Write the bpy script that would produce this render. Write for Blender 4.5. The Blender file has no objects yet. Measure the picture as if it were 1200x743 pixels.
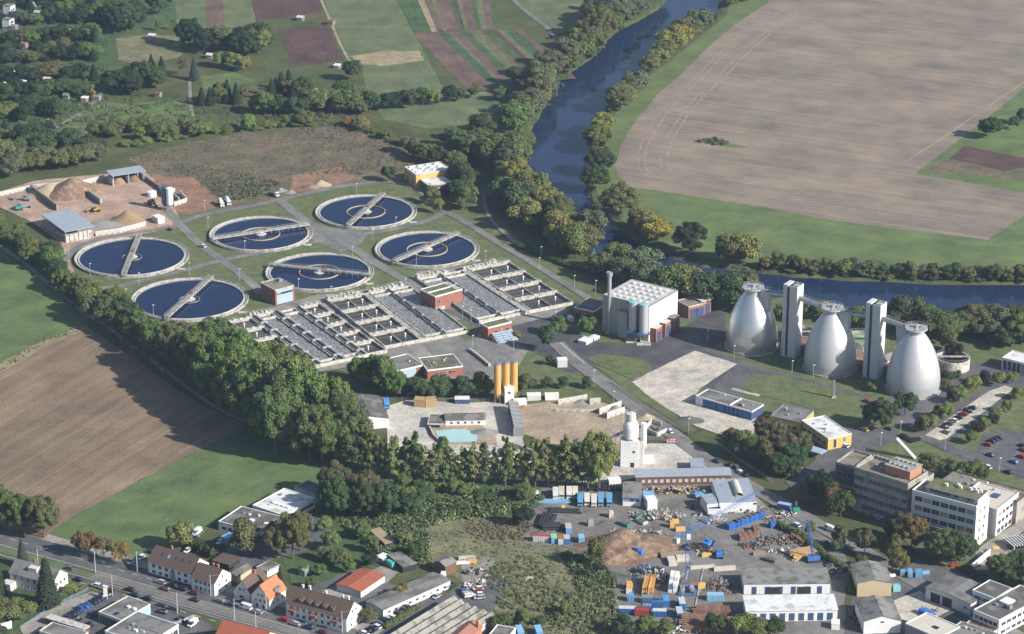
import bpy, math, random
import numpy as np
from mathutils import Vector, Matrix
from mathutils.geometry import tessellate_polygon
random.seed(7)
SC = bpy.context.scene
COL = SC.collection
R = math.radians

# ---------------------------------------------------------------- camera, sky, sun
FPX, PITCH, CH, CY = 3200.0, R(21.63), 497.6, -1254.0   # focal length in photo pixels, tilt, height, y
cam = bpy.data.objects.new('camera', bpy.data.cameras.new('camera'))
COL.objects.link(cam); SC.camera = cam
cam.location = (0, CY, CH); cam.rotation_euler = (R(90) - PITCH, 0, 0)
cam.data.sensor_width = 36; cam.data.lens = 36 * FPX / 1200
cam.data.clip_start = 5; cam.data.clip_end = 20000
SUN_EL, SUN_AZ = R(31), math.atan2(-.49, .87)            # azimuth as maths angle of the direction towards the sun
SUNV = Vector((math.cos(SUN_AZ) * math.cos(SUN_EL), math.sin(SUN_AZ) * math.cos(SUN_EL), math.sin(SUN_EL)))
world = bpy.data.worlds.new('World'); SC.world = world; world.use_nodes = True
wn = world.node_tree
bg = wn.nodes['Background']; sky = wn.nodes.new('ShaderNodeTexSky')
sky.sky_type = 'NISHITA'; sky.sun_disc = False
sky.sun_elevation = SUN_EL; sky.sun_rotation = math.pi / 2 - SUN_AZ
sky.altitude = 200; sky.dust_density = 1.0
wn.links.new(sky.outputs[0], bg.inputs[0]); bg.inputs[1].default_value = 0.085
sl = bpy.data.lights.new('sun', 'SUN'); sl.energy = 5; sl.angle = R(.5); sl.color = (1, .955, .89)
so = bpy.data.objects.new('sun', sl); COL.objects.link(so)
so.rotation_euler = (-SUNV).to_track_quat('-Z', 'Y').to_euler()
SC.view_settings.view_transform = 'Standard'; SC.view_settings.look = 'None'
SC.view_settings.exposure = 0.7; SC.view_settings.gamma = 1; SC.view_settings.use_curve_mapping = False
SC.cycles.max_bounces = 5; SC.cycles.diffuse_bounces = 2; SC.cycles.glossy_bounces = 2
SC.cycles.transmission_bounces = 2; SC.cycles.volume_bounces = 0; SC.cycles.transparent_max_bounces = 4

# ---------------------------------------------------------------- photo pixel -> point of the place
SP, CP = math.sin(PITCH), math.cos(PITCH)
def P(px, py, z=0.0):
    a = (px - 600) / FPX; b = (371.5 - py) / FPX
    t = (CH - z) / (SP - b * CP)
    return Vector((a * t, CY + (CP + b * SP) * t, z))
def px_scale(py): return (py + 898) * .001868          # photo pixels per metre at ground row py

# ---------------------------------------------------------------- mesh builder
class MB:
    def __init__(s): s.v = []; s.f = []; s.m = []
    def add(s, vs, fs, m=0):
        o = len(s.v); s.v += [tuple(v) for v in vs]
        s.f += [tuple(i + o for i in f) for f in fs]; s.m += [m] * len(fs); return s
    def box(s, x0, x1, y0, y1, z0, z1, m=0):
        return s.add([(x0,y0,z0),(x1,y0,z0),(x1,y1,z0),(x0,y1,z0),(x0,y0,z1),(x1,y0,z1),(x1,y1,z1),(x0,y1,z1)],
              [(0,3,2,1),(4,5,6,7),(0,1,5,4),(1,2,6,5),(2,3,7,6),(3,0,4,7)], m)
    def prism(s, poly, z0, z1, m=0, top=None):
        n = len(poly); a = [(p[0], p[1], z0) for p in poly]
        b = [(p[0], p[1], z1) for p in (top or poly)]
        fs = [tuple(range(n - 1, -1, -1)), tuple(range(n, 2 * n))]
        fs += [(i, (i + 1) % n, n + (i + 1) % n, n + i) for i in range(n)]
        return s.add(a + b, fs, m)
    def tube(s, p, q, r, n=6, m=0, r2=None, cap=True):
        p = Vector(p); q = Vector(q); d = (q - p)
        if d.length < 1e-6: return s
        d.normalize(); u = d.orthogonal().normalized(); w = d.cross(u); r2 = r if r2 is None else r2
        a = [p + (u * math.cos(k * 2 * math.pi / n) + w * math.sin(k * 2 * math.pi / n)) * r for k in range(n)]
        b = [q + (u * math.cos(k * 2 * math.pi / n) + w * math.sin(k * 2 * math.pi / n)) * r2 for k in range(n)]
        fs = [(k, (k + 1) % n, n + (k + 1) % n, n + k) for k in range(n)]
        if cap: fs += [tuple(range(n - 1, -1, -1)), tuple(range(n, 2 * n))]
        return s.add(a + b, fs, m)
    def lathe(s, prof, n=32, m=0, cx=0, cy=0, closed=False, ribs=0):
        vs = []
        for (r, z) in prof:
            for k in range(n):
                a = 2 * math.pi * k / n; rr = r - (ribs if k % 2 else 0)
                vs.append((cx + rr * math.cos(a), cy + rr * math.sin(a), z))
        fs = []; L = len(prof)
        for i in range(L if closed else L - 1):
            j = (i + 1) % L
            for k in range(n):
                fs.append((i * n + k, i * n + (k + 1) % n, j * n + (k + 1) % n, j * n + k))
        return s.add(vs, fs, m)
    def disc(s, r, z, n=48, m=0, cx=0, cy=0):
        return s.add([(cx + r * math.cos(2*math.pi*k/n), cy + r * math.sin(2*math.pi*k/n), z) for k in range(n)], [tuple(range(n))], m)
    def beam(s, p, q, w, h, m=0):
        p = Vector(p); q = Vector(q); d = q - p
        u = Vector((-d.y, d.x, 0)); u = u.normalized() * w / 2 if u.length > 1e-6 else Vector((w / 2, 0, 0))
        z = d.normalized().cross(u.normalized()) * h / 2
        vs = [p - u - z, p + u - z, p + u + z, p - u + z, q - u - z, q + u - z, q + u + z, q - u + z]
        return s.add(vs, [(0,1,2,3),(7,6,5,4),(0,4,5,1),(1,5,6,2),(2,6,7,3),(3,7,4,0)], m)
    def mesh(s, name, mats, smooth=False):
        me = bpy.data.meshes.new(name); me.from_pydata(s.v, [], s.f)
        for x in (mats if isinstance(mats, (list, tuple)) else [mats]): me.materials.append(x)
        me.polygons.foreach_set('material_index', s.m)
        if smooth: me.polygons.foreach_set('use_smooth', [True] * len(s.f))
        me.update(); return me
    def build(s, name, mats, parent=None, loc=(0, 0, 0), rot=0, smooth=False, col=None):
        return obj(name, s.mesh(name, mats, smooth), parent, loc, rot, col)

def obj(name, me, parent=None, loc=(0, 0, 0), rot=0, col=None):
    o = bpy.data.objects.new(name, me); COL.objects.link(o)
    o.location = loc; o.rotation_euler = (0, 0, rot)
    if parent: o.parent = parent
    if col: o.color = (*col, 1)
    return o
LABELS = {}
def tag(o, label, cat, group=None, kind=None):
    if label: o['label'] = label; LABELS.setdefault(label, []).append(o.name)
    if cat: o['category'] = cat
    if group: o['group'] = group
    if kind: o['kind'] = kind
    return o
def thing(name, label, cat, loc=(0, 0, 0), rot=0, group=None):
    o = obj(name, None, None, loc, rot); o.empty_display_size = .5
    return tag(o, label, cat, group)
def copy_tree(o, parent=None, col=None):
    c = o.copy(); COL.objects.link(c); c.parent = parent
    if col and o.type == 'MESH': c.color = (*col, 1)
    for ch in list(o.children): copy_tree(ch, c, col)
    return c
ORD = 'first second third fourth fifth sixth seventh eighth ninth tenth eleventh twelfth thirteenth fourteenth fifteenth sixteenth seventeenth eighteenth nineteenth twentieth'.split()
def nth(i):
    if i < 20: return ORD[i]
    t, u = divmod(i + 1, 10); tens = {2: 'twent', 3: 'thirt', 4: 'fort', 5: 'fift', 6: 'sixt'}[t]
    return tens + 'ieth' if u == 0 else tens + 'y-' + ORD[u - 1]

# ---------------------------------------------------------------- materials
def M(name, c1, c2=None, scale=.5, rough=.85, metal=0, bump=0, fine=None, wear=None, spec=.3, obcol=False, wave=None, mott=.55):
    """two-tone noise-mottled surface; fine = second small-scale variation; wear = (colour, amount, scale)"""
    m = bpy.data.materials.new(name); m.use_nodes = True; nt = m.node_tree; b = nt.nodes['Principled BSDF']
    L = nt.links.new; N = nt.nodes.new
    b.inputs['Roughness'].default_value = rough; b.inputs['Metallic'].default_value = metal
    b.inputs['Specular IOR Level'].default_value = spec
    tc = N('ShaderNodeTexCoord'); co = tc.outputs['Object']
    def noise(sc, det=4, vec=None):
        n = N('ShaderNodeTexNoise'); n.inputs['Scale'].default_value = sc; n.inputs['Detail'].default_value = det
        L(vec or co, n.inputs['Vector']); return n.outputs['Fac']
    def ramp(x, a, b_):
        r = N('ShaderNodeMapRange'); r.inputs[1].default_value = a; r.inputs[2].default_value = b_; L(x, r.inputs[0]); return r.outputs[0]
    def mix(f, a, c, t='MIX'):
        x = N('ShaderNodeMix'); x.data_type = 'RGBA'; x.blend_type = t
        if isinstance(f, float): x.inputs[0].default_value = f
        else: L(f, x.inputs[0])
        for i, y in ((6, a), (7, c)):
            if isinstance(y, tuple): x.inputs[i].default_value = (*y, 1)
            else: L(y, x.inputs[i])
        return x.outputs[2]
    c2 = c2 or tuple(min(1, v * .78) for v in c1)
    out = mix(ramp(noise(scale), .3, .7), c1, c2)
    f = noise(fine or scale * 6, 3)
    out = mix(mott, out, mix(ramp(f, .25, .75), tuple(v * .72 for v in c1), tuple(min(1, v * 1.18) for v in c1)))
    if wear: out = mix(ramp(noise(wear[2], 5), .62 - wear[1] * .3, .72 - wear[1] * .2), out, wear[0])
    if wave:
        w = N('ShaderNodeTexWave'); w.inputs['Scale'].default_value = wave[0]; w.bands_direction = wave[1]; L(co, w.inputs['Vector'])
        out = mix(ramp(w.outputs['Fac'], 0, 1), out, mix(1.0, out, (wave[2],) * 3, 'MULTIPLY'))
    if obcol:
        oi = N('ShaderNodeObjectInfo'); out = mix(1.0, out, oi.outputs['Color'], 'MULTIPLY')
    if bump:
        bn = N('ShaderNodeBump'); bn.inputs['Strength'].default_value = bump; bn.inputs['Distance'].default_value = .3
        L(f, bn.inputs['Height']); L(bn.outputs[0], b.inputs['Normal'])
    L(out, b.inputs['Base Color']); return m

def field_mat(name, cols, px_dir, sx=.02, sy=.5, patch=.012, pc=None, pamt=.5, bump=.4, fine=1.2, rough=.95, lines=None):
    """earth or grass stretched into rows along a direction given by two photo pixels; cols = (base, second, third)"""
    m = bpy.data.materials.new(name); m.use_nodes = True; nt = m.node_tree; b = nt.nodes['Principled BSDF']
    L = nt.links.new; N = nt.nodes.new; b.inputs['Roughness'].default_value = rough; b.inputs['Specular IOR Level'].default_value = .15
    g = N('ShaderNodeNewGeometry')
    d = P(*px_dir[1]) - P(*px_dir[0]); ang = math.atan2(d.y, d.x)
    rt = N('ShaderNodeVectorRotate'); rt.rotation_type = 'Z_AXIS'; rt.inputs['Angle'].default_value = -ang; L(g.outputs['Position'], rt.inputs['Vector'])
    mp = N('ShaderNodeMapping'); mp.inputs['Scale'].default_value = (sx, sy, 1); L(rt.outputs[0], mp.inputs[0])
    def noise(vec, sc, det=4, ro=.5):
        n = N('ShaderNodeTexNoise'); n.inputs['Scale'].default_value = sc; n.inputs['Detail'].default_value = det; n.inputs['Roughness'].default_value = ro
        L(vec, n.inputs['Vector']); return n.outputs['Fac']
    def ramp(x, a, b_, c=0., d_=1.):
        r = N('ShaderNodeMapRange'); r.inputs[1].default_value = a; r.inputs[2].default_value = b_; r.inputs[3].default_value = c; r.inputs[4].default_value = d_
        L(x, r.inputs[0]); return r.outputs[0]
    def mix(f, a, c, t='MIX'):
        x = N('ShaderNodeMix'); x.data_type = 'RGBA'; x.blend_type = t
        if isinstance(f, float): x.inputs[0].default_value = f
        else: L(f, x.inputs[0])
        for i, y in ((6, a), (7, c)):
            if isinstance(y, tuple): x.inputs[i].default_value = (*y, 1)
            else: L(y, x.inputs[i])
        return x.outputs[2]
    st = noise(mp.outputs[0], 1, 5, .62)
    out = mix(ramp(st, .38, .62), cols[0], cols[1])
    st2 = noise(mp.outputs[0], 3.1, 3, .6)
    out = mix(ramp(st2, .55, .72, 0, .6), out, cols[2])
    big = noise(g.outputs['Position'], patch, 6, .6)
    if pc: out = mix(ramp(big, .5, .68, 0, pamt), out, pc)
    out = mix(1.0, out, mix(ramp(noise(g.outputs['Position'], patch * 2.7, 6, .65), .3, .7), (.66, .68, .72), (1.28, 1.24, 1.16)), 'MULTIPLY')
    f = noise(g.outputs['Position'], fine, 4, .7)
    out = mix(1.0, out, mix(ramp(f, .3, .7), (.68, .68, .68), (1.3, 1.3, 1.3)), 'MULTIPLY')
    if lines:   # wheel tracks: (spacing m, width share, strength)
        sp = N('ShaderNodeSeparateXYZ'); L(rt.outputs[0], sp.inputs[0])
        w = N('ShaderNodeMath'); w.operation = 'WRAP'; w.inputs[1].default_value = lines[0]; w.inputs[2].default_value = 0; L(sp.outputs['Y'], w.inputs[0])
        l1 = N('ShaderNodeMath'); l1.operation = 'LESS_THAN'; l1.inputs[1].default_value = lines[1]; L(w.outputs[0], l1.inputs[0])
        l2 = N('ShaderNodeMath'); l2.operation = 'MULTIPLY'; l2.inputs[1].default_value = lines[2]; L(l1.outputs[0], l2.inputs[0])
        l3 = N('ShaderNodeMath'); l3.operation = 'MULTIPLY'; L(l2.outputs[0], l3.inputs[0]); L(ramp(big, .35, .6), l3.inputs[1])
        out = mix(l3.outputs[0], out, cols[2])
    L(out, b.inputs['Base Color'])
    if bump:
        bn = N('ShaderNodeBump'); bn.inputs['Strength'].default_value = bump; bn.inputs['Distance'].default_value = .5
        L(f, bn.inputs['Height']); L(bn.outputs[0], b.inputs['Normal'])
    return m

def leaf_mat(name):
    m = bpy.data.materials.new(name); m.use_nodes = True; nt = m.node_tree; b = nt.nodes['Principled BSDF']
    L = nt.links.new; N = nt.nodes.new; b.inputs['Roughness'].default_value = .75; b.inputs['Specular IOR Level'].default_value = .12
    oi = N('ShaderNodeObjectInfo'); at = N('ShaderNodeAttribute'); at.attribute_name = 'tint'
    sp = N('ShaderNodeSeparateColor'); L(at.outputs['Color'], sp.inputs[0])
    mr = N('ShaderNodeMapRange'); mr.inputs[3].default_value = .55; mr.inputs[4].default_value = 1.5; L(sp.outputs[0], mr.inputs[0])
    x = N('ShaderNodeVectorMath'); x.operation = 'SCALE'; L(oi.outputs['Color'], x.inputs[0]); L(mr.outputs[0], x.inputs['Scale'])
    mx = N('ShaderNodeMix'); mx.data_type = 'RGBA'; mx.blend_type = 'MULTIPLY'; L(sp.outputs[1], mx.inputs[0]); L(x.outputs[0], mx.inputs[6])
    mx.inputs[7].default_value = (1.5, 1.18, .62, 1)
    L(mx.outputs[2], b.inputs['Base Color']); return m
LEAF = leaf_mat('leaves')
BARK = M('bark', (.13, .1, .075), (.08, .065, .05), 1.5)

G_GRASS = (.075, .105, .038)
mt = dict(
 conc=M('concrete', (.40, .385, .345), (.31, .30, .27), .15, wear=((.19, .18, .16), .5, .5)),
 conc_l=M('pale concrete', (.52, .50, .45), (.42, .40, .36), .2, wear=((.25, .24, .21), .4, .6)),
 conc_d=M('dark wet concrete', (.16, .155, .145), (.10, .10, .095), .3),
 white=M('white render', (.72, .72, .70), (.62, .62, .60), .2, rough=.7),
 offwh=M('off white render', (.58, .57, .53), (.48, .47, .44), .3),
 yellow=M('ochre render', (.62, .40, .13), (.52, .33, .11), .3),
 beige=M('beige render', (.50, .40, .25), (.42, .34, .22), .3),
 brick=M('red brick', (.30, .125, .085), (.24, .10, .07), .4, fine=4),
 brickd=M('dark brick', (.17, .085, .06), (.13, .065, .05), .4, fine=4),
 blue=M('blue paint', (.06, .15, .34), (.045, .12, .27), .4, rough=.45),
 lblue=M('light blue cladding', (.34, .44, .52), (.28, .38, .46), .4, rough=.5),
 blued=M('dark blue panel', (.065, .095, .19), (.05, .075, .15), .4, rough=.35),
 red=M('red paint', (.42, .05, .04), (.32, .04, .035), .4, rough=.5),
 orange=M('orange paint', (.60, .34, .11), (.5, .28, .09), .4, rough=.6),
 metal=M('aluminium sheet', (.56, .57, .58), (.49, .50, .51), .12, rough=.36, metal=.75, mott=.12),
 metalm=M('matt aluminium sheet', (.52, .525, .53), (.47, .475, .48), .1, rough=.5, metal=.42, mott=.1),
 galv=M('galvanised steel', (.42, .42, .42), (.33, .33, .33), .5, rough=.5, metal=.4),
 steel=M('grey steel', (.30, .30, .31), (.22, .22, .23), .6, rough=.55, metal=.3),
 zinc=M('grey blue sheet roof', (.34, .38, .43), (.29, .33, .38), .1, rough=.45, wave=(.9, 'X', .82)),
 dark=M('dark paint', (.035, .037, .042), (.025, .026, .03), .5, rough=.6),
 glass=M('window glass', (.045, .055, .075), (.03, .04, .055), .8, rough=.12, spec=.6),
 frame=M('window frame', (.6, .6, .58), None, .8),
 tar=M('bitumen roof', (.115, .108, .10), (.085, .08, .078), .12, wear=((.19, .18, .165), .45, .18)),
 tarl=M('grey felt roof', (.20, .195, .185), (.155, .15, .145), .1, wear=((.11, .108, .1), .45, .16)),
 gravr=M('gravel roof', (.23, .20, .165), (.18, .16, .135), .25, wear=((.10, .115, .05), .4, .2)),
 sedum=M('planted roof', (.14, .14, .07), (.20, .165, .10), .25, wear=((.09, .12, .045), .6, .4), bump=.3),
 brownr=M('brown tile roof', (.135, .095, .075), (.105, .075, .062), .3, fine=2.5, wave=(1.4, 'Y', .7)),
 redr=M('red tile roof', (.40, .12, .07), (.32, .095, .055), .3, fine=2.5, wave=(1.4, 'Y', .78)),
 oranger=M('orange tile roof', (.55, .19, .09), (.45, .16, .08), .3, fine=2.5, wave=(1.4, 'Y', .78)),
 etern=M('fibre cement roof', (.26, .255, .24), (.20, .195, .185), .18, wave=(1.1, 'X', .72), wear=((.13, .13, .11), .5, .25)),
 whiter=M('white roof', (.66, .66, .64), (.55, .55, .53), .12, wear=((.4, .39, .36), .35, .2)),
 tanr=M('tan roof', (.55, .50, .42), (.47, .43, .37), .15),
 rust=M('rusty steel', (.19, .10, .065), (.13, .075, .055), .8, wear=((.30, .19, .13), .4, 1)),
 wood=M('timber', (.42, .29, .15), (.34, .22, .12), .8),
 tyre=M('rubber', (.02, .02, .02)),
 paint=M('car paint', (1, 1, 1), (.96, .96, .96), .5, rough=.28, spec=.55, obcol=True),
 obj=M('painted sheet', (1, 1, 1), (.8, .8, .8), .7, rough=.5, obcol=True, wear=((.55, .48, .4), .12, 1.2)),
 foam=M('aerated water', (.15, .148, .142), (.085, .085, .08), .22, rough=.4, wear=((.40, .40, .39), .42, 1.3)),
 sludge=M('dark basin water', (.05, .042, .032), (.03, .027, .024), .2, rough=.15, spec=.5),
 soilp=M('brown earth heap', (.19, .125, .085), (.14, .09, .062), .3, bump=.6, wear=((.27, .19, .13), .5, .35)),
 sandp=M('sand heap', (.40, .32, .22), (.32, .26, .18), .4, bump=.4),
 gravp=M('grey gravel heap', (.24, .235, .225), (.18, .175, .17), .5, bump=.5),
 woodp=M('wood chip heap', (.30, .21, .12), (.21, .145, .085), .5, bump=.6),
)
_g = mt['glass'].node_tree; _o = _g.nodes.new('ShaderNodeObjectInfo'); _r = _g.nodes.new('ShaderNodeMapRange'); _r.inputs[1].default_value = .7; _r.inputs[2].default_value = 1; _r.inputs[4].default_value = .75
_x = _g.nodes.new('ShaderNodeMix'); _x.data_type = 'RGBA'; _x.inputs[7].default_value = (.38, .38, .36, 1); _b = _g.nodes['Principled BSDF']; _l = _b.inputs['Base Color'].links[0].from_socket
_g.links.new(_o.outputs['Random'], _r.inputs[0]); _g.links.new(_r.outputs[0], _x.inputs[0]); _g.links.new(_l, _x.inputs[6]); _g.links.new(_x.outputs[2], _b.inputs['Base Color'])   # some panes have blinds drawn
def water_mat(name, col, rough, bump, bs, scum=0):
    m = bpy.data.materials.new(name); m.use_nodes = True; nt = m.node_tree; b = nt.nodes['Principled BSDF']
    b.inputs['Base Color'].default_value = (*col, 1); b.inputs['Roughness'].default_value = rough; b.inputs['IOR'].default_value = 1.33
    g = nt.nodes.new('ShaderNodeNewGeometry'); n = nt.nodes.new('ShaderNodeTexNoise'); n.inputs['Scale'].default_value = bs; n.inputs['Detail'].default_value = 5
    nt.links.new(g.outputs['Position'], n.inputs['Vector'])
    bn = nt.nodes.new('ShaderNodeBump'); bn.inputs['Strength'].default_value = bump; bn.inputs['Distance'].default_value = .2
    nt.links.new(n.outputs['Fac'], bn.inputs['Height']); nt.links.new(bn.outputs[0], b.inputs['Normal'])
    n2 = nt.nodes.new('ShaderNodeTexNoise'); n2.inputs['Scale'].default_value = .03; nt.links.new(g.outputs['Position'], n2.inputs['Vector'])
    mx = nt.nodes.new('ShaderNodeMix'); mx.data_type = 'RGBA'; mx.inputs[6].default_value = (*col, 1); mx.inputs[7].default_value = (*[c * 2.1 for c in col], 1); b.inputs['Specular IOR Level'].default_value = .32
    nt.links.new(n2.outputs['Fac'], mx.inputs[0]); nt.links.new(mx.outputs[2], b.inputs['Base Color'])
    if scum:
        mp = nt.nodes.new('ShaderNodeMapping'); mp.inputs['Rotation'].default_value = (0, 0, .5); mp.inputs['Scale'].default_value = (.05, .22, 1); n3 = nt.nodes.new('ShaderNodeTexNoise'); n3.inputs['Scale'].default_value = 1.6; n3.inputs['Detail'].default_value = 6
        nt.links.new(g.outputs['Position'], mp.inputs[0]); nt.links.new(mp.outputs[0], n3.inputs['Vector'])
        r = nt.nodes.new('ShaderNodeMapRange'); r.inputs[1].default_value = .56; r.inputs[2].default_value = .8; r.inputs[4].default_value = scum; nt.links.new(n3.outputs['Fac'], r.inputs[0])
        m2 = nt.nodes.new('ShaderNodeMix'); m2.data_type = 'RGBA'; m2.inputs[7].default_value = (.12, .13, .12, 1); nt.links.new(mx.outputs[2], m2.inputs[6]); nt.links.new(r.outputs[0], m2.inputs[0]); nt.links.new(m2.outputs[2], b.inputs['Base Color'])
    return m
mt['river'] = water_mat('river water', (.008, .016, .040), .07, .12, .5, .06)
mt['tankw'] = water_mat('clear tank water', (.004, .010, .034), .06, .08, .8, .22)
mt['pond'] = M('milky turquoise water', (.38, .58, .56), (.34, .52, .50), .2, rough=.2, spec=.4)

# ---------------------------------------------------------------- ground
river_px = [(800,-40),(782,-5),(768,10),(745,23),(722,34),(706,48),(692,66),(668,82),(650,96),(641,112),(632,130),(620,150),(611,172),(606,196),(620,224),(655,256),(700,298),(745,322),(800,340),(870,352),(945,360),(1010,366),(1080,371),(1200,372),(1400,372),
            (1400,331),(1200,331),(1100,330),(1000,326),(925,321),(870,314),(830,311),(790,300),(752,283),(722,262),(697,238),(686,212),(689,186),(697,162),(703,144),(712,126),(732,108),(752,90),(767,78),(786,60),(808,44),(838,24),(846,0),(862,-40)]
RIV = np.array([tuple(P(*p))[:2] for p in river_px])
def inside(poly, X, Y):
    c = np.zeros(X.shape, bool); n = len(poly)
    for i in range(n):
        x1, y1 = poly[i]; x2, y2 = poly[(i + 1) % n]
        if y1 == y2: continue
        cond = ((y1 > Y) != (y2 > Y)) & (X < (x2 - x1) * (Y - y1) / (y2 - y1) + x1)
        c ^= cond
    return c
def edge_dist(poly, X, Y):
    d = np.full(X.shape, 1e9); n = len(poly)
    for i in range(n):
        a = poly[i]; b = poly[(i + 1) % n]; ab = b - a; L2 = ab @ ab
        t = np.clip(((X - a[0]) * ab[0] + (Y - a[1]) * ab[1]) / L2, 0, 1)
        d = np.minimum(d, np.hypot(X - a[0] - t * ab[0], Y - a[1] - t * ab[1]))
    return d
def ground():
    xs = np.concatenate([[-6000, -2500, -1000], np.arange(-500, 501, 5), [1000, 2500, 6000]])
    ys = np.concatenate([[-6000, -2500, -1000], np.arange(-450, 801, 5), [1200, 2500, 8000]])
    X, Y = np.meshgrid(xs, ys); ins = inside(RIV, X, Y); d = edge_dist(RIV, X, Y)
    Z = np.where(ins, -3.2 * np.clip(d / 5, 0, 1), 0)
    nx = len(xs); ny = len(ys)
    V = np.stack([X, Y, Z], -1).reshape(-1, 3)
    I = np.arange(nx * ny).reshape(ny, nx)
    F = np.stack([I[:-1, :-1], I[:-1, 1:], I[1:, 1:], I[1:, :-1]], -1).reshape(-1, 4)
    me = bpy.data.meshes.new('ground'); me.from_pydata(V.tolist(), [], F.tolist()); me.materials.append(mt['base'])
    o = obj('ground', me); o['kind'] = 'structure'
mt['base'] = field_mat('rough grass', ((.085, .10, .042), (.065, .085, .034), (.11, .11, .055)), ((0, 300), (300, 320)), .2, .3, .02, (.13, .115, .07), .6)
mt['meadow'] = field_mat('river meadow', ((.118, .160, .064), (.106, .148, .058), (.14, .165, .075)), ((735, 218), (1157, 281)), .02, .2, .02, (.12, .14, .06), .5, .2)
mt['meadowl'] = field_mat('left meadow', ((.110, .158, .064), (.097, .142, .057), (.132, .162, .075)), ((0, 428), (105, 382)), .03, .2, .02, (.11, .13, .05), .5, .2)
mt['paleg'] = field_mat('pale mown grass', ((.122, .152, .078), (.105, .135, .068), (.145, .16, .09)), ((430, 110), (380, 0)), .03, .3, .02, (.15, .145, .085), .5, .2)
mt['lawn'] = field_mat('lawn', ((.120, .146, .066), (.104, .13, .057), (.145, .155, .082)), ((250, 300), (300, 320)), .3, .3, .06, (.14, .13, .075), .6, .2)
mt['stub'] = field_mat('harvested field', ((.24, .198, .155), (.195, .16, .13), (.295, .25, .20)), ((735, 218), (1157, 281)), .010, .22, .010, (.20, .185, .135), .45, .3, 1.2, lines=(21, 1.6, .5))
mt['plough'] = field_mat('ploughed field', ((.225, .165, .115), (.175, .128, .09), (.285, .215, .15)), ((0, 560), (190, 445)), .010, .22, .012, (.13, .13, .07), .4, .5, 1.2, lines=(18, 1.2, .35))
mt['soil'] = field_mat('bare soil', ((.15, .10, .085), (.125, .085, .072), (.17, .12, .10)), ((440, 0), (500, 110)), .02, .5, .02, None, .4, .5)
mt['dsoil'] = field_mat('dark bare soil', ((.10, .062, .055), (.085, .055, .05), (.12, .075, .065)), ((440, 0), (500, 110)), .02, .5, .02, None, .4, .5)
mt['crop1'] = field_mat('crop rows green', ((.07, .12, .05), (.055, .09, .04), (.10, .14, .06)), ((440, 0), (500, 110)), .03, .6, .03, None, .4, .6)
mt['crop2'] = field_mat('crop rows pale', ((.14, .16, .075), (.12, .12, .07), (.17, .18, .09)), ((440, 0), (500, 110)), .03, .6, .03, (.16, .12, .085), .4, .6)
mt['straw'] = field_mat('straw', ((.34, .28, .18), (.26, .22, .13), (.4, .34, .22)), ((425, 75), (490, 62)), .1, .4, .04, (.15, .15, .07), .4, .6)
mt['scrub'] = field_mat('scrubland', ((.150, .126, .086), (.115, .105, .066), (.18, .148, .105)), ((200, 230), (400, 160)), .05, .12, .03, (.20, .14, .10), .55, .8, .5)
mt['dry'] = field_mat('dry grass', ((.19, .18, .11), (.145, .15, .08), (.23, .205, .13)), ((560, 620), (700, 650)), .15, .2, .03, (.10, .12, .05), .5, .7, .6)
mt['track'] = field_mat('gravel track', ((.27, .25, .225), (.22, .205, .185), (.30, .28, .25)), ((20, 300), (150, 400)), .05, .6, .05, (.12, .13, .07), .4, .3)
mt['asph'] = field_mat('asphalt', ((.115, .115, .122), (.10, .10, .107), (.135, .135, .14)), ((640, 395), (870, 560)), .05, .3, .03, (.16, .155, .15), .5, .1, 1.5, .8)
mt['asphd'] = field_mat('dark asphalt', ((.082, .083, .092), (.072, .073, .08), (.095, .095, .10)), ((640, 395), (870, 560)), .05, .3, .04, (.10, .10, .10), .5, .1, 1.5, .8)
mt['asphl'] = field_mat('worn pale asphalt', ((.20, .195, .185), (.17, .165, .16), (.235, .225, .21)), ((190, 250), (300, 330)), .05, .3, .03, (.15, .145, .14), .6, .1, 1.5, .8)
mt['slab'] = field_mat('concrete apron', ((.49, .45, .385), (.44, .405, .35), (.53, .49, .43)), ((740, 448), (813, 411)), .12, .12, .05, (.29, .27, .24), .5, .1, 1.0, .8)
mt['yard'] = field_mat('pale yard', ((.50, .47, .425), (.44, .415, .375), (.55, .52, .475)), ((450, 490), (600, 500)), .06, .1, .03, (.30, .27, .23), .6, .2, .8)
mt['dust'] = field_mat('sandy yard', ((.36, .29, .21), (.31, .25, .18), (.41, .34, .25)), ((600, 500), (720, 490)), .06, .1, .03, (.26, .21, .16), .6, .3, .8)
mt['pink'] = field_mat('reddish yard', ((.40, .285, .225), (.35, .245, .19), (.45, .335, .265)), ((60, 250), (190, 220)), .04, .1, .03, (.22, .15, .12), .6, .3, .8)
mt['redd'] = field_mat('red earth', ((.27, .16, .11), (.23, .14, .10), (.31, .19, .14)), ((180, 215), (260, 240)), .06, .1, .04, (.17, .14, .08), .5, .6, .6)
mt['mach'] = field_mat('grey machinery yard', ((.18, .17, .16), (.15, .145, .135), (.22, .205, .185)), ((620, 600), (1000, 620)), .05, .08, .04, (.24, .20, .165), .6, .3, .8)
mt['pave'] = field_mat('pavement', ((.30, .28, .25), (.26, .245, .225), (.33, .31, .28)), ((0, 640), (300, 710)), .1, .5, .05, (.2, .19, .17), .5, .1)
mt['tram'] = field_mat('tram track bed', ((.20, .185, .165), (.155, .145, .135), (.25, .23, .20)), ((112, 668), (300, 722)), .01, 1.2, .03, None, .5, .1)
mt['line'] = M('road paint', (.62, .62, .58))

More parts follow.
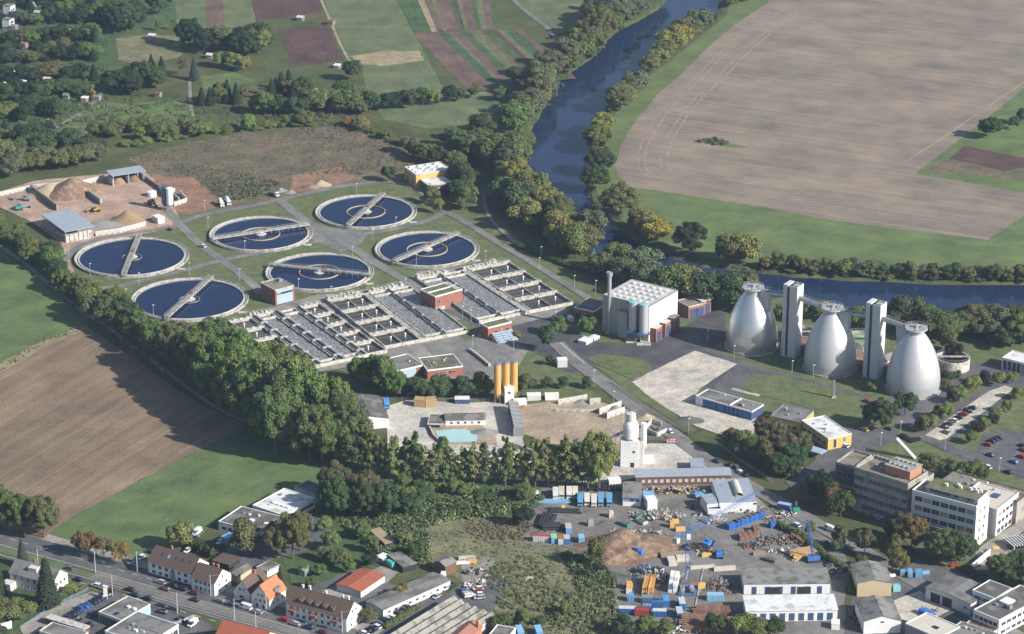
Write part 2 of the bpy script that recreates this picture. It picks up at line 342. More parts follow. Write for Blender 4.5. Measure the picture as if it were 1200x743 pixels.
NS = [0]
def layer_z(layer):      # every sheet gets a height of its own, so no two lie in one plane
    NS[0] += 1; return .035 * layer + .0015 * (NS[0] % 22)
def sheet(name, pts, mat, layer, wob=0, world=False):
    p = [Vector(q) if world else P(*q) for q in pts]
    if wob:
        rr = random.Random(len(pts) * 7 + layer); q = []
        for i in range(len(p)):
            a = p[i]; b = p[(i + 1) % len(p)]; n = max(1, int((b - a).length / 4)); n = min(n, 120)
            q.append(a)
            for k in range(1, n): q.append(a.lerp(b, k / n) + Vector((rr.uniform(-wob, wob), rr.uniform(-wob, wob), 0)))
        p = q
    z = layer_z(layer)
    co = [(v.x, v.y, z) for v in p]
    me = bpy.data.meshes.new(name); me.from_pydata(co, [], [tuple(t) for t in tessellate_polygon([[Vector((c[0], c[1], 0)) for c in co]])])
    # faces up
    me.materials.append(mt[mat]); me.update()
    if me.polygons and sum(f.normal.z * f.area for f in me.polygons) < 0: me.flip_normals()
    o = obj(name, me); o['kind'] = 'structure'; return o
def smooth_line(p, it=2):
    for _ in range(it):
        q = [p[0]]
        for i in range(len(p) - 1): q += [p[i].lerp(p[i + 1], .25), p[i].lerp(p[i + 1], .75)]
        q.append(p[-1]); p = q
    return p
def ribbon(p, w):
    L, Rr = [], []
    for i, a in enumerate(p):
        d = (p[min(i + 1, len(p) - 1)] - p[max(i - 1, 0)]); d.z = 0; d.normalize(); n = Vector((-d.y, d.x, 0)) * w / 2
        L.append(a + n); Rr.append(a - n)
    return L, Rr
def road(name, pts, w, mat, layer, sm=2):
    p = smooth_line([P(*q) for q in pts], sm) if sm else [P(*q) for q in pts]
    L, Rr = ribbon(p, w); z = layer_z(layer); n = len(p)
    vs = [(v.x, v.y, z) for v in L + Rr]
    me = bpy.data.meshes.new(name); me.from_pydata(vs, [], [(n + i, n + i + 1, i + 1, i) for i in range(n - 1)])
    me.materials.append(mt[mat]); me.update(); o = obj(name, me); o['kind'] = 'structure'; return o
def dashes(pts, w, on, off, layer):
    p = smooth_line([P(*q) for q in pts]); mb = MB(); z = .035 * layer + .045; acc = 0
    for i in range(len(p) - 1):
        a, b = p[i], p[i + 1]; d = b - a; L = d.length; d.normalize(); n = Vector((-d.y, d.x, 0)) * w / 2; t = 0
        while t < L:
            ph = (acc + t) % (on + off)
            if ph < on:
                e = min(L, t + on - ph); u, v = a + d * t, a + d * e
                mb.add([(u.x-n.x,u.y-n.y,z),(v.x-n.x,v.y-n.y,z),(v.x+n.x,v.y+n.y,z),(u.x+n.x,u.y+n.y,z)], [(0,1,2,3)]); t = e + .01
            else: t += on + off - ph
        acc += L
    o = mb.build('road_marking', mt['line']); o['kind'] = 'structure'; return o
def kerb(pts, layer=0, w=.25, h=.14):
    p = smooth_line([P(*q) for q in pts]); mb = MB()
    for a, b in zip(p[:-1], p[1:]):
        mb.beam((a.x, a.y, h / 2 + .05), (b.x, b.y, h / 2 + .05), w, h)
    o = mb.build('kerb', mt['conc']); o['kind'] = 'structure'; return o
mt['offg'] = M('grey beige sheet cladding', (.40, .385, .35), (.35, .34, .31), .15, rough=.6, wave=(1.0, 'X', .9))
mt['roofw'] = M('light grey roof membrane', (.50, .49, .475), (.42, .415, .40), .12, wear=((.3, .29, .28), .3, .3))
mt['redd_r'] = M('red brown gravel roof', (.23, .13, .08), (.18, .11, .07), .3)
mt['turq'] = M('turquoise sheet', (.22, .48, .52), (.2, .42, .46), .4, rough=.5)
mt['skyb'] = M('sky blue sheet', (.20, .40, .58), (.17, .34, .5), .5, rough=.4)
mt['woodw'] = M('weathered block wall', (.30, .235, .16), (.22, .17, .12), .5)
mt['dgr'] = M('dark gravel heap', (.12, .118, .115), (.085, .083, .08), .6, bump=.5)
mt['frameg'] = M('pale window blind', (.5, .48, .42), (.42, .4, .36), .8)
mt['tarw'] = M('grey render', (.30, .295, .29), (.26, .255, .25), .4)
mt['darkc'] = M('dark facade', (.13, .125, .12), (.10, .098, .094), .4)
mt['concb'] = M('exposed aggregate concrete', (.34, .32, .28), (.28, .265, .235), .2, wear=((.2, .19, .17), .4, .35))
mt['brickl'] = M('terracotta brick', (.42, .19, .12), (.36, .16, .10), .5)
mt['offb'] = M('white facade panel', (.62, .62, .61), (.56, .56, .55), .2)
mt['blind'] = M('brown sun blind', (.32, .18, .06), (.27, .15, .05), .6)
mt['gold_p'] = M('ochre panel', (.40, .28, .09), (.34, .24, .08), .6)
mt['darkp'] = M('dark parapet', (.09, .088, .085), (.06, .06, .06), .6)
mt['tanw'] = M('straw coloured roof', (.34, .27, .17), (.27, .22, .14), .4)
mt['etern2'] = M('weathered corrugated roof', (.36, .34, .29), (.28, .265, .235), .25, wave=(.9, 'X', .62), wear=((.18, .17, .14), .5, .3))
mt['redr2'] = M('dull red sheet roof', (.32, .15, .11), (.27, .13, .10), .3)
mt['redp'] = mt['redr']
mt['blueb'] = M('bright blue paint', (.07, .17, .42), (.055, .13, .34), .5, rough=.45)
mt['orangw'] = M('yellow formwork timber', (.46, .30, .14), (.34, .21, .09), .7)
mt['green_p'] = M('green paint', (.04, .26, .17), (.03, .2, .13), .5)
mt['skyg'] = M('grey blue boards', (.3, .38, .46), (.25, .32, .4), .5)
mt['pumpc'] = M('grey blue trough cover', (.28, .40, .50), (.22, .33, .43), .6, rough=.5)

mt['stubl'] = field_mat('pressed stubble', ((.285, .235, .195), (.24, .195, .165), (.32, .265, .225)), ((735, 218), (1157, 281)), .05, .3, .05)
ground()
w = MB(); co = [(v[0], v[1], -1.1) for v in RIV]
w.add(co, [tuple(t) for t in tessellate_polygon([[Vector((c[0], c[1], 0)) for c in co]])])
rv = w.mesh('river', mt['river'])
if sum(f.normal.z for f in rv.polygons) < 0: rv.flip_normals()
rv = obj('river', rv); rv['kind'] = 'structure'

# --- fields right of the river
sheet('meadow', [(868,-40),(850,20),(812,50),(786,70),(760,90),(735,115),(716,140),(701,165),(695,188),(692,210),(705,236),(728,257),(758,277),(795,291),(835,303),(872,307),(927,315),(1000,320),(1100,324),(1200,325),(1400,325),(1400,-60),(868,-60)], 'meadow', 1)
sheet('harvested_field', [(912,-60),(900,3),(862,28),(828,57),(797,88),(771,110),(747,139),(729,166),(721,190),(723,205),(735,218),(800,228),(900,244),(960,256),(1040,267),(1100,274),(1157,281.5),(1200,253),(1232,232),(1150,217),(1073,203),(1110,175),(1155,140),(1200,103),(1330,0),(1330,-60)], 'stub', 2, .5)
sheet('brown_patch', [(1130,171),(1225,190),(1200,196),(1177,201),(1112,186)], 'dsoil', 3, .4)
sheet('weedy_field', [(1096,190),(1112,187),(1177,202),(1230,194),(1320,190),(1320,225),(1200,212),(1120,203),(1084,203)], 'scrub', 2, .5)
sheet('weed_strip', [(812,165),(830,162),(850,166),(878,173),(860,173),(835,170)], 'meadow', 3, .5)
road('field_track', [(1232,75),(1150,130),(1100,165),(1060,190)], 1.2, 'straw', 3)
for k_, off_ in enumerate((9, 13, 22, 26)):     # headland wheel tracks along the curved edge
    pp = smooth_line([P(*q) for q in [(905,2),(862,32),(828,60),(797,92),(771,114),(750,140),(733,168),(728,190),(734,208),(800,222),(900,238),(1040,262),(1140,274)]]); q2 = []
    for i in range(len(pp)):
        d = pp[min(i + 1, len(pp) - 1)] - pp[max(i - 1, 0)]; d.z = 0; d.normalize(); q2.append(pp[i] + Vector((-d.y, d.x, 0)) * off_)
    L_, R_ = ribbon(q2, 1.3 if k_ % 2 else .9); me = bpy.data.meshes.new('wheel_track'); n_ = len(q2)
    me.from_pydata([(v.x, v.y, .112) for v in L_ + R_], [], [(n_ + i, n_ + i + 1, i + 1, i) for i in range(n_ - 1)]); me.materials.append(mt['stubl']); o = obj('wheel_track', me); o['kind'] = 'structure'
# --- left fields
sheet('left_meadow', [(-80,228),(0,291),(20,303),(50,328),(80,352),(104,372),(104,383),(80,392),(45,405),(0,430),(-80,470)], 'meadowl', 1, .4)
sheet('field_margin', [(-80,462),(0,426),(45,402),(100,380),(104,386),(55,408),(0,440),(-80,480)], 'straw', 2, .5)
sheet('ploughed_field', [(-80,476),(0,437),(55,405),(104,385),(150,415),(200,452),(255,484),(296,500),(230,529),(150,570),(76,611),(40,640),(-90,640)], 'plough', 3, .4)
sheet('lower_meadow', [(296,500),(340,520),(400,560),(385,580),(330,575),(250,614),(220,640),(178,662),(150,652),(100,650),(40,640),(76,611),(150,570),(230,529)], 'meadowl', 1, .4)
road('field_path', [(-60,245),(0,289),(22,303),(50,326),(78,350),(100,368),(122,380),(150,402),(185,428),(220,455),(256,480),(300,500)], 2.6, 'track', 4)
road('trodden_path', [(232,552),(215,575),(196,605),(184,630),(178,648)], 1.2, 'paleg', 4)
# --- top fields
sheet('pale_field', [(205,-40),(292,-40),(300,26),(270,33),(240,38),(207,28)], 'paleg', 1, .3)
sheet('brown_strip', [(238,-40),(258,-40),(263,28),(243,33)], 'soil', 2, .3)
sheet('bare_field', [(286,-40),(365,-40),(377,14),(340,20),(300,25)], 'dsoil', 2, .3)
sheet('bare_field', [(327,35),(384,29),(401,70),(370,75),(345,77),(335,58)], 'dsoil', 2, .3)
sheet('pale_field', [(368,-40),(460,-40),(486,40),(520,104),(445,120),(430,112),(425,78),(408,66),(385,16)], 'paleg', 1, .3)
sheet('straw_strip', [(410,66),(450,60),(492,60),(497,71),(455,77),(425,76)], 'straw', 2, .8)
road('field_track', [(372,-10),(385,20),(400,55),(412,76)], 2, 'straw', 3)
A0 = [(455,-40),(600,-40)]; A1 = [(485,39),(583,33)]
def strips(tl, tr, bl, br, ws, mats):
    t = 0; tot = sum(ws)
    for wd, m in zip(ws, mats):
        a, b = t / tot, (t + wd) / tot; t += wd
        f = lambda p, q, k: (p[0] + (q[0] - p[0]) * k, p[1] + (q[1] - p[1]) * k)
        sheet('crop_strip', [f(tl, tr, a), f(tl, tr, b), f(bl, br, b), f(bl, br, a)], m, 2, .15)
strips((448,-30),(578,-30),(485,39),(583,33), [20,6,7,4,13,4,2.5,4,9,5,6,7,5], ['crop1','straw','soil','crop2','soil','crop1','dsoil','crop2','soil','crop1','crop2','soil','crop1'])
strips((485,41),(610,33),(548,106),(676,92), [26,10,5,9,8,12,4,9,5,7,12,7], ['soil','crop1','crop2','soil','crop1','crop2','soil','crop1','dsoil','crop2','crop1','soil'])
road('earth_track', [(484,40),(540,37),(590,33)], 3, 'soil', 4)
sheet('pale_field', [(582,-40),(690,-40),(700,20),(655,40),(640,32),(600,0)], 'paleg', 1, .4)
road('lane', [(585,-20),(606,5),(630,24),(648,38),(653,52),(648,64)], 3.2, 'asphl', 4)
sheet('riverside_meadow', [(430,112),(520,104),(560,108),(600,118),(600,150),(560,150),(500,150),(450,140)], 'paleg', 1, .6)
road('earth_track', [(560,109),(600,110),(612,118)], 2.5, 'track', 3)
# --- gardens and meadow, upper left
sheet('garden_ground', [(-120,-60),(205,-60),(207,28),(135,45),(120,100),(60,150),(-30,190),(-140,120)], 'crop1', 1, .6)
sheet('dry_meadow', [(136,45),(172,40),(212,43),(212,66),(190,72),(165,76),(138,70)], 'dry', 2, .5)
sheet('mown_meadow', [(62,156),(90,138),(118,120),(150,122),(200,117),(224,118),(224,136),(205,147),(150,146),(110,156)], 'meadowl', 2, .6)
road('lane', [(118,108),(108,125),(90,136),(68,148),(45,160),(28,175)], 3.2, 'asphl', 4)
sheet('gravel_lot', [(45,163),(52,153),(68,154),(66,168),(52,172)], 'asphl', 4, .4)
road('garden_path', [(222,92),(223,115),(226,138)], 2, 'track', 3)
sheet('garden_lawn', [(235,90),(275,85),(300,95),(270,105),(238,104)], 'meadowl', 2, .5)
# --- plant grounds
sheet('plant_lawn', [(60,300),(120,262),(240,240),(400,205),(460,205),(560,232),(620,290),(700,318),(760,340),(850,345),(935,350),(1060,390),(1200,400),(1260,420),(1260,560),(1180,560),(1000,520),(900,520),(760,470),(640,440),(600,470),(470,460),(300,400),(150,385),(90,330)], 'lawn', 1, .5)
sheet('scrubland', [(150,185),(220,168),(300,152),(400,147),(465,162),(505,200),(470,212),(400,214),(330,234),(262,245),(235,215),(175,205)], 'scrub', 2, .8)
sheet('earth_slope', [(178,205),(200,208),(225,208),(262,240),(240,248),(215,252),(195,242),(180,222)], 'redd', 3, .7)
sheet('earth_patch', [(340,228),(345,205),(372,200),(400,196),(420,208),(398,216)], 'redd', 3, .8)
sheet('compost_yard', [(-5,226),(40,212),(100,206),(170,200),(190,222),(205,245),(213,262),(180,272),(120,283),(70,300),(72,285),(40,262),(0,243)], 'pink', 3, .4)
sheet('track_verge', [(70,285),(80,300),(88,322),(105,340),(150,375),(160,384),(140,372),(90,338),(62,300)], 'pink', 2, .4)
road('plant_road', [(75,306),(88,290),(115,280),(150,274),(185,269),(212,264)], 4.2, 'asphl', 4)
road('plant_road', [(196,247),(215,268),(238,290),(270,312),(300,336),(306,345)], 5, 'asphl', 5)
road('plant_road', [(205,264),(232,253),(270,246),(310,239),(350,229),(400,218),(445,213),(480,215),(500,228),(512,243)], 5, 'asphl', 6)
road('plant_road', [(327,234),(345,250),(372,268),(398,282),(420,295),(450,315),(492,338)], 5.5, 'asphl', 7)
road('plant_road', [(105,338),(135,338),(170,328),(215,318),(255,306),(300,298),(345,289),(390,280),(425,275),(470,268),(505,258),(520,250)], 4.5, 'asphl', 8)
road('plant_road', [(512,243),(545,260),(580,283),(615,303),(650,325),(690,350),(700,358)], 4.6, 'asphl', 9)
road('plant_road', [(303,340),(330,352),(358,362),(375,370),(395,385),(420,402),(445,420),(470,428)], 5, 'asphl', 5)
sheet('road_junction', [(362,262),(395,268),(430,272),(425,285),(400,296),(376,285),(352,276)], 'asphl', 4, .3)
road('river_path', [(566,222),(567,240),(573,256),(590,272),(612,288),(640,302)], 3, 'asphl', 4)
sheet('basin_surround', [(262,378),(372,345),(395,345),(478,330),(490,318),(595,306),(668,364),(640,380),(600,440),(560,448),(500,440),(440,425),(350,440)], 'track', 3, .3)
sheet('basin_lawn', [(526,382),(540,374),(562,386),(558,396),(545,400)], 'lawn', 5, .2)
road('pump_house_yard', [(512,366),(535,366),(560,378),(572,388)], 7, 'asph', 4)
sheet('forecourt', [(495,404),(520,397),(560,395),(600,400),(610,405),(600,420),(580,440),(560,450),(540,440),(510,420)], 'asphl', 4, .2)
sheet('hedge_ground', [(440,445),(500,440),(560,448),(600,440),(610,470),(540,472),(480,468),(450,462)], 'lawn', 4, .4)
sheet('sorting_lawn', [(608,430),(640,428),(668,438),(690,455),(705,468),(640,470),(612,468)], 'lawn', 5, .2)
# --- middle street, asphalt, apron
sheet('asphalt_yard', [(598,383),(640,372),(665,380),(690,400),(745,404),(770,395),(800,385),(835,361),(850,368),(850,400),(826,410),(875,430),(866,452),(846,462),(815,452),(741,445),(700,430),(660,440),(640,420),(600,400)], 'asphd', 3, .1)
road('works_road', [(826,408),(862,425),(905,438),(955,450),(1000,462),(1035,478)], 5, 'asph', 5)
road('asphalt_drive', [(880,426),(858,452),(842,470)], 14, 'asph', 4, 0)
sheet('lawn_island', [(689,419),(705,415),(735,418),(758,424),(764,432),(758,438),(740,445),(712,432),(692,424)], 'lawn', 6, .1)
kerb([(689,420),(706,416),(735,419),(758,425),(764,432),(758,439),(742,445)])
sheet('street_verge', [(690,426),(710,432),(740,446),(760,462),(783,480),(800,492),(816,504),(812,508),(780,488),(740,462),(712,440)], 'lawn', 6, .15)
sheet('concrete_apron', [(741,448),(765,435),(814,411.5),(864,427),(820,456),(816,463),(860,480),(888,492),(880,515),(850,512),(815,500),(783,480),(758,463)], 'slab', 7, .15)
road('street', [(652,402),(668,418),(690,436),(715,455),(745,478),(775,500),(805,522),(840,548),(880,571),(925,596),(970,622),(1015,648),(1060,675),(1110,703),(1160,730),(1200,750)], 8, 'asphl', 8)
dashes([(657,402),(672,416),(685,426)], .35, 5, .2, 8)
kerb([(690,428),(716,447),(748,471),(780,494),(808,515)])
sheet('works_lawn', [(866,453),(882,441),(910,440),(960,452),(1008,466),(1030,480),(1000,502),(968,494),(952,480),(925,472),(885,462)], 'lawn', 6, .2)
road('concrete_walk', [(858,456),(876,461),(890,464)], 2.5, 'slab', 7, 0)
# --- right side car parks
sheet('car_park', [(1035,470),(1075,455),(1120,440),(1150,425),(1180,430),(1230,445),(1260,480),(1260,560),(1195,560),(1150,545),(1110,532),(1085,512),(1060,498),(1010,494)], 'asph', 3, .1)
sheet('parking_apron', [(1082,512),(1120,485),(1160,458),(1178,452),(1188,456),(1150,485),(1110,514),(1093,519)], 'slab', 5, .1)
sheet('parking_lawn', [(1110,520),(1150,490),(1200,455),(1270,440),(1270,515),(1200,508),(1172,503),(1150,512),(1143,531)], 'lawn', 5, .1)
sheet('tree_strip', [(1062,505),(1092,480),(1125,462),(1160,443),(1168,446),(1130,468),(1098,490),(1078,512)], 'lawn', 5, .1)
sheet('car_park', [(1145,530),(1158,508),(1172,503),(1205,508),(1260,520),(1260,570),(1200,556)], 'asph', 6, .1)
road('works_road', [(960,540),(1000,532),(1040,517),(1075,510),(1110,525),(1150,540),(1200,555),(1260,575)], 6.5, 'asph', 7)
sheet('entrance_yard', [(958,505),(1000,500),(1050,502),(1055,520),(1020,535),(985,545),(955,560),(930,575),(920,565),(955,540)], 'asph', 6, .1)
sheet('office_lawn', [(1018,535),(1048,516),(1062,520),(1085,545),(1060,555)], 'lawn', 8, .2)
sheet('office_lawn', [(1110,545),(1150,545),(1200,562),(1260,580),(1260,600),(1200,578),(1150,570),(1110,560)], 'lawn', 5, .2)
sheet('office_court', [(1140,648),(1165,630),(1200,607),(1260,570),(1260,640),(1210,655),(1180,650),(1160,668),(1140,668)], 'pave', 3, .1)
sheet('office_parking', [(1178,640),(1200,622),(1240,610),(1240,650),(1205,662)], 'asphd', 4)
sheet('verge', [(1040,610),(1075,605),(1110,625),(1145,650),(1150,665),(1110,668),(1070,645)], 'lawn', 4, .2)
# --- concrete works yards
sheet('works_yard', [(453,476),(480,468),(560,470),(600,475),(612,500),(615,540),(720,545),(735,560),(690,566),(600,562),(540,560),(500,545),(455,545)], 'yard', 2, .3)
sheet('sandy_yard', [(604,476),(650,470),(700,470),(735,480),(760,500),(740,530),(700,525),(640,520),(612,508)], 'dust', 3, .4)
sheet('works_yard', [(730,530),(760,520),(790,520),(815,530),(850,548),(835,555),(770,555),(720,565),(700,570)], 'yard', 4, .2)
road('works_street', [(470,548),(560,552),(640,556),(700,560)], 9, 'pave', 3)
sheet('pond_slab', [(500,503),(525,498),(560,497),(580,508),(583,524),(520,524),(504,514)], 'dust', 5, .1)
# --- machinery yard and waste ground
sheet('machinery_yard', [(605,600),(640,566),(730,572),(760,568),(850,568),(880,575),(905,598),(960,630),(1000,665),(990,690),(990,760),(720,760),(720,690),(700,650),(660,640),(618,640)], 'mach', 2, .4)
sheet('yard_lane', [(738,600),(850,600),(930,606),(985,640),(1000,668),(985,700),(990,760),(960,760),(870,668),(760,672),(770,655),(845,640),(820,620),(780,600)], 'asphl', 3, .3)
sheet('earth_yard', [(690,628),(760,622),(800,640),(770,655),(735,665),(700,662)], 'redd', 4, .8)
sheet('waste_ground', [(380,600),(460,590),(560,590),(640,600),(620,640),(690,640),(720,690),(720,760),(620,760),(560,690),(500,660),(440,640)], 'dry', 1, .8)
sheet('weedy_bank', [(380,560),(500,555),(600,570),(640,590),(600,605),(500,610),(400,605)], 'crop1', 2, .8)
sheet('scrap_yard_lane', [(540,664),(575,650),(580,660),(560,680),(566,700),(545,700)], 'track', 3, .4)
sheet('orchard', [(345,600),(390,610),(440,640),(460,665),(400,690),(345,690),(330,650)], 'crop1', 2, .6)
sheet('hall_yard', [(1000,690),(1060,665),(1110,640),(1175,690),(1130,760),(985,760)], 'asph', 3, .1)
sheet('hall_apron', [(1045,705),(1085,690),(1115,715),(1075,735),(1055,725)], 'slab', 5, .2)
# --- main street bottom left
def lane(px_pts, wd, mat, layer, name): return road(name, px_pts, wd, mat, layer)
sheet('street_parking', [(265,643),(300,625),(345,612),(380,600),(390,640),(340,650),(270,672)], 'asph', 2, .2)
lane([(-60,612),(0,630),(50,645),(110,661),(160,676),(200,688),(250,702),(300,716),(360,733),(430,753)], 25, 'pave', 3, 'pavement')
lane([(-60,618),(0,634),(50,649),(110,666),(160,680),(200,692),(250,706),(300,720),(360,738),(420,756)], 19.5, 'asph', 4, 'main_street')
lane([(-60,627),(0,643),(60,660),(112,675)], 5.5, 'meadowl', 6, 'grassed_tram_track')
lane([(110,674.5),(160,688),(200,699.5),(250,714),(300,728),(360,745)], 5.5, 'tram', 6, 'tram_track')
dashes([(-20,633),(50,652.5),(110,669),(160,683),(200,694.5),(250,709),(300,723),(360,741)], .2, 400, .1, 7)
dashes([(-20,645),(50,664),(110,680.5),(160,694.5),(200,706),(250,720.5),(300,734.5),(340,746)], .2, 400, .1, 7)
dashes([(-20,623),(50,643),(110,660),(160,674.5),(200,686),(250,700),(300,714.5),(360,732)], .25, 3, 4, 7)
dashes([(60,674),(110,688),(160,702),(200,713.5),(250,728),(290,740)], .25, 3, 4, 7)
rl = MB()
for off in (-2.1, -.7, .7, 2.1):
    p = smooth_line([P(*q) for q in [(-60,627),(0,643),(60,660),(112,675),(160,688),(200,699.5),(250,714),(300,728),(360,745)]])
    for i in range(len(p) - 1):
        d = (p[i + 1] - p[i]).normalized(); n = Vector((-d.y, d.x, 0)) * off
        rl.beam(p[i] + n + Vector((0, 0, .28)), p[i + 1] + n + Vector((0, 0, .28)), .12, .1)
o = rl.build('tram_rails', mt['galv']); o['kind'] = 'structure'
sheet('dealer_yard', [(95,712),(130,690),(150,700),(190,712),(230,722),(250,735),(200,775),(60,775),(40,740)], 'asph', 5, .1)
sheet('driveway', [(22,735),(60,712),(108,693),(118,697),(70,725),(30,750)], 'pave', 6, .1)
sheet('garden_lawn', [(-40,700),(20,690),(60,700),(95,690),(110,695),(60,715),(25,738),(-40,745)], 'crop1', 4, .4)
sheet('garages_yard', [(360,690),(420,665),(470,690),(520,700),(560,668),(600,680),(560,740),(500,760),(430,745),(400,720)], 'asph', 2, .2)
sheet('garages_drive', [(375,696),(396,684),(452,662),(470,668),(455,682),(400,705)], 'pave', 3, .2)

# ---------------------------------------------------------------- vegetation
def leaf_cloud(name, lobes, n, size, seed, core=True, flat=1.0):
    """lobes: list of (x, y, z, rx, rz); leaf-sized faces spread over the lobes"""
    g = np.random.default_rng(seed); L = np.array(lobes); wts = L[:, 3] * L[:, 3] + L[:, 3] * L[:, 4]; wts = wts / wts.sum()
    idx = g.choice(len(L), n, p=wts); d = g.normal(size=(n, 3)); d /= np.linalg.norm(d, axis=1)[:, None]
    d[:, 2] = np.where(d[:, 2] < -.35, -d[:, 2], d[:, 2])
    rad = g.uniform(.78, 1.06, n)[:, None] + (g.random(n)[:, None] > .93) * .12
    r3 = np.stack([L[idx, 3], L[idx, 3], L[idx, 4]], 1); c = L[idx, :3] + d * r3 * rad
    keep = np.ones(n, bool)
    for j in range(len(L)):
        q = (c - L[j, :3]) / np.array([L[j, 3], L[j, 3], L[j, 4]]); keep &= ~((np.linalg.norm(q, axis=1) < .72) & (idx != j))
    c, d, idx = c[keep], d[keep], idx[keep]; n = len(c)
    nr = d + g.normal(scale=.55, size=(n, 3)); nr[:, 2] += .25; nr /= np.linalg.norm(nr, axis=1)[:, None]
    t = np.cross(nr, g.normal(size=(n, 3))); t /= np.linalg.norm(t, axis=1)[:, None] + 1e-9; b = np.cross(nr, t)
    s = (size * g.uniform(.6, 1.5, n))[:, None]
    V = np.stack([c - t * s, c - b * s * .8, c + t * s, c + b * s * .8 + nr * s * .35], 1).reshape(-1, 3)
    F = np.arange(4 * n).reshape(n, 4).tolist()
    lt = g.uniform(.3, .7, len(L)); tint = np.clip(lt[idx] * .6 + g.uniform(0, .45, n), 0, 1); yel = np.clip(g.normal(.15, .25, n), 0, 1)
    T = np.repeat(np.stack([tint, yel, tint, np.ones(n)], 1), 4, 0)
    V = V.tolist(); T = T.tolist()
    if core:
        for j, (x, y, z, rx, rz) in enumerate(lobes):
            o = len(V); R_, S_ = 4, 7
            for a in range(R_ + 1):
                th = math.pi * a / R_
                for k in range(S_):
                    ph = 2 * math.pi * k / S_; q = .80 + .08 * math.sin(j * 3 + k * 2 + a)
                    V.append((x + rx * q * math.sin(th) * math.cos(ph), y + rx * q * math.sin(th) * math.sin(ph), z + rz * q * math.cos(th)))
                    T.append([.25, .1, .25, 1])  # core tinted darker than the leaves: shade inside the crown, painted in
            for a in range(R_):
                for k in range(S_): F.append([o + a * S_ + k, o + (a + 1) * S_ + k, o + (a + 1) * S_ + (k + 1) % S_, o + a * S_ + (k + 1) % S_])
    me = bpy.data.meshes.new(name); me.from_pydata(V, [], F); me.materials.append(LEAF)
    at = me.color_attributes.new('tint', 'FLOAT_COLOR', 'POINT'); at.data.foreach_set('color', np.array(T, np.float32).ravel())
    me.update(); return me
def lobes_round(seed, n=16, zc=.60, rz=.36, rx=.42, lr=.2, low=.0):
    g = random.Random(seed); out = [(0, 0, zc, rx * .72, rz * .75)]
    for k in range(n):
        a = g.uniform(0, 6.28); u = g.uniform(-.75 + low, 1); rr = math.sqrt(max(0, 1 - u * u))
        f = g.uniform(.7, .95); q = lr * g.uniform(.7, 1.25)
        out.append((rx * f * rr * math.cos(a), rx * f * rr * math.sin(a), zc + rz * f * u, q, q * .85))
    return out
def lobes_tall(seed, rx=.22):
    g = random.Random(seed); out = []
    for k in range(26):
        t = k / 25; z = .16 + .76 * t; w_ = rx * math.sqrt(max(.12, 1 - (2 * t - .85) ** 2 * .75)) * g.uniform(.8, 1.15)
        a = g.uniform(0, 6.28); out.append((w_ * .62 * math.cos(a), w_ * .62 * math.sin(a), z, w_ * g.uniform(.42, .6), g.uniform(.05, .085)))
    return out
def conifer_mesh(seed, n=1900):
    g = np.random.default_rng(seed); z = 1 - np.sqrt(g.random(n)) * .93; lay = np.round(z * 17) / 17
    r = (1 - z) * .28 * (1 - .35 * ((z - lay) * 17 + .5)) * g.uniform(.7, 1.08, n) + .01; a = g.random(n) * 6.283
    c = np.stack([r * np.cos(a), r * np.sin(a), z], 1); o = np.stack([np.cos(a), np.sin(a), -.35 * np.ones(n)], 1); s = .034 * g.uniform(.7, 1.4, n)[:, None]
    tt = np.stack([-np.sin(a), np.cos(a), np.zeros(n)], 1)
    V = np.stack([c - tt * s, c + o * s * 1.6, c + tt * s, c - o * s], 1).reshape(-1, 3).tolist(); F = np.arange(4 * n).reshape(n, 4).tolist()
    T = np.repeat(np.stack([g.uniform(.15, .75, n), g.uniform(0, .15, n), np.zeros(n), np.ones(n)], 1), 4, 0).tolist()
    b = len(V); V += [(0, 0, .97)] + [(.2 * math.cos(k * .785), .2 * math.sin(k * .785), .07) for k in range(8)]; T += [[.15, 0, 0, 1]] * 9  # inner cone gets a dark tint for the shaded middle
    F += [[b, b + 1 + k, b + 1 + (k + 1) % 8] for k in range(8)]
    me = bpy.data.meshes.new('conifer_crown'); me.from_pydata(V, [], F); me.materials.append(LEAF)
    at = me.color_attributes.new('tint', 'FLOAT_COLOR', 'POINT'); at.data.foreach_set('color', np.array(T, np.float32).ravel()); return me
CROWN = {
 'round': [leaf_cloud('crown', lobes_round(s, 15 + s % 5, rx=.38 + .03 * (s % 3)), 3400, .027, s) for s in range(1, 8)],
 'big': [leaf_cloud('crown', lobes_round(s, 62, lr=.105, rx=.45, rz=.41, zc=.56), 10500, .0145, s) for s in range(11, 16)],
 'open': [leaf_cloud('crown', lobes_round(s, 20, lr=.13, rx=.40, rz=.37, zc=.6)[1:], 2400, .022, s, core=False) for s in range(21, 25)],
 'tall': [leaf_cloud('crown', lobes_tall(s), 3400, .018, s) for s in range(31, 35)],
 'slender': [leaf_cloud('crown', lobes_tall(s, .17), 2000, .020, s, core=False) for s in range(36, 39)],
 'bush': [leaf_cloud('crown', lobes_round(s, 12, zc=.42, rz=.45, rx=.42, lr=.24), 1000, .045, s) for s in range(41, 45)],
 'conifer': [conifer_mesh(s) for s in (51, 52, 53)],
}
def trunk_mesh(seed, tall=False):
    g = random.Random(seed); m = MB(); m.tube((0, 0, -.01), (.01, 0, .34), .022, 6, r2=.015); m.tube((.01, 0, .34), (0, .01, .72), .015, 5, r2=.005)
    for k in range(5):
        a = g.uniform(0, 6.28); z = g.uniform(.25, .5); L = .1 if tall else .25
        m.tube((.01, 0, z), (L * math.cos(a), L * math.sin(a), z + .2), .008, 4, r2=.003)
    return m.mesh('trunk', BARK)
TRUNK = [trunk_mesh(s) for s in range(4)]; TRUNKT = [trunk_mesh(9, True), trunk_mesh(10, True)]
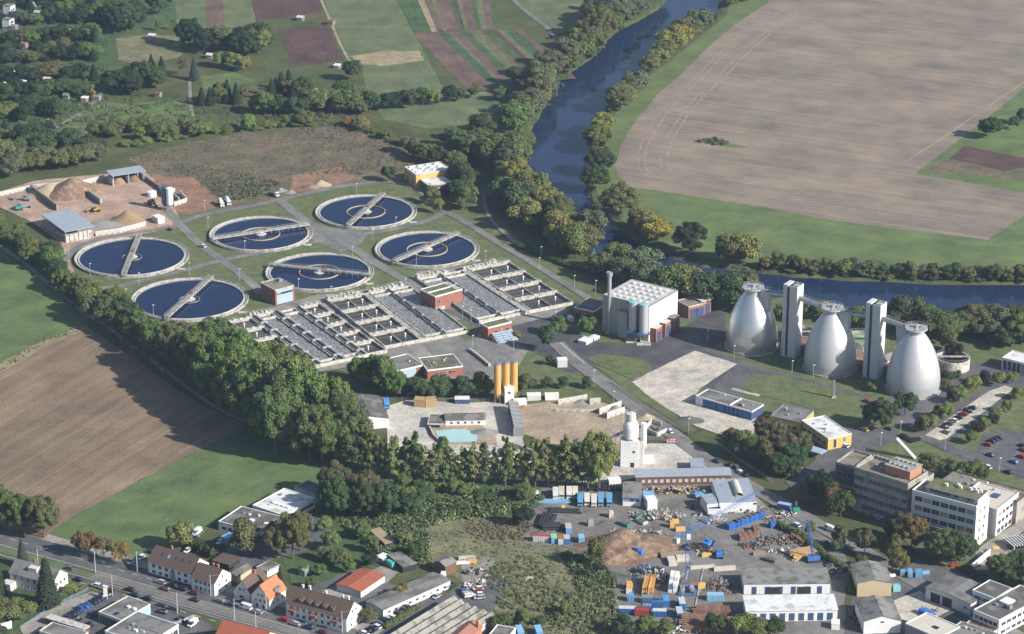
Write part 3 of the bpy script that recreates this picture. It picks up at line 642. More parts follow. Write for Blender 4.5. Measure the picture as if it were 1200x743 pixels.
FOL = {  # foliage colours
 'green': ('mid green', (.095, .132, .048)), 'dark': ('dark green', (.052, .080, .036)), 'deep': ('deep green', (.028, .046, .026)),
 'olive': ('olive green', (.100, .115, .048)), 'yellow': ('yellowing', (.165, .165, .055)), 'lime': ('light green', (.130, .170, .058)),
 'grey': ('grey green', (.095, .115, .066)), 'brown': ('brownish', (.098, .096, .05)), 'rust': ('rusty brown', (.12, .088, .045)),
 'purple': ('dark purple', (.045, .026, .026)), 'gold': ('golden', (.24, .20, .05)), 'blue': ('bluish', (.05, .075, .062)),
 'poplar': ('pale green', (.145, .175, .07)),
 'autumn': ('orange tinted', (.19, .125, .042))}
RT = random.Random(77)
KINDN = {'round': ('broadleaf_tree', 'broadleaf tree'), 'big': ('large_broadleaf_tree', 'large tree'), 'open': ('open_crowned_tree', 'open crowned tree'),
         'tall': ('poplar_tree', 'tall poplar'), 'slender': ('slender_tree', 'slender tree'), 'bush': ('bush', 'bush'), 'conifer': ('conifer_tree', 'conifer')}
NTREE = [0]
def tree(kind, px, py, h, w, col, label, group=None, world=None, name=None):
    loc = Vector(world) if world else P(px, py); loc.z = 0
    ws = w if kind not in ('tall', 'slender') else w * 2.1
    if kind == 'conifer': ws = min(w, 8 if not label.startswith('tallest') else 11) * 1.7
    if kind == 'conifer' and col not in ('deep', 'blue'): col = 'deep'
    nm = name or KINDN[kind][0]; c = FOL[col][1]; j = [RT.uniform(.88, 1.1), RT.uniform(.92, 1.12), RT.uniform(.85, 1.2)]
    cc = tuple(c[i] * j[i] for i in range(3)); sc = (ws * RT.uniform(.92, 1.08), ws * RT.uniform(.92, 1.08), h)
    NTREE[0] += 1; rz = RT.uniform(0, 6.28)
    cm = RT.choice(CROWN[kind])
    if kind == 'bush':
        o = obj(nm, cm, None, loc, rz, cc); o.scale = sc; return tag(o, label, 'bush', group)
    t = thing(nm, label, 'tree', loc, rz, group)
    o = obj('crown', cm, t, col=cc); o.scale = sc
    k = obj('trunk', RT.choice(TRUNKT if kind == 'tall' else TRUNK), t); k.scale = (h * .9 if kind != 'conifer' else h * .5, h * .9 if kind != 'conifer' else h * .5, h)
    return t
def mixcol(s): return [c for c, n in s for _ in range(n)]
def tree_row(line, n, kinds, h, w, cols, where, start, jit=2.0, depth=0, group=None, name=None):
    """n trees along a pixel polyline; depth = rows scattered sideways (m). Labels: size, colour, kind, rank along the row"""
    p = [P(*q) for q in line]; seg = [(p[i + 1] - p[i]).length for i in range(len(p) - 1)]; tot = sum(seg)
    g = random.Random(n * 13 + int(line[0][0]))
    for k in range(n):
        t = tot * (k + .5) / n; i = 0
        while i < len(seg) - 1 and t > seg[i]: t -= seg[i]; i += 1
        d = (p[i + 1] - p[i]).normalized(); nv = Vector((-d.y, d.x, 0)); a = p[i] + d * t + d * g.uniform(-jit, jit) + nv * (g.uniform(-jit, jit) + g.uniform(-depth, depth) / 2)
        kd = g.choice(kinds); cl = g.choice(cols); q = g.uniform(.75, 1.2); hh = h * q; ww = w * (.4 + .6 * q) * g.uniform(.9, 1.12)
        size = 'tall' if q > 1.07 else 'smaller' if q < .87 else 'medium'
        kn = KINDN[kd][1].split()[-1]; sz = size + ' ' if size != 'medium' else ''
        lab = f"{sz}{FOL[cl][0]} {kn}, {nth(k)} from {start} {where}"
        if len(lab.split()) > 16: lab = f"{FOL[cl][0]} {kn}, {nth(k)} from {start} {where}"
        if len(lab.split()) > 16: lab = f"{kn}, {nth(k)} from {start} {where}"
        if kd == 'bush': hh *= .4; ww *= .8
        tree(kd, 0, 0, hh, ww, cl, lab, group or ('trees ' + where), world=(a.x, a.y, 0), name=name or ('garden_tree' if 'garden' in where and kd in ('round', 'big') else 'riverside_tree' if 'bank' in where and kd in ('round', 'big') else None))
def clumps(name, label, poly, n, hr, colr, seed, cat='undergrowth', leaves=46):
    """ground cover nobody could count: small leafy clumps in ONE mesh"""
    pts = np.array([tuple(P(*q))[:2] for q in poly]); g = np.random.default_rng(seed)
    lo, hi = pts.min(0), pts.max(0); C = g.uniform(lo, hi, (n * 4, 2)); m = inside(pts, C[:, 0], C[:, 1]); C = C[m][:n]; n = len(C)
    if n == 0: return
    big = np.sin(C[:, 0] * .05 + seed) + np.sin(C[:, 1] * .07 + seed * 2) + g.normal(0, .4, n)
    S = np.clip(g.uniform(hr[0], hr[1], n) * (1 + .25 * big), hr[0] * .6, hr[1] * 1.5)
    N_ = n * leaves; ci = np.repeat(np.arange(n), leaves); d = g.normal(size=(N_, 3)); d /= np.linalg.norm(d, axis=1)[:, None]; d[:, 2] = np.abs(d[:, 2])
    r = g.uniform(.6, 1.05, N_)[:, None]; s1 = S[ci][:, None]
    c = np.concatenate([C[ci], np.zeros((N_, 1))], 1) + d * r * s1 * np.array([.75, .75, 1.0])
    nr = d + g.normal(scale=.5, size=(N_, 3)); nr /= np.linalg.norm(nr, axis=1)[:, None]
    t = np.cross(nr, g.normal(size=(N_, 3))); t /= np.linalg.norm(t, axis=1)[:, None] + 1e-9; b = np.cross(nr, t); s = s1 * .17 * g.uniform(.6, 1.4, N_)[:, None]
    V = np.stack([c - t * s, c - b * s, c + t * s, c + b * s], 1).reshape(-1, 3)
    colr = np.array([FOL[x][1] if isinstance(x, str) else x for x in colr]); cc = colr[g.integers(0, len(colr), n)] * g.uniform(.7, 1.3, (n, 1))
    T = np.concatenate([cc[ci] * g.uniform(.6, 1.4, (N_, 1)), np.ones((N_, 1))], 1); T = np.repeat(T, 4, 0)
    me = bpy.data.meshes.new(name); me.vertices.add(len(V)); me.vertices.foreach_set('co', V.astype(np.float32).ravel())
    me.loops.add(len(V)); me.loops.foreach_set('vertex_index', np.arange(len(V), dtype=np.int32)); me.polygons.add(N_)
    me.polygons.foreach_set('loop_start', np.arange(0, 4 * N_, 4, dtype=np.int32)); me.update(calc_edges=True)
    at = me.color_attributes.new('hue', 'FLOAT_COLOR', 'POINT'); at.data.foreach_set('color', T.astype(np.float32).ravel())
    me.materials.append(WEED); o = obj(name, me); return tag(o, label, cat, None, 'stuff')
WEED = bpy.data.materials.new('weeds'); WEED.use_nodes = True
_a = WEED.node_tree.nodes.new('ShaderNodeAttribute'); _a.attribute_name = 'hue'
WEED.node_tree.links.new(_a.outputs['Color'], WEED.node_tree.nodes['Principled BSDF'].inputs['Base Color']); WEED.node_tree.nodes['Principled BSDF'].inputs['Roughness'].default_value = .8
def hedge(pts, w, h, col, label, n=None):
    p = [P(*q) for q in pts]; g = random.Random(len(pts) + int(pts[0][0])); lob = []
    for a, b in zip(p[:-1], p[1:]):
        L = (b - a).length
        for k in range(max(1, int(L / (w * .55)))):
            q = a.lerp(b, k * w * .55 / L); lob.append((q.x - p[0].x + g.uniform(-.15, .15) * w, q.y - p[0].y + g.uniform(-.15, .15) * w, h * .48, w * .55, h * g.uniform(.48, .58)))
    me = leaf_cloud('hedge', lob, len(lob) * 160, .22, 5)
    o = obj('hedge', me, None, p[0], 0, FOL[col][1]); o.location.z = 0; return tag(o, label, 'hedge')

# river, left (near) bank from the top of the picture down
RC = mixcol([('olive', 3), ('green', 3), ('grey', 2), ('yellow', 1), ('lime', 1)])
tree_row([(770,-8),(745,12),(722,32),(698,46)], 9, ['big'], 20, 22, mixcol([('olive',2),('grey',2),('green',1)]), 'on the near bank at the upper river bend', 'the top')
tree_row([(756,14),(736,26),(716,40),(700,58),(682,76),(660,90)], 9, ['big', 'round'], 17, 18, mixcol([('olive',2),('grey',2),('yellow',1)]), 'overhanging the water below the upper bend', 'the top', jit=1)
tree_row([(690,8),(688,26)], 2, ['round'], 11, 10, ['olive'], 'behind the upper river bend', 'the top')
tree_row([(690,46),(676,62),(664,78),(650,92)], 6, ['round', 'big'], 16, 17, mixcol([('yellow',1),('olive',2),('grey',1)]), 'on the near bank below the upper bend', 'the top')
tree('big', 644, 92, 19, 24, 'grey', 'broad grey green willow where the lane meets the river')
tree_row([(640,108),(627,130),(612,146),(600,160)], 9, ['big', 'round'], 18, 19, RC, 'on the near bank beside the straight reach', 'the top', depth=6)
tree_row([(602,178),(603,205),(612,228),(630,248),(650,266),(675,286),(700,302)], 18, ['big', 'round'], 19, 19, RC, 'on the near bank of the lower reach', 'the top', depth=10)
tree_row([(560,165),(575,185),(585,210),(592,232),(604,250),(626,268),(655,287),(690,306)], 20, ['round', 'big'], 16, 17, mixcol([('green',2),('dark',2),('olive',2),('grey',1),('yellow',1)]), 'between the river path and the bank', 'the top', depth=10)
tree_row([(700,322),(735,334),(770,344),(800,352),(850,358),(890,362)], 17, ['big', 'round'], 16, 18, mixcol([('olive',2),('dark',2),('grey',2),('yellow',1)]), 'on the near bank behind the machine hall', 'the left', depth=14)
tree_row([(905,374),(935,374),(965,376),(1000,380),(1030,386),(1060,390)], 10, ['round'], 8.5, 9, mixcol([('green',2),('grey',2),('dark',1)]), 'behind the three digester tanks', 'the left', depth=6)
tree_row([(1055,385),(1085,388),(1110,395),(1140,398),(1170,400),(1215,405)], 12, ['big', 'round'], 14, 16, mixcol([('dark',3),('olive',1),('grey',1),('green',2)]), 'between the right digester and the river', 'the left', depth=22)
tree_row([(1090,384),(1130,386),(1165,386),(1215,390)], 7, ['big'], 12, 15, mixcol([('dark',2),('grey',2),('green',2)]), 'along the water behind the right car park', 'the left', depth=8)
tree('round', 1118, 424, 10, 9, 'purple', 'dark purple tree beside the round settling tank')
tree('round', 1112, 412, 11, 10, 'brown', 'brownish tree behind the round settling tank')
# far bank
FC = mixcol([('yellow', 3), ('olive', 3), ('grey', 1)])
tree_row([(888,-4),(868,4),(848,10)], 4, ['round'], 10, 13, ['olive','brown'], 'on the far bank at the top edge', 'the right')
tree_row([(822,33),(808,46),(795,60),(780,68),(768,80),(757,88)], 8, ['round', 'big'], 14, 18, FC, 'on the far bank beside the field edge', 'the top', jit=1)
tree_row([(748,108),(732,122),(722,134)], 4, ['big', 'round'], 15, 19, FC, 'on the far bank beside the straight reach', 'the top', jit=1)
tree_row([(710,150),(702,168),(698,182)], 4, ['big', 'round'], 15, 17, FC, 'on the far bank at the field corner', 'the top', jit=1)
tree('big', 704, 204, 16, 20, 'dark', 'dark green tree on the far bank nearest the meadow corner')
tree('big', 698, 224, 15, 17, 'dark', 'dark green tree leaning over the river below the field corner')
tree('big', 727, 254, 19, 23, 'olive', 'big olive tree with yellow top on the inside of the lower bend')
tree_row([(744,266),(760,276),(775,284)], 4, ['round'], 11, 14, ['yellow','brown','olive'], 'on the far bank past the lower bend', 'the left', jit=1)
tree('round', 768, 286, 14, 15, 'gold', 'golden topped tree on the far bank')
tree('big', 808, 298, 18, 18, 'deep', 'dark round tree standing alone at the meadow edge by the water')
tree_row([(848,306),(862,308),(878,312)], 4, ['round'], 14, 17, ['olive', 'yellow', 'dark'], 'on the far bank before the bridge walkways', 'the left', jit=1)
tree_row([(895,314),(930,318),(970,322),(1010,323),(1050,325),(1100,327),(1150,328),(1215,329)], 32, ['round', 'round', 'slender'], 8, 8, mixcol([('olive',3),('yellow',1),('dark',2),('grey',1),('lime',1)]), 'along the far bank right of the digesters', 'the left', jit=2)
tree_row([(890,313),(960,320),(1040,325),(1120,327),(1215,329)], 30, ['bush'], 8, 9, mixcol([('olive',2),('brown',1),('dark',2)]), 'at the foot of the far bank', 'the left', jit=2, group='bushes at the foot of the far bank')
tree('big', 1160, 162, 13, 16, 'dark', 'dark round tree in the grass notch beside the harvested field')
tree('round', 1187, 152, 8, 8, 'dark', 'smaller dark tree beside the right picture edge field')
tree('round', 1199, 146, 10, 9, 'dark', 'dark tree cut by the right edge beside the field')
clumps('weed_patch', 'dark weed tuft in the harvested field', [(818,166),(835,162),(856,167),(850,171),(830,170)], 45, (.8, 1.8), ['dark', 'olive'], 3)
# left hedgerow belt along the field path
HC = mixcol([('green', 3), ('dark', 2), ('olive', 2), ('grey', 1)])
tree_row([(-30,262),(0,279),(25,297),(50,316),(75,338),(95,356),(110,370)], 20, ['round', 'big'], 11, 11, HC, 'in the hedgerow above the left meadow', 'the upper end', depth=7)
tree_row([(-30,250),(10,272),(40,292),(62,315),(85,338),(108,358)], 16, ['bush', 'round'], 10, 9, HC, 'on the plant side of the left hedgerow', 'the upper end', depth=4)
tree_row([(118,376),(140,390),(162,402),(185,415),(205,425)], 13, ['round', 'big'], 16, 14, mixcol([('olive',1),('green',3),('dark',2),('grey',2)]), 'in the belt below the lower left clarifier', 'the upper end', depth=9)
tree_row([(195,436),(215,446),(235,458)], 6, ['big'], 24, 17, mixcol([('dark',2),('olive',1),('green',1)]), 'at the corner of the ploughed field', 'the upper end', depth=8)
GC = mixcol([('green', 4), ('lime', 3), ('olive', 1)])
tree_row([(235,436),(255,446),(275,456),(300,465),(325,475),(345,485)], 13, ['big'], 30, 22, GC, 'in the back row of the big grove', 'the left', depth=12)
tree_row([(250,462),(275,480),(305,495),(335,508),(365,520)], 12, ['big'], 33, 23, GC, 'in the middle row of the big grove', 'the left', depth=12)
tree_row([(270,490),(300,512),(335,535),(370,548),(400,552)], 11, ['big'], 31, 22, mixcol([('green',5),('dark',1)]), 'in the front row of the big grove', 'the left', depth=8)
tree_row([(385,515),(400,530),(415,545),(425,552)], 6, ['big'], 27, 19, mixcol([('dark',1),('green',3)]), 'at the right end of the big grove', 'the top', depth=8)
clumps('undergrowth', 'rough shrubs between the tall hedgerow and the basins', [(190,385),(250,392),(300,415),(350,440),(330,455),(260,430),(200,405)], 420, (.8, 2.4), ['olive', 'green', 'brown', 'grey'], 11)
clumps('undergrowth', 'weeds under the left hedgerow', [(-20,268),(20,290),(60,322),(100,358),(140,385),(200,430),(250,465),(245,478),(190,440),(130,398),(90,365),(40,325),(-20,282)], 500, (.6, 1.6), ['dark', 'green', 'olive'], 12)
clumps('undergrowth', 'dry weeds along the left field margin', [(0,428),(50,400),(100,378),(104,384),(50,406),(0,436)], 200, (.3, .9), ['olive', (.25, .2, .11)], 13)
# poplar row in front of the concrete works
for k, (x, y, hh, ww, cl, kd) in enumerate([(428,556,20,6.5,'green','tall'),(440,558,18,6,'poplar','tall'),(451,560,16,6,'poplar','slender'),(463,562,18,6.5,'poplar','tall'),(476,562,17,6,'grey','tall'),(488,563,20,6.5,'green','tall'),(498,566,15,5.5,'poplar','slender'),(509,566,16,6,'poplar','tall'),
    (520,566,19,6.5,'green','tall'),(531,566,14,5,'poplar','slender'),(543,567,15,6,'poplar','tall'),(555,568,17,6,'poplar','tall'),(567,568,17,6,'grey','tall'),(579,568,15,5,'poplar','slender'),(592,570,20,7,'green','tall'),(603,570,17,6,'poplar','slender'),(614,570,16,6,'poplar','tall'),
    (627,571,20,7,'poplar','tall'),(640,571,20,7,'poplar','tall'),(652,573,16,6,'grey','slender'),(664,573,21,8.5,'poplar','tall'),(676,574,20,8,'olive','tall'),(689,574,21,8.5,'poplar','tall'),(702,574,23,14,'poplar','big')]):
    tree(kd, x, y, hh * 1.2, ww * 1.12, cl, f"{FOL[cl][0]} {'sparse ' if kd == 'slender' else ''}tree, {nth(k)} from the left in the row before the concrete works", 'row of trees before the concrete works')
tree_row([(425,572),(460,578),(500,582),(545,586),(590,590),(625,592)], 17, ['round', 'bush'], 8, 8, mixcol([('green',3),('lime',1),('dark',2)]), 'on the bank below the poplar row', 'the left', depth=8)
tree_row([(415,585),(450,595),(490,602)], 7, ['round'], 9, 9, mixcol([('dark',2),('green',1)]), 'above the waste ground left corner', 'the left', depth=8)
clumps('undergrowth', 'green undergrowth on the bank above the waste ground', [(400,570),(470,565),(560,572),(640,585),(610,600),(520,612),(470,630),(420,600)], 1300, (.8, 2.0), ['green', 'dark', 'olive', 'lime', 'green'], 21)
clumps('undergrowth', 'green brambles on the slope right of the garden', [(385,600),(440,600),(500,625),(505,660),(470,668),(430,640)], 700, (.8, 1.8), ['dark', 'green', 'green', 'olive'], 22)
clumps('undergrowth', 'bushy weeds on the waste ground beside the scrap lane', [(575,665),(620,648),(640,672),(640,700),(600,705),(572,690)], 300, (.5, 1.2), ['green', 'olive', (.14,.13,.075), 'lime'], 23)
clumps('undergrowth', 'weeds along the lower edge of the waste ground', [(580,700),(640,690),(700,690),(722,700),(722,745),(600,745)], 700, (.5, 1.4), ['green', (.15,.14,.08), 'olive', 'lime'], 24)
clumps('undergrowth', 'dark brambles left of the tower crane yard', [(660,650),(700,652),(722,680),(718,700),(680,695)], 300, (.9, 2.0), ['dark', 'green', 'olive'], 25)
clumps('undergrowth', 'brown dead weeds on the waste ground', [(535,612),(590,606),(625,615),(610,634),(560,632)], 420, (.5, 1.0), [(.17,.12,.085),(.15,.11,.08),(.2,.15,.1)], 26)
clumps('undergrowth', 'dry tufts across the waste ground', [(500,625),(640,610),(700,660),(710,690),(600,690),(520,655)], 900, (.25, .8), [(.22,.19,.11),'olive','green'], 27)
tree('round', 698, 664, 14, 7, 'olive', 'upright olive tree beside the earth heap', name='upright_tree')
tree('round', 612, 616, 9, 9, 'deep', 'dark round tree at the edge of the waste ground left of the stacked pipes')
for k, (x, y, h_, w_, c) in enumerate([(730,740,8,9,'dark'),(758,741,8,9,'green'),(778,742,7,7,'olive'),(840,738,8,9,'dark'),(868,740,9,10,'lime'),(885,744,8,10,'green'),(905,742,8,9,'dark')]):
    tree('round', x, y + 4, h_, w_, c, f"{FOL[c][0]} tree, {nth(k)} from the left along the bottom edge below the crane yard", 'trees along the bottom edge')
tree_row([(580,742),(610,735),(640,728),(680,720)], 5, ['bush', 'round'], 7, 7, ['dark', 'green'], 'along the lower waste ground', 'the left', depth=5)
# foreground left
tree_row([(-15,620),(8,622),(28,625),(46,628),(62,632)], 7, ['big'], 18, 14, mixcol([('green',2),('olive',2),('dark',1)]), 'in the clump above the main street', 'the left', depth=8)
for k, (x, y, h_, w_, c) in enumerate([(88,645,7,4,'brown'),(101,652,12,9,'rust'),(122,656,10,8,'rust'),(143,663,11,9,'autumn'),(113,650,9,7,'brown')]):
    tree('open' if k != 1 else 'round', x, y, h_, w_, c, f"{FOL[c][0]} roadside tree, {['small leftmost','largest','middle','rightmost','rear'][k]} of the autumn trees beside the main street", 'autumn trees beside the main street')
tree('round', 211, 645, 12, 11, 'lime', 'light green tree behind the long white house')
hedge([(221,640),(238,648),(258,656)], 5, 5, 'dark', 'thick green hedge behind the long white house')
tree('round', 287, 652, 15, 13, 'olive', 'olive tree above the small sheds beside the white workshops')
for k, (x, y, h_, w_, c) in enumerate([(325,655,17,13,'brown'),(343,655,22,15,'brown'),(352,645,18,12,'grey')]):
    tree('big', x, y, h_, w_, c, f"brownish garden tree, {nth(k)} from the left of three below the white workshops", 'brownish garden trees')
tree_row([(380,600),(400,608),(425,605),(440,612),(415,590),(395,582)], 9, ['big'], 16, 14, mixcol([('dark',3),('green',1),('brown',1)]), 'right of the white workshops', 'the left', depth=6)
for k, (x, y, h_, w_, c) in enumerate([(380,622,6,7,'lime'),(388,645,9,8,'lime'),(378,657,6,6,'grey'),(398,663,7,8,'green'),(434,666,7,7,'deep'),(425,632,7,7,'green'),(436,648,7,7,'olive'),(410,672,6,6,'green'),(365,690,5,5,'olive'),(375,675,5,5,'green'),(355,672,4,4,'green'),(474,640,7,7,'lime'),(488,655,8,7,'dark'),(472,700,6,6,'yellow'),(432,730,6,7,'olive')]):
    tree('round', x, y, h_, w_, c, f"{FOL[c][0]} fruit tree or shrub, {nth(k)} listed from the left garden towards the garages", 'garden trees behind the apartment house')
tree('conifer', 329, 700, 14, 5, 'deep', 'dark conifer behind the orange roofed house')
tree('conifer', 56, 712, 22, 11, 'deep', 'tallest dark conifer beside the grey roofed house')
tree('conifer', 27, 664, 13, 6, 'blue', 'conifer on the tram side of the grey roofed house')
tree('conifer', -2, 700, 19, 11, 'deep', 'dark conifer cut by the left picture edge')
tree('round', 6, 735, 11, 13, 'olive', 'olive shrubby tree at the bottom left corner')
tree('round', 26, 728, 10, 12, 'green', 'rounded green tree left of the tallest conifer')
tree('round', 2, 758, 8, 9, 'dark', 'dark green shrub at the very corner of the picture')
tree('bush', 82, 697, 5, 5, 'lime', 'light shrub in the front garden of the grey roofed house')
hedge([(70,700),(85,694),(100,690)], 2, 1.6, 'green', 'low front garden hedge beside the driveway')
hedge([(455,736),(475,722),(492,712)], 3, 2.2, 'green', 'clipped hedge in front of the long grey garage')
# gardens upper left
GDC = mixcol([('deep', 6), ('dark', 5), ('green', 1), ('brown', 1), ('blue', 1)])  # dark greens, taken deeper to stand in for a cloud's shadow
rows = [((-10,10),(110,5),8,'in the first garden row at the top'),((0,30),(130,24),10,'in the second garden row'),((0,52),(120,46),10,'in the third garden row'),((0,74),(118,68),10,'in the fourth garden row'),
        ((-5,96),(112,92),10,'in the fifth garden row'),((-5,118),(100,112),9,'in the sixth garden row'),((-5,140),(75,134),8,'in the seventh garden row'),((-5,164),(50,160),6,'in the lowest garden row')]
for a, b, n, wh in rows: tree_row([a, b], n + 1, ['round', 'round', 'big', 'conifer'] if n != 9 else ['round'], 9.5, 13, GDC, wh, 'the left', jit=4, depth=9)
for a, b, n, wh in [((5,20),(125,14),9,'between the first and second garden rows'),((8,64),(118,58),9,'between the third and fourth garden rows'),((0,108),(95,104),8,'between the fifth and sixth garden rows')]:
    tree_row([a, b], n + 1, ['round', 'bush'], 7.5, 10, GDC, wh, 'the left', jit=4, depth=7)
tree('conifer', 113, 52, 14, 9, 'blue', 'bluish grey conifer at the right edge of the allotments')
tree('slender', 109, 118, 11, 5, 'gold', 'golden yellow tree at the end of the allotment lane')
tree_row([(130,30),(145,25),(160,32),(140,42)], 9, ['big'], 18, 19, mixcol([('dark',2),('deep',2)]), 'in the tall clump right of the allotments', 'the left', depth=6)
tree('big', 187, 17, 17, 18, 'dark', 'big dark tree on the pale field edge at the top')
tree('open', 186, 36, 8, 7, 'green', 'small open tree left of the pale field track'); tree('open', 204, 35, 7, 5, 'green', 'smaller open tree nearest the pale field track')
tree_row([(125,112),(140,108),(155,112),(150,98),(172,100),(185,104)], 11, ['big', 'round'], 14, 15, mixcol([('deep',3),('dark',3)]), 'in the dark clump above the mown meadow', 'the left', depth=6)  # same deep tints, carrying the cloud shadow in the foliage colour
tree('conifer', 178, 88, 14, 8, 'deep', 'dark conifer, left of the pair above the clump'); tree('conifer', 190, 90, 14, 9, 'deep', 'dark conifer, right of the pair above the clump')
tree('big', 222, 55, 20, 21, 'deep', 'large dark tree beside the dry meadow'); tree('open', 215, 88, 12, 8, 'brown', 'thin brownish tree right of the two conifers')
tree('conifer', 228, 94, 16, 8, 'blue', 'bluish conifer right of the thin brownish tree')
tree_row([(235,60),(258,58),(275,62),(292,66),(300,55),(315,62)], 13, ['round', 'big'], 15, 16, mixcol([('dark',3),('lime',1),('olive',1),('deep',2)]), 'between the dry meadow and the bare field', 'the left', depth=8)
tree_row([(250,78),(270,80),(288,84)], 4, ['round'], 9, 9, mixcol([('green',1),('yellow',1),('dark',1)]), 'behind the garden lawn', 'the left', depth=4)
tree_row([(232,122),(244,124),(262,120),(278,122),(290,118)], 6, ['open', 'conifer', 'round'], 13, 9, mixcol([('dark',2),('deep',1),('brown',1)]), 'below the garden lawn', 'the left', jit=1)
tree_row([(315,118),(332,112),(345,118),(356,112),(325,105)], 11, ['big', 'conifer', 'round'], 14, 15, mixcol([('dark',3),('brown',1),('grey',1)]), 'around the garden house left of the bare field', 'the left', depth=4)
tree('big', 413, 94, 14, 13, 'dark', 'dark round tree at the corner of the straw strip')
tree_row([(300,132),(320,135),(345,136),(370,130),(395,132),(415,134),(432,130),(405,120)], 18, ['round', 'big'], 12, 15, mixcol([('dark',3),('green',1),('olive',1)]), 'in the gardens above the scrubland', 'the left', depth=8)
for k, (x, y, h_, w_, c) in enumerate([(454,128,10,11,'deep'),(466,127,10,11,'deep'),(480,126,12,12,'dark'),(496,124,11,10,'dark'),(508,123,10,9,'lime'),(527,121,11,11,'deep'),(540,119,8,8,'dark'),(556,115,9,8,'olive'),(586,118,9,9,'green'),(600,128,8,8,'dark')]):
    tree('round', x, y, h_, w_, c, f"{FOL[c][0]} tree, {nth(k)} from the left in the line below the pale green field", 'line of trees below the pale field')
tree_row([(590,98),(610,95),(620,105),(630,120)], 5, ['round', 'big'], 11, 11, mixcol([('dark',1),('green',1),('olive',1)]), 'below the end of the crop strips', 'the left', depth=4)
tree_row([(5,205),(30,200),(60,198),(90,192),(115,188)], 16, ['round'], 11, 13, mixcol([('olive',2),('green',2),('grey',1)]), 'behind the compost yard wall', 'the left', depth=10)
tree_row([(0,190),(30,182),(70,180),(100,178),(118,182)], 13, ['round'], 12, 14, mixcol([('dark',3),('olive',1),('grey',1)]), 'below the gravel parking lot', 'the left', depth=8)
tree_row([(112,162),(130,158),(150,155),(172,154),(200,160),(215,155),(235,150)], 18, ['round'], 7.5, 10, mixcol([('green',3),('olive',2),('dark',1)]), 'along the lower side of the mown meadow', 'the left', depth=8)
tree_row([(150,172),(175,165),(210,162),(250,156),(290,152),(330,148),(370,146)], 26, ['round', 'bush'], 9, 11, mixcol([('olive',2),('lime',1),('green',2)]), 'along the upper edge of the scrubland', 'the left', depth=6)
tree_row([(398,146),(420,150),(440,156),(460,164),(480,172)], 11, ['bush', 'round'], 7, 8, mixcol([('autumn',1),('yellow',1),('olive',2),('green',1)]), 'in the colourful hedge above the scrubland', 'the left', depth=4)
tree_row([(480,178),(500,186),(520,192),(535,200),(555,190),(540,178),(520,172)], 12, ['big', 'round'], 12, 13, mixcol([('dark',3),('grey',1),('green',1)]), 'between the scrubland and the river path', 'the left', depth=8)
tree_row([(530,215),(548,225),(540,240),(552,250)], 5, ['big', 'round'], 12, 12, mixcol([('dark',2),('green',1)]), 'right of the yellow building', 'the top', depth=6)
for k, (x, y, h_, w_, c) in enumerate([(506,240,11,9,'green'),(513,250,9,7,'yellow'),(524,236,9,9,'purple'),(455,213,9,9,'dark')]):
    tree('round', x, y, h_, w_, c, ['green tree in front of the yellow building','yellowing tree in front of the yellow building','purple leaved tree right of the yellow building','dark tree left of the yellow building'][k])
clumps('undergrowth', 'low bushes across the scrubland', [(155,185),(220,168),(300,152),(400,150),(465,165),(500,198),(430,205),(340,205),(300,225),(262,240),(225,205),(180,200)], 2600, (.3, 1.15), ['olive', (.15,.125,.08), (.13,.11,.07), (.18, .145, .10), 'brown'], 31, leaves=22)
clumps('undergrowth', 'dense green thicket behind the earth slope', [(200,200),(240,195),(290,205),(330,215),(300,232),(262,238),(235,212)], 700, (.5, 1.5), ['green', 'olive', 'dark', 'brown'], 32)
clumps('undergrowth', 'rough weeds between the gardens', [(60,150),(120,105),(220,110),(300,120),(420,135),(480,150),(300,150),(150,165)], 700, (.6, 1.8), ['olive', 'green', 'brown', 'dark'], 33, leaves=30)
clumps('undergrowth', 'garden shrubs and beds of the allotments', [(-30,-5),(130,-5),(125,60),(115,110),(60,150),(-30,180)], 1000, (.8, 2.2), ['dark', 'deep', 'green', 'brown'], 34, leaves=30)
clumps('undergrowth', 'bank vegetation on the near side of the river', [(690,60),(650,115),(605,170),(606,225),(660,275),(740,325),(860,355),(1000,370),(1200,378),(1200,386),(1000,380),(860,366),(740,338),(640,278),(592,228),(592,170),(640,105)], 1300, (1.2, 3), ['olive', 'green', 'dark'], 35, leaves=36)
clumps('undergrowth', 'bank vegetation on the far side of the river', [(850,10),(808,46),(755,85),(712,140),(690,190),(700,235),(760,280),(830,308),(930,322),(1100,330),(1215,327),(1215,331),(1100,330),(930,322),(830,311),(745,284),(690,240),(682,190),(704,135),(750,80),(800,42)], 1300, (.7, 2), ['olive', 'brown', 'green', 'dark'], 36, leaves=30)
hedge([(604,288),(640,303),(680,318),(720,330),(745,335)], 3.5, 2.5, 'dark', 'long dark hedge between the plant lawn and the river')
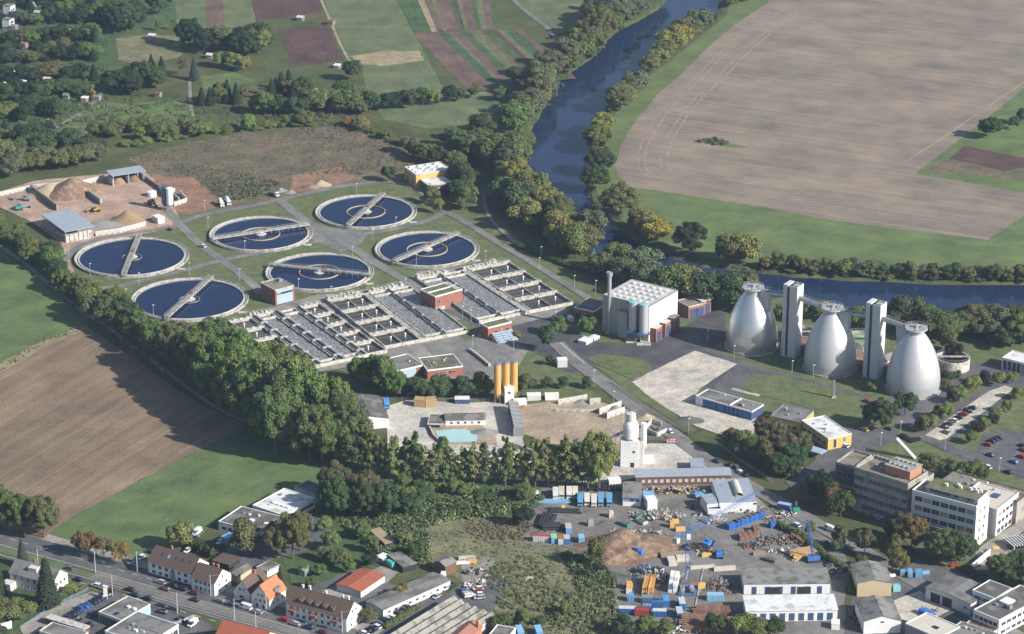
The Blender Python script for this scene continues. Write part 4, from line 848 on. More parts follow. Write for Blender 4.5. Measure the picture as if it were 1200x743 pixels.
# plant and street trees
tree('round', 641, 412, 13, 9, 'dark', 'dark tree at the street junction'); tree('round', 655, 394, 10, 8, 'green', 'green tree behind the dark tree at the street junction')
tree('round', 645, 428, 5, 5, 'dark', 'small shrub left of the white kiosk')
tree('round', 688, 392, 10, 9, 'green', 'green tree before the brown roofed annex of the hall')
tree('bush', 605, 396, 4, 4, 'yellow', 'yellowing shrub beside the screw pumps')
for k, x in enumerate([622, 641, 660, 689]): tree('round', x, [456,456,455,455][k], 5.5, 6, 'dark', f"small round dark tree, {nth(k)} from the left on the lawn above the white containers", 'small trees above the white containers')
tree_row([(436,462),(452,466),(462,455),(445,452),(425,452),(415,448)], 7, ['round', 'big'], 14, 11, mixcol([('green',2),('dark',1)]), 'between the basins and the dark roofed hall', 'the left', depth=4)
tree_row([(462,465),(476,466),(492,467),(508,467),(522,466),(540,465),(556,466),(568,466)], 12, ['round'], 9.5, 9, mixcol([('dark',4),('green',1),('brown',1),('olive',1)]), 'behind the timber bins of the concrete works', 'the left', jit=1, depth=4)
tree('round', 574, 466, 9, 7, 'olive', 'olive tree left of the orange silos'); tree('round', 615, 460, 9, 8, 'olive', 'olive tree right of the orange silos')
for k, (x, y, h_, w_, c) in enumerate([(858,530,11,9,'rust'),(868,535,12,10,'green'),(880,540,11,10,'brown'),(895,545,12,12,'brown'),(905,530,16,13,'brown'),(918,545,16,14,'olive'),(930,552,13,12,'dark'),(938,535,12,11,'brown'),(912,558,11,12,'dark'),(895,520,14,10,'rust'),(928,560,9,9,'dark')]):
    tree('big' if k > 3 else 'round', x, y, h_, w_, c, f"{FOL[c][0]} tree, {nth(k)} of the clump beside the street before the orange annex", 'clump beside the street')
tree('big', 1034, 503, 15, 15, 'dark', 'large dark tree in front of the right digester'); tree('round', 1060, 488, 12, 10, 'dark', 'second dark tree nearer the right digester')
tree('big', 1024, 500, 12, 11, 'olive', 'olive tree left of the large dark tree before the digester'); tree('bush', 1022, 458, 5, 6, 'green', 'green bush at the foot of the right stair tower'); tree('round', 1108, 458, 6, 5, 'olive', 'small olive tree right of the right digester')
for k, (x, y) in enumerate([(1088,506),(1106,492),(1124,473),(1140,461)]):
    tree('round', x, y, 8.5, 7.5, 'lime', f"light green parking tree, {nth(k)} from the bottom in the upper parking row", 'light green parking trees')
    tree('round', x - 8, y + 1, 6.5, 6, 'purple', f"dark purple parking tree, {nth(k)} from the bottom in the upper parking row", 'purple parking trees')
tree('round', 1153, 452, 7, 6, 'purple', 'dark purple tree at the top end of the parking row'); tree('round', 1170, 453, 7, 7, 'lime', 'light green tree, left one before the glass building'); tree('round', 1185, 449, 6, 6, 'lime', 'light green tree, right one before the glass building')
for k, (x, y, c) in enumerate([(1137,520,'green'),(1152,504,'lime'),(1166,493,'lime'),(1180,484,'lime'),(1193,468,'lime'),(1146,510,'purple'),(1163,500,'purple')]):
    tree('round', x, y, 6, 6, c, f"{FOL[c][0]} young tree, {nth(k)} along the lawn side of the car park", 'young trees along the lawn side')
hedge([(1058,512),(1068,518),(1080,514)], 3, 1.5, 'purple', 'dark clipped hedge at the end of the parking row')
for k, (x, y, h_, w_, c) in enumerate([(1085,553,8,8,'green'),(1098,557,9,9,'grey'),(1112,561,9,9,'olive'),(1128,563,9,10,'grey'),(1140,564,10,10,'olive'),(1150,567,8,7,'dark')]):
    tree('open' if k % 2 else 'round', x, y, h_, w_, c, f"{FOL[c][0]} tree, {nth(k)} from the left behind the white office", 'trees behind the white office')
for k, (x, y, h_, w_, c) in enumerate([(958,590,15,11,'deep'),(967,598,14,9,'deep'),(976,602,13,8,'rust'),(985,606,12,9,'dark')]):
    tree('round', x, y, h_, w_, c, f"{FOL[c][0]} tree, {nth(k)} from the left of the dark office block", 'dark trees at the office block')
for k, (x, y, h_, w_, c) in enumerate([(1053,640,15,13,'dark'),(1068,644,16,14,'rust'),(1050,632,11,9,'dark'),(1104,660,15,14,'grey'),(1120,662,15,13,'dark'),(1131,658,12,10,'dark'),(1092,652,12,9,'olive')]):
    tree('big', x, y, h_, w_, c, f"{FOL[c][0]} tree, {nth(k)} of the group in front of the white office", 'trees in front of the white office')
for k, (x, y, h_, w_, c) in enumerate([(983,644,11,7,'brown'),(1013,650,11,8,'brown'),(982,648,6,5,'grey'),(1010,666,6,6,'olive'),(1046,660,12,7,'olive'),(1053,673,10,8,'olive'),(948,628,6,5,'olive')]):
    tree('round', x, y, h_, w_, c, f"{FOL[c][0]} tree, {nth(k)} along the shaded visitor parking", 'trees along the visitor parking')
tree_row([(1165,682),(1180,682),(1195,680),(1215,690)], 5, ['big'], 12, 12, ['dark', 'green'], 'behind the lower office roof', 'the left', depth=5)
hedge([(912,618),(930,626),(948,638),(968,655),(988,668),(998,672)], 3, 3, 'green', 'long clipped hedge between the timber stack and the parking')
hedge([(997,678),(996,690),(999,698)], 2.5, 2.5, 'green', 'short hedge left of the beige gabled hall')
hedge([(1132,668),(1145,676),(1160,683)], 5, 2.5, 'dark', 'low dark hedge above the garage hall')
hedge([(1098,440),(1112,445),(1128,442)], 2.5, 4, 'dark', 'green hedge in front of the round settling tank')
clumps('margin_tufts', 'weedy tufts along the edge of the harvested field', [(903,3),(862,27),(828,56),(797,87),(771,109),(747,138),(729,165),(720,190),(722,206),(735,219),(800,229),(900,245),(1040,268),(1157,283),(1157,280),(1040,265),(900,242),(800,226),(737,216),(725,204),(724,190),(733,166),(751,140),(774,112),(800,90),(831,59),(865,30),(906,6)], 420, (.25, .7), ['olive', 'green', (.2,.17,.1)], 42, leaves=16)
clumps('margin_tufts', 'weedy tufts along the edges of the ploughed field', [(104,385),(150,415),(200,452),(255,484),(296,500),(230,529),(150,570),(76,611),(76,609),(150,567),(229,527),(290,499),(252,484),(198,453),(148,417),(103,387)], 260, (.25, .6), ['olive', 'green'], 43, leaves=16)
clumps('grass', 'tufts and weeds along the street fence', [(700,438),(760,475),(820,515),(840,530),(838,534),(810,515),(750,474),(700,444)], 200, (.3, .7), ['green', 'olive'], 41)

# ---------------------------------------------------------------- sewage works
def wang(a, b, z=0):
    d = P(*b, z) - P(*a, z); return math.atan2(d.y, d.x)
def clarifier(cx, cy, Rr, b0, b1, label, inner):
    c = P(cx, cy, 1.3); c.z = 0
    t = thing('clarifier_tank', label, 'settling tank', c, 0, 'round clarifier tanks')
    m = MB(); m.lathe([(Rr - .35, 0), (Rr, 0), (Rr, 1.35), (Rr - .45, 1.35), (Rr - .45, .9), (Rr - .5, .2)], 96); m.build('outer_wall', mt['conc'], t)
    m = MB(); m.lathe([(Rr - .46, .95), (Rr - 1.3, .95), (Rr - 1.35, .6), (Rr - 1.95, .6), (Rr - 2.0, 1.1), (Rr - 2.6, 1.1), (Rr - 2.62, .2)], 96); m.build('overflow_channel', mt['conc_l'], t)
    m = MB(); m.lathe([(Rr - 2.61, 1.02), (Rr - 2.75, 1.02), (Rr - 2.75, .2)], 96); m.build('weir_plate', mt['steel'], t)
    MB().disc(Rr - 2.6, .55, 96).build('water_surface', mt['tankw'], t)
    if inner:
        m = MB(); m.lathe([(inner, .3), (inner, 1.0), (inner - .35, 1.0), (inner - .35, .3)], 64, closed=True); m.build('scum_ring', mt['yellowc'], t)
    else:
        m = MB(); m.lathe([(5.2, .3), (5.2, .85), (5.0, .85), (5.0, .3)], 40, closed=True); m.build('inlet_ring', mt['conc'], t)
    m = MB(); m.lathe([(3.0, .2), (3.0, .9), (2.0, 1.3), (1.6, 1.3), (1.6, 2.3), (0.01, 2.4)], 28); m.build('centre_pier', mt['conc_l'], t)
    # travelling bridge
    a = wang(b0, b1, 2.4); L = Rr - .2; ca, sa = math.cos(a), math.sin(a)
    pt = lambda s, o, z: (s * ca - o * sa, s * sa + o * ca, z)
    m = MB()
    for o in (-1.1, 1.1): m.beam(pt(-L, o, 2.25), pt(L, o, 2.25), .35, .7)
    k = -L
    while k < L: m.beam(pt(k, -1.1, 2.3), pt(k, 1.1, 2.3), .3, .3); k += 2.2
    m.beam(pt(-L, 0, 2.58), pt(L, 0, 2.58), 1.5, .06); br = m.build('travelling_bridge', mt['conc'], t)
    for s in (-1, 1):
        m = MB(); m.beam(pt(-L, s * 1.15, 3.6), pt(L, s * 1.15, 3.6), .1, .1); m.beam(pt(-L, s * 1.15, 3.1), pt(L, s * 1.15, 3.1), .07, .07); k = -L
        while k < L: m.tube(pt(k, s * 1.15, 2.5), pt(k, s * 1.15, 3.6), .06, 4); k += 2.5
        m.build('railing', mt['galv'], br)
    m = MB(); k = 5.5
    while k < L - 3:
        m.tube(pt(k, 1.9, .3), pt(k, 1.2, 2.3), .09, 4); m.tube(pt(k, 2.6, .45), pt(k + 1.6, 1.9, .45), .18, 4); m.beam(pt(k, -1.2, .4), pt(k, -1.2, 2.2), .15, .15); k += 3.2
    m.build('scraper_arm', mt['galv'], t)
    for s in (-1, 1):
        m = MB(); q = pt(s * (Rr - .3), 0, 0); m.box(q[0] - .9, q[0] + .9, q[1] - .9, q[1] + .9, 1.36, 2.0); m.build('drive_carriage', mt['steel'], t)
    m = MB(); q = pt(3, 0, 0); m.box(q[0] - .5, q[0] + .5, q[1] - .5, q[1] + .5, 2.62, 3.7); m.build('control_box', mt['red'], t)
    m = MB(); q = (Rr * .93, -Rr * .55); m.box(q[0] - 1.6, q[0] + 2.4, q[1] - 1.2, q[1] + 1.2, .05, .3); m.build('inspection_slab', mt['conc_l'], t)
mt['yellowc'] = M('ochre stained concrete', (.42, .36, .24), (.34, .29, .2), .5)
clarifier(154.5, 300, 29.8, (144, 323), (163.7, 273.5), 'clarifier tank with dark blue water beside the compost yard, bridge almost upright', None)
clarifier(222, 349.5, 29.6, (196, 372), (252, 322), 'lowest clarifier tank, nearest the hedgerow, with slanting bridge and no inner ring', None)
clarifier(305.7, 273, 27.6, (247, 279.5), (364, 262), 'clarifier tank directly above the blue fronted brick building with near level bridge', 10.3)
clarifier(429, 247, 27.8, (408, 264), (450, 226), 'clarifier tank nearest the yellow building, bridge crossing an ochre ring', 10.6)
clarifier(500.5, 291, 27.6, (461, 305), (540, 270), 'rightmost clarifier tank beside the road to the machine hall', 10.8)
clarifier(374.5, 317.5, 27.9, (322, 309), (437, 321), 'clarifier tank behind the blue fronted brick building, bridge falling gently to the right', 10.6)

def frame(A, B, z=0):   # local frame: origin at A, x towards B
    a = P(*A, z); b = P(*B, z); return a, math.atan2((b - a).y, (b - a).x), (b - a).length
def basin_block(label, A, B, ulen, cols, rows_extra):
    """A = far left corner, B = far right corner (pixels); columns run towards the camera (-y local)"""
    a, rot, L = frame(A, B, 1.5); a.z = 0
    t = thing('aeration_basin', label, 'treatment basin', a, rot, 'aeration basin blocks')
    tw = sum(c[0] for c in cols); sc = L / tw; x = 0; D = -ulen
    top = 1.6
    for i, (w_, kind, n) in enumerate(cols):
        w_ *= sc; x1 = x + w_
        m = MB(); m.box(x - .35, x + .35, D, 0, 0, top + .08); m.build('basin_wall', mt['conc'], t)
        if kind == 'lane':
            m = MB(); m.add([(x + .35, D + 4.6, .95), (x1 - .35, D + 4.6, .95), (x1 - .35, -5.6, .95), (x + .35, -5.6, .95)], [(0, 1, 2, 3)]); m.build('aerated_water', mt['foam'], t)
            m = MB(); m.add([(x + .35, D, .6), (x1 - .35, D, .6), (x1 - .35, D + 4.4, .6), (x + .35, D + 4.4, .6)], [(0, 1, 2, 3)]); m.build('water_surface', mt['sludge'], t)
            m = MB(); m.box(x + .35, x1 - .35, D + 3.6, D + 4.6, 0, top); m.build('cross_wall', mt['conc_l'], t)
            m = MB(); m.box(x + .35, x1 - .35, -5.6, -4.4, 0, top + .3); m.build('cross_wall', mt['conc_l'], t)
            m = MB(); m.add([(x + .35, -4.4, .7), (x1 - .35, -4.4, .7), (x1 - .35, 0, .7), (x + .35, 0, .7)], [(0, 1, 2, 3)]); m.build('water_surface', mt['sludge'], t)
        elif kind == 'wall':      # thick double wall carrying pipes
            m = MB(); m.box(x + .35, x1 - .35, D, 0, .0, top - .5); m.build('channel_floor', mt['conc_d'], t)
            m = MB(); m.box(x + w_ * .4, x + w_ * .6, D, 0, top - .5, top + .9); m.build('gutter_wall', mt['dark'], t)
            m = MB(); m.tube((x + w_ * .25, D, top + .2), (x + w_ * .25, 0, top + .2), .32, 8); m.tube((x + w_ * .8, D, top + .2), (x + w_ * .8, 0, top + .2), .25, 8); m.build('air_pipe', mt['galv'], t)
            k = D + 4
            while k < -2:
                m = MB(); m.box(x - .2, x1 + .2, k, k + .9, top + .5, top + .9); m.box(x + .1, x1 - .1, k + .1, k + .8, top + .9, top + 1.5); m.build('valve_bridge', mt['galv'], t); k += 11
        elif kind in ('cells', 'cells2'):
            step = ulen / n
            for k in range(n):
                y1 = -k * step; y0 = y1 - step
                m = MB(); m.add([(x + .35, y0, .55), (x1 - .35, y0, .55), (x1 - .35, y1, .55), (x + .35, y1, .55)], [(0, 1, 2, 3)]); m.build('water_surface', mt['sludge'], t)
                m = MB(); m.box(x - .8, x1 + .4, y1 - 1.3, y1 + .9, top + .05, top + .5); m.box(x + .3, x1 - .3, y1 - .8, y1 + .3, 0, top + .05)
                for q in range(3): m.box(x + w_ * (q + .4) / 3.2, x + w_ * (q + .4) / 3.2 + 1.3, y1 - .9, y1 + .2, top + .5, top + 1.1)
                m.build('walkway_slab', mt['conc_l'], t)
                for yy in (y1 - 1.3, y1 + .9):
                    m = MB(); m.beam((x - .8, yy, top + 1.5), (x1 + .4, yy, top + 1.5), .06, .06)
                    for q in range(6): m.tube((x - .8 + (w_ + 1.2) * q / 5, yy, top + .5), (x - .8 + (w_ + 1.2) * q / 5, yy, top + 1.5), .04, 4)
                    m.build('railing', mt['galv'], t)
                m = MB(); q = x + w_ * .35; m.tube((q, y0 + step * .45, .4), (q, y0 + step * .45, 2.2), .3, 8); m.box(q - .4, q + .4, y0 + step * .45 - .4, y0 + step * .45 + .4, 2.2, 2.7); m.build('stirrer', mt['white'], t)
                if kind == 'cells2':
                    m = MB(); m.box(x + w_ / 2 - .25, x + w_ / 2 + .25, y0 + .2, y1 - 1.7, 0, top); m.build('divider_wall', mt['conc'], t)
                    m = MB(); q = x + w_ * .78; m.tube((q, y0 + step * .5, .4), (q, y0 + step * .5, 2.2), .3, 8); m.box(q - .4, q + .4, y0 + step * .5 - .4, y0 + step * .5 + .4, 2.2, 2.7); m.build('stirrer', mt['white'], t)
        elif kind == 'gap':
            m = MB(); m.box(x + .35, x1 - .35, D, 0, 0, top - .25); m.build('walkway', mt['conc'], t)
        x = x1
    m = MB(); m.box(x - .35, x + .35, D, 0, 0, top + .08); m.build('basin_wall', mt['conc'], t)
    for yy in (0, D):
        m = MB(); m.box(-.35, x + .35, yy - .35, yy + .35, 0, top + .12); m.build('end_wall', mt['conc_l'], t)
    g = random.Random(int(L * 10))
    for (fx0, fx1, ny) in rows_extra:     # inlet works along the far end
        m = MB()
        m.box(L * fx0, L * fx1, .4, 4.2, 0, 1.9)
        for q in range(int((fx1 - fx0) * L / 2.2)):
            xx = L * fx0 + q * 2.2 + .3; m.box(xx, xx + g.uniform(.8, 1.8), g.uniform(.6, 1.5), g.uniform(2.2, 4), 1.9, g.uniform(2.2, 3.4))
        for q in range(int((fx1 - fx0) * L / 3)):
            xx = L * fx0 + q * 3; m.tube((xx, .5, 1.9), (xx, .5, 3.1), .05, 4); m.tube((xx, 4, 1.9), (xx, 4, 3.1), .05, 4)
        m.beam((L * fx0, .5, 3.1), (L * fx1, .5, 3.1), .07, .07); m.beam((L * fx0, 4, 3.1), (L * fx1, 4, 3.1), .07, .07)
        m.build('inlet_works', mt['conc_l'], t)
    return t
basin_block('left block of aeration basins with two foaming lanes between rows of small dark cells', (270, 377), (374, 355.5), 71,
            [(11, 'cells', 5), (4, 'wall', 0), (8, 'lane', 0), (4.6, 'wall', 0), (8, 'lane', 0), (4, 'wall', 0), (10, 'cells', 5)], [(.22, .5, 1)])
basin_block('middle block of aeration basins with paired dark cells beside two foaming lanes', (385, 352), (480, 335), 68,
            [(18, 'cells2', 4), (3.5, 'gap', 0), (9, 'lane', 0), (1.2, 'wall', 0), (11, 'lane', 0)], [(.0, .42, 1), (.5, .95, 1)])
basin_block('right block of aeration basins next to the grass and the plant road', (490, 327), (596, 306.5), 66,
            [(10, 'lane', 0), (1.2, 'wall', 0), (10.5, 'lane', 0), (3.5, 'gap', 0), (20, 'cells2', 4)], [(.0, .35, 1), (.5, .9, 1)])

# --- digesters
EGG = [(11.7, -.1), (12.0, 1.5), (12.3, 4), (12.35, 6), (12.05, 9.3), (11.2, 13.6), (10.4, 16.4), (9.3, 19.3), (8.1, 21.9), (6.8, 24.2), (5.5, 26.3), (3.8, 28.4)]
def egg_profile():
    out = []
    for i in range(len(EGG) - 1):
        a, b = EGG[i], EGG[i + 1]
        p0 = EGG[max(0, i - 1)]; p3 = EGG[min(len(EGG) - 1, i + 2)]
        for k in range(4):
            t = k / 4; f = lambda q0, q1, q2, q3: .5 * ((2*q1) + (-q0+q2)*t + (2*q0-5*q1+4*q2-q3)*t*t + (-q0+3*q1-3*q2+q3)*t**3)
            out.append((f(p0[0], a[0], b[0], p3[0]), f(p0[1], a[1], b[1], p3[1])))
    out.append(EGG[-1]); return out
def digester(cx, cy, label, skin, gdir):
    c = P(cx, cy); t = thing('digester_tank', label, 'digester', c, 0, 'egg shaped digester tanks')
    pr = egg_profile(); n = 112; cuts = [0, 8, 16, 24, 32, 44]
    for a, b in zip(cuts[:-1], cuts[1:]):      # rings of upright cladding strips
        seg = pr[a:b + 1]; e = .03; first = seg[0]
        m = MB(); m.lathe([(first[0] - .1, first[1] + .0)] + [(first[0], first[1] + .03)] + seg[1:-1] + [(seg[-1][0], seg[-1][1] - .02), (seg[-1][0] - .1, seg[-1][1] - .0)], n, ribs=.022)
        m.build('cladding_ring', mt[skin], t, smooth=False)
    m = MB(); m.lathe([(12.9, 0), (12.9, .9), (12.0, .9)], 64); m.build('base_ring', mt['conc'], t)
    m = MB(); m.lathe([(3.7, 28.5), (3.7, 29.6), (5.2, 30.4), (5.2, 30.9), (.01, 30.9)], 32); m.build('platform', mt['lgrey'], t)
    m = MB()
    for k in range(24):
        a = k * math.pi / 12; m.tube((5.0 * math.cos(a), 5.0 * math.sin(a), 30.9), (5.0 * math.cos(a), 5.0 * math.sin(a), 32.1), .06, 4)
    for z in (31.5, 32.1): m.lathe([(5.06, z), (5.06, z + .1), (4.94, z + .1), (4.94, z)], 32, closed=True)
    m.build('railing', mt['galv'], t)
    m = MB(); m.lathe([(1.2, 30.9), (1.2, 32.2), (.01, 32.5)], 14); m.box(1.8, 3.2, -1, .6, 30.9, 32); m.tube((-2.4, 1, 30.9), (-2.4, 1, 33), .3, 8); m.tube((-2.4, 1, 32.5), (0, 0, 32.2), .2, 6)
    for k in range(6):
        a = k * 1.05 + .3; m.tube((1.2 * math.cos(a), 1.2 * math.sin(a), 31.3), (4.9 * math.cos(a), 4.9 * math.sin(a), 31.2), .12, 5)
    m.build('gas_dome', mt['galv'], t)
    if gdir:      # tapered bracket under the walkway, resting on the shell
        ca, sa = math.cos(gdir), math.sin(gdir); f = lambda s, o, z: (s * ca - o * sa, s * sa + o * ca, z)
        m = MB(); vs = []
        for o in (-1.5, 1.5): vs += [f(3.6, o, 29.9), f(9.6, o, 29.9), f(8.9, o, 19.0), f(6.2, o, 24)]
        m.add(vs, [(0, 3, 2, 1), (4, 5, 6, 7), (0, 1, 5, 4), (1, 2, 6, 5), (2, 3, 7, 6), (3, 0, 4, 7)]); m.build('support_bracket', mt['lgrey'], t)
    return c
mt['lgrey'] = M('light grey sheet', (.46, .48, .50), (.40, .42, .44), .3, rough=.5, metal=.1)
T1, T2 = P(926.5, 416), P(1022.5, 441)
g1 = P(880.5, 406.5); g2 = P(972.5, 431.5); g3 = P(1069.5, 456.5)
ax = math.atan2((g3 - g1).y, (g3 - g1).x)
digester(880.5, 406.5, 'leftmost egg shaped digester with the shiniest metal shell, beside the concrete apron', 'metal', ax)
digester(972.5, 431.5, 'middle egg shaped digester standing between the two concrete stair towers', 'metalm', ax)
digester(1069.5, 456.5, 'rightmost egg shaped digester next to the car park trees', 'metalm', None)
def stair_tower(c, h, label):
    t = thing('stair_tower', label, 'tower', c, ax + R(4), 'concrete stair towers')
    m = MB(); m.box(-3.6, -1.2, -3.3, 3.3, 0, h); m.build('lift_shaft', mt['towerc'], t)
    m = MB(); m.box(-.4, 3.8, -3.3, 3.3, 0, h - 1.2); m.build('stair_shaft', mt['towerc'], t)
    m = MB(); m.box(-1.2, -.4, -3.0, 3.0, 0, h - .6); m.build('dark_slot', mt['dark'], t)  # dark infill of the slot between the two shafts
    for y0, y1, x0, x1 in ((-3.3, -3.0, -.4, 3.8), (3.0, 3.3, -.4, 3.8), (-3.0, 3.0, 3.5, 3.8)):
        m = MB(); m.box(x0, x1, y0, y1, h - 1.2, h - .2); m.build('parapet', mt['towerc'], t)
    m = MB(); m.box(.4, 2.6, -1.6, 1.6, h - 1.2, h - .4); m.build('roof_hatch', mt['conc'], t)
    m = MB(); m.box(-1.3, -.3, -3.62, -3.32, 1, h - 1); m.build('dark_strip', mt['dark'], t)  # dark strip in front of the slot
    m = MB(); m.box(-3.8, 4, -3.6, 3.6, 0, .4); m.build('plinth', mt['conc'], t)
mt['towerc'] = M('fair faced concrete', (.56, .555, .55), (.50, .495, .49), .12, mott=.25)
stair_tower(T1, 36.5, 'left concrete stair tower between the shiny and the middle digester')
stair_tower(T2, 37.5, 'right concrete stair tower between the middle and the right digester')
def access_bridge(a, b, label):
    d = b - a; L = d.length; rot = math.atan2(d.y, d.x); t = thing('access_bridge', label, 'walkway', (a.x, a.y, 29.7), rot, 'walkways between digesters and towers')
    m = MB(); m.box(0, L, -1.5, 1.5, -.25, .9); m.build('box_girder', mt['lgrey'], t)
    m = MB(); m.box(0, L, -1.25, 1.25, .905, .98); m.build('deck', mt['conc'], t)
    for s in (-1.4, 1.4):
        m = MB(); m.beam((0, s, 2.1), (L, s, 2.1), .1, .1); m.beam((0, s, 1.5), (L, s, 1.5), .07, .07)
        for k in range(int(L / 2) + 1): m.tube((min(L, k * 2), s, .9), (min(L, k * 2), s, 2.1), .06, 4)
        m.build('railing', mt['galv'], t)
    m = MB(); m.tube((0, -.8, 1.3), (L, -.8, 1.3), .22, 6); m.tube((0, -.3, 1.25), (L, -.3, 1.25), .16, 6); m.build('pipe', mt['galv'], t)
dirv = (g3 - g1).normalized()
access_bridge(g1 + dirv * 5.2, T1 - dirv * 3.6, 'walkway from the shiny left digester to the left stair tower')
access_bridge(T1 + dirv * 3.8, g2 - dirv * 5.2, 'walkway from the left stair tower to the middle digester')
access_bridge(g2 + dirv * 5.2, T2 - dirv * 3.6, 'walkway from the middle digester to the right stair tower')
access_bridge(T2 + dirv * 3.8, g3 - dirv * 5.2, 'walkway from the right stair tower to the right digester')
t = thing('support_bracket_frame', 'tapered steel bracket carrying the walkway on the left of the right digester', 'bracket', g3, ax)
m = MB(); vs = []
for o in (-1.5, 1.5): vs += [(-3.6, o, 29.4), (-9.8, o, 29.4), (-8.6, o, 20.0), (-6.2, o, 24)]
m.add(vs, [(3, 0, 1, 2), (6, 5, 4, 7), (1, 0, 4, 5), (2, 1, 5, 6), (3, 2, 6, 7), (0, 3, 7, 4)]); m.build('bracket_plate', mt['lgrey'], t)

# ---------------------------------------------------------------- buildings
WM = {}
def win_mesh(w, h, kind='glass', n=2):
    k = (round(w, 2), round(h, 2), kind, n)
    if k not in WM:
        m = MB(); m.box(-w / 2, w / 2, -.05, 0, 0, h, 0); f = .05
        m.box(-w / 2 - f, w / 2 + f, -.11, -.004, -f, 0, 1); m.box(-w / 2 - f, w / 2 + f, -.11, -.004, h, h + f, 1)
        for i in range(n + 1):
            x = -w / 2 + w * i / n; m.box(x - f / 2, x + f / 2, -.10, -.006, 0, h, 1)
        WM[k] = m.mesh('window', [mt[kind], mt['frame']])
    return WM[k]
def door_mesh(w, h, kind):
    k = ('d', round(w, 2), round(h, 2), kind)
    if k not in WM:
        m = MB(); m.box(-w / 2, w / 2, -.09, 0, 0, h, 0); n = max(2, int(w / .9))
        for i in range(n + 1): x = -w / 2 + w * i / n; m.box(x - .05, x + .05, -.13, -.003, 0, h, 0)
        m.box(-w / 2 - .1, w / 2 + .1, -.14, -.004, h, h + .15, 0)
        WM[k] = m.mesh('door', [mt[kind]])
    return WM[k]
def face_tf(face, L, W, u, z):
    if face == 'f': return (u, -.012, z), 0
    if face == 'r': return (L + .012, u, z), math.pi / 2
    if face == 'b': return (L - u, W + .012, z), math.pi
    return (-.012, W - u, z), -math.pi / 2
def row(t, name, me, face, L, W, z, n, m0=1.2, m1=None, us=None):
    LL = L if face in 'fb' else W; m1 = m0 if m1 is None else m1
    us = us or [m0 + (LL - m0 - m1) * (k + .5) / n for k in range(n)]
    for u in us:
        loc, rz = face_tf(face, L, W, u, z); obj(name, me, t, loc, rz)
ALLB = {}
def bld(name, label, cat, A, B, C, h, roof='flat', wall='white', rmat='tar', rh=3.0, over=.3, par=.35, wins=(), z0=0, group=None, side=None, key=None, trim=None):
    """A-B = front eave as seen, C = far end of the right side (pixels, at height h above ground)"""
    a = P(*A, h); b = P(*B, h); c = P(*C, h); a.z = b.z = c.z = 0
    d = b - a; L = d.length; rot = math.atan2(d.y, d.x); n = Vector((-d.y, d.x, 0)).normalized(); W = (c - b).dot(n)
    t = thing(name, label, cat, a, rot, group)
    if roof == 'flat':
        MB().box(0, L, 0, W, z0, h - .02).build('wall', [mt[wall]], t)
        MB().box(.3, L - .3, .3, W - .3, h - .02, h + .06).build('roof', [mt[rmat]], t)
        m = MB(); 
        for x0, x1, y0, y1 in ((-.08, L + .08, -.08, .3), (-.08, L + .08, W - .3, W + .08), (-.08, .3, .3, W - .3), (L - .3, L + .08, .3, W - .3)): m.box(x0, x1, y0, y1, h - .3, h + par)
        m.build('parapet', [mt[trim or 'conc_l']], t)
        if L * W > 220 and name != 'machine_hall':
            rv_ = random.Random(int(L * W))
            for _ in range(rv_.randint(3, 6)):
                x_, y_, s_ = rv_.uniform(.15, .85) * L, rv_.uniform(.15, .85) * W, rv_.uniform(.4, 1.1)
                mv = MB(); mv.box(x_, x_ + s_, y_, y_ + s_ * rv_.uniform(.7, 1.5), h + .062, h + rv_.uniform(.4, 1.1)); mv.build('vent', [mt[rv_.choice(['galv', 'offwh', 'steel'])]], t)
    elif roof in ('gx', 'gy', 'lean'):
        if roof == 'gx': prof = [(0, 0), (W, 0), (W, h), (W / 2, h + rh), (0, h)]; m = MB(); m.add([(x, y, z) for x in (0, L) for (y, z) in prof], [(0,1,2,3,4), (9,8,7,6,5), (0,5,6,1), (1,6,7,2), (2,7,8,3), (3,8,9,4), (4,9,5,0)])
        elif roof == 'gy': prof = [(0, 0), (L, 0), (L, h), (L / 2, h + rh), (0, h)]; m = MB(); m.add([(x, y, z) for y in (0, W) for (x, z) in prof], [(4,3,2,1,0), (5,6,7,8,9), (1,6,5,0), (2,7,6,1), (3,8,7,2), (4,9,8,3), (0,5,9,4)])
        else: m = MB(); m.add([(0,0,0),(L,0,0),(L,W,0),(0,W,0),(0,0,h),(L,0,h),(L,W,h+rh),(0,W,h+rh)], [(0,3,2,1),(4,5,6,7),(0,1,5,4),(1,2,6,5),(2,3,7,6),(3,0,4,7)])
        m.build('wall', [mt[wall]], t)
        def slope(p, q, r_, s_):     # roof slab, 0.18 thick, outward offset
            vs = [Vector(x) for x in (p, q, r_, s_)]; nn = (vs[1] - vs[0]).cross(vs[2] - vs[1]).normalized() * .2
            if nn.z < 0: nn = -nn
            lo = [v + nn * .1 for v in vs]; hi = [v + nn for v in vs]
            mm = MB(); mm.add(lo + hi, [(3,2,1,0), (4,5,6,7), (0,1,5,4), (1,2,6,5), (2,3,7,6), (3,0,4,7)]); mm.build('roof', [mt[rmat]], t)
        o = over
        if roof == 'gx':
            k = rh / (W / 2) * o
            slope((-o, -o, h - k), (L + o, -o, h - k), (L + o, W / 2, h + rh), (-o, W / 2, h + rh)); slope((L + o, W + o, h - k), (-o, W + o, h - k), (-o, W / 2, h + rh), (L + o, W / 2, h + rh))
        elif roof == 'gy':
            k = rh / (L / 2) * o
            slope((-o, W + o, h - k), (-o, -o, h - k), (L / 2, -o, h + rh), (L / 2, W + o, h + rh)); slope((L + o, -o, h - k), (L + o, W + o, h - k), (L / 2, W + o, h + rh), (L / 2, -o, h + rh))
        else: slope((-o, -o, h), (L + o, -o, h), (L + o, W + o, h + rh), (-o, W + o, h + rh))
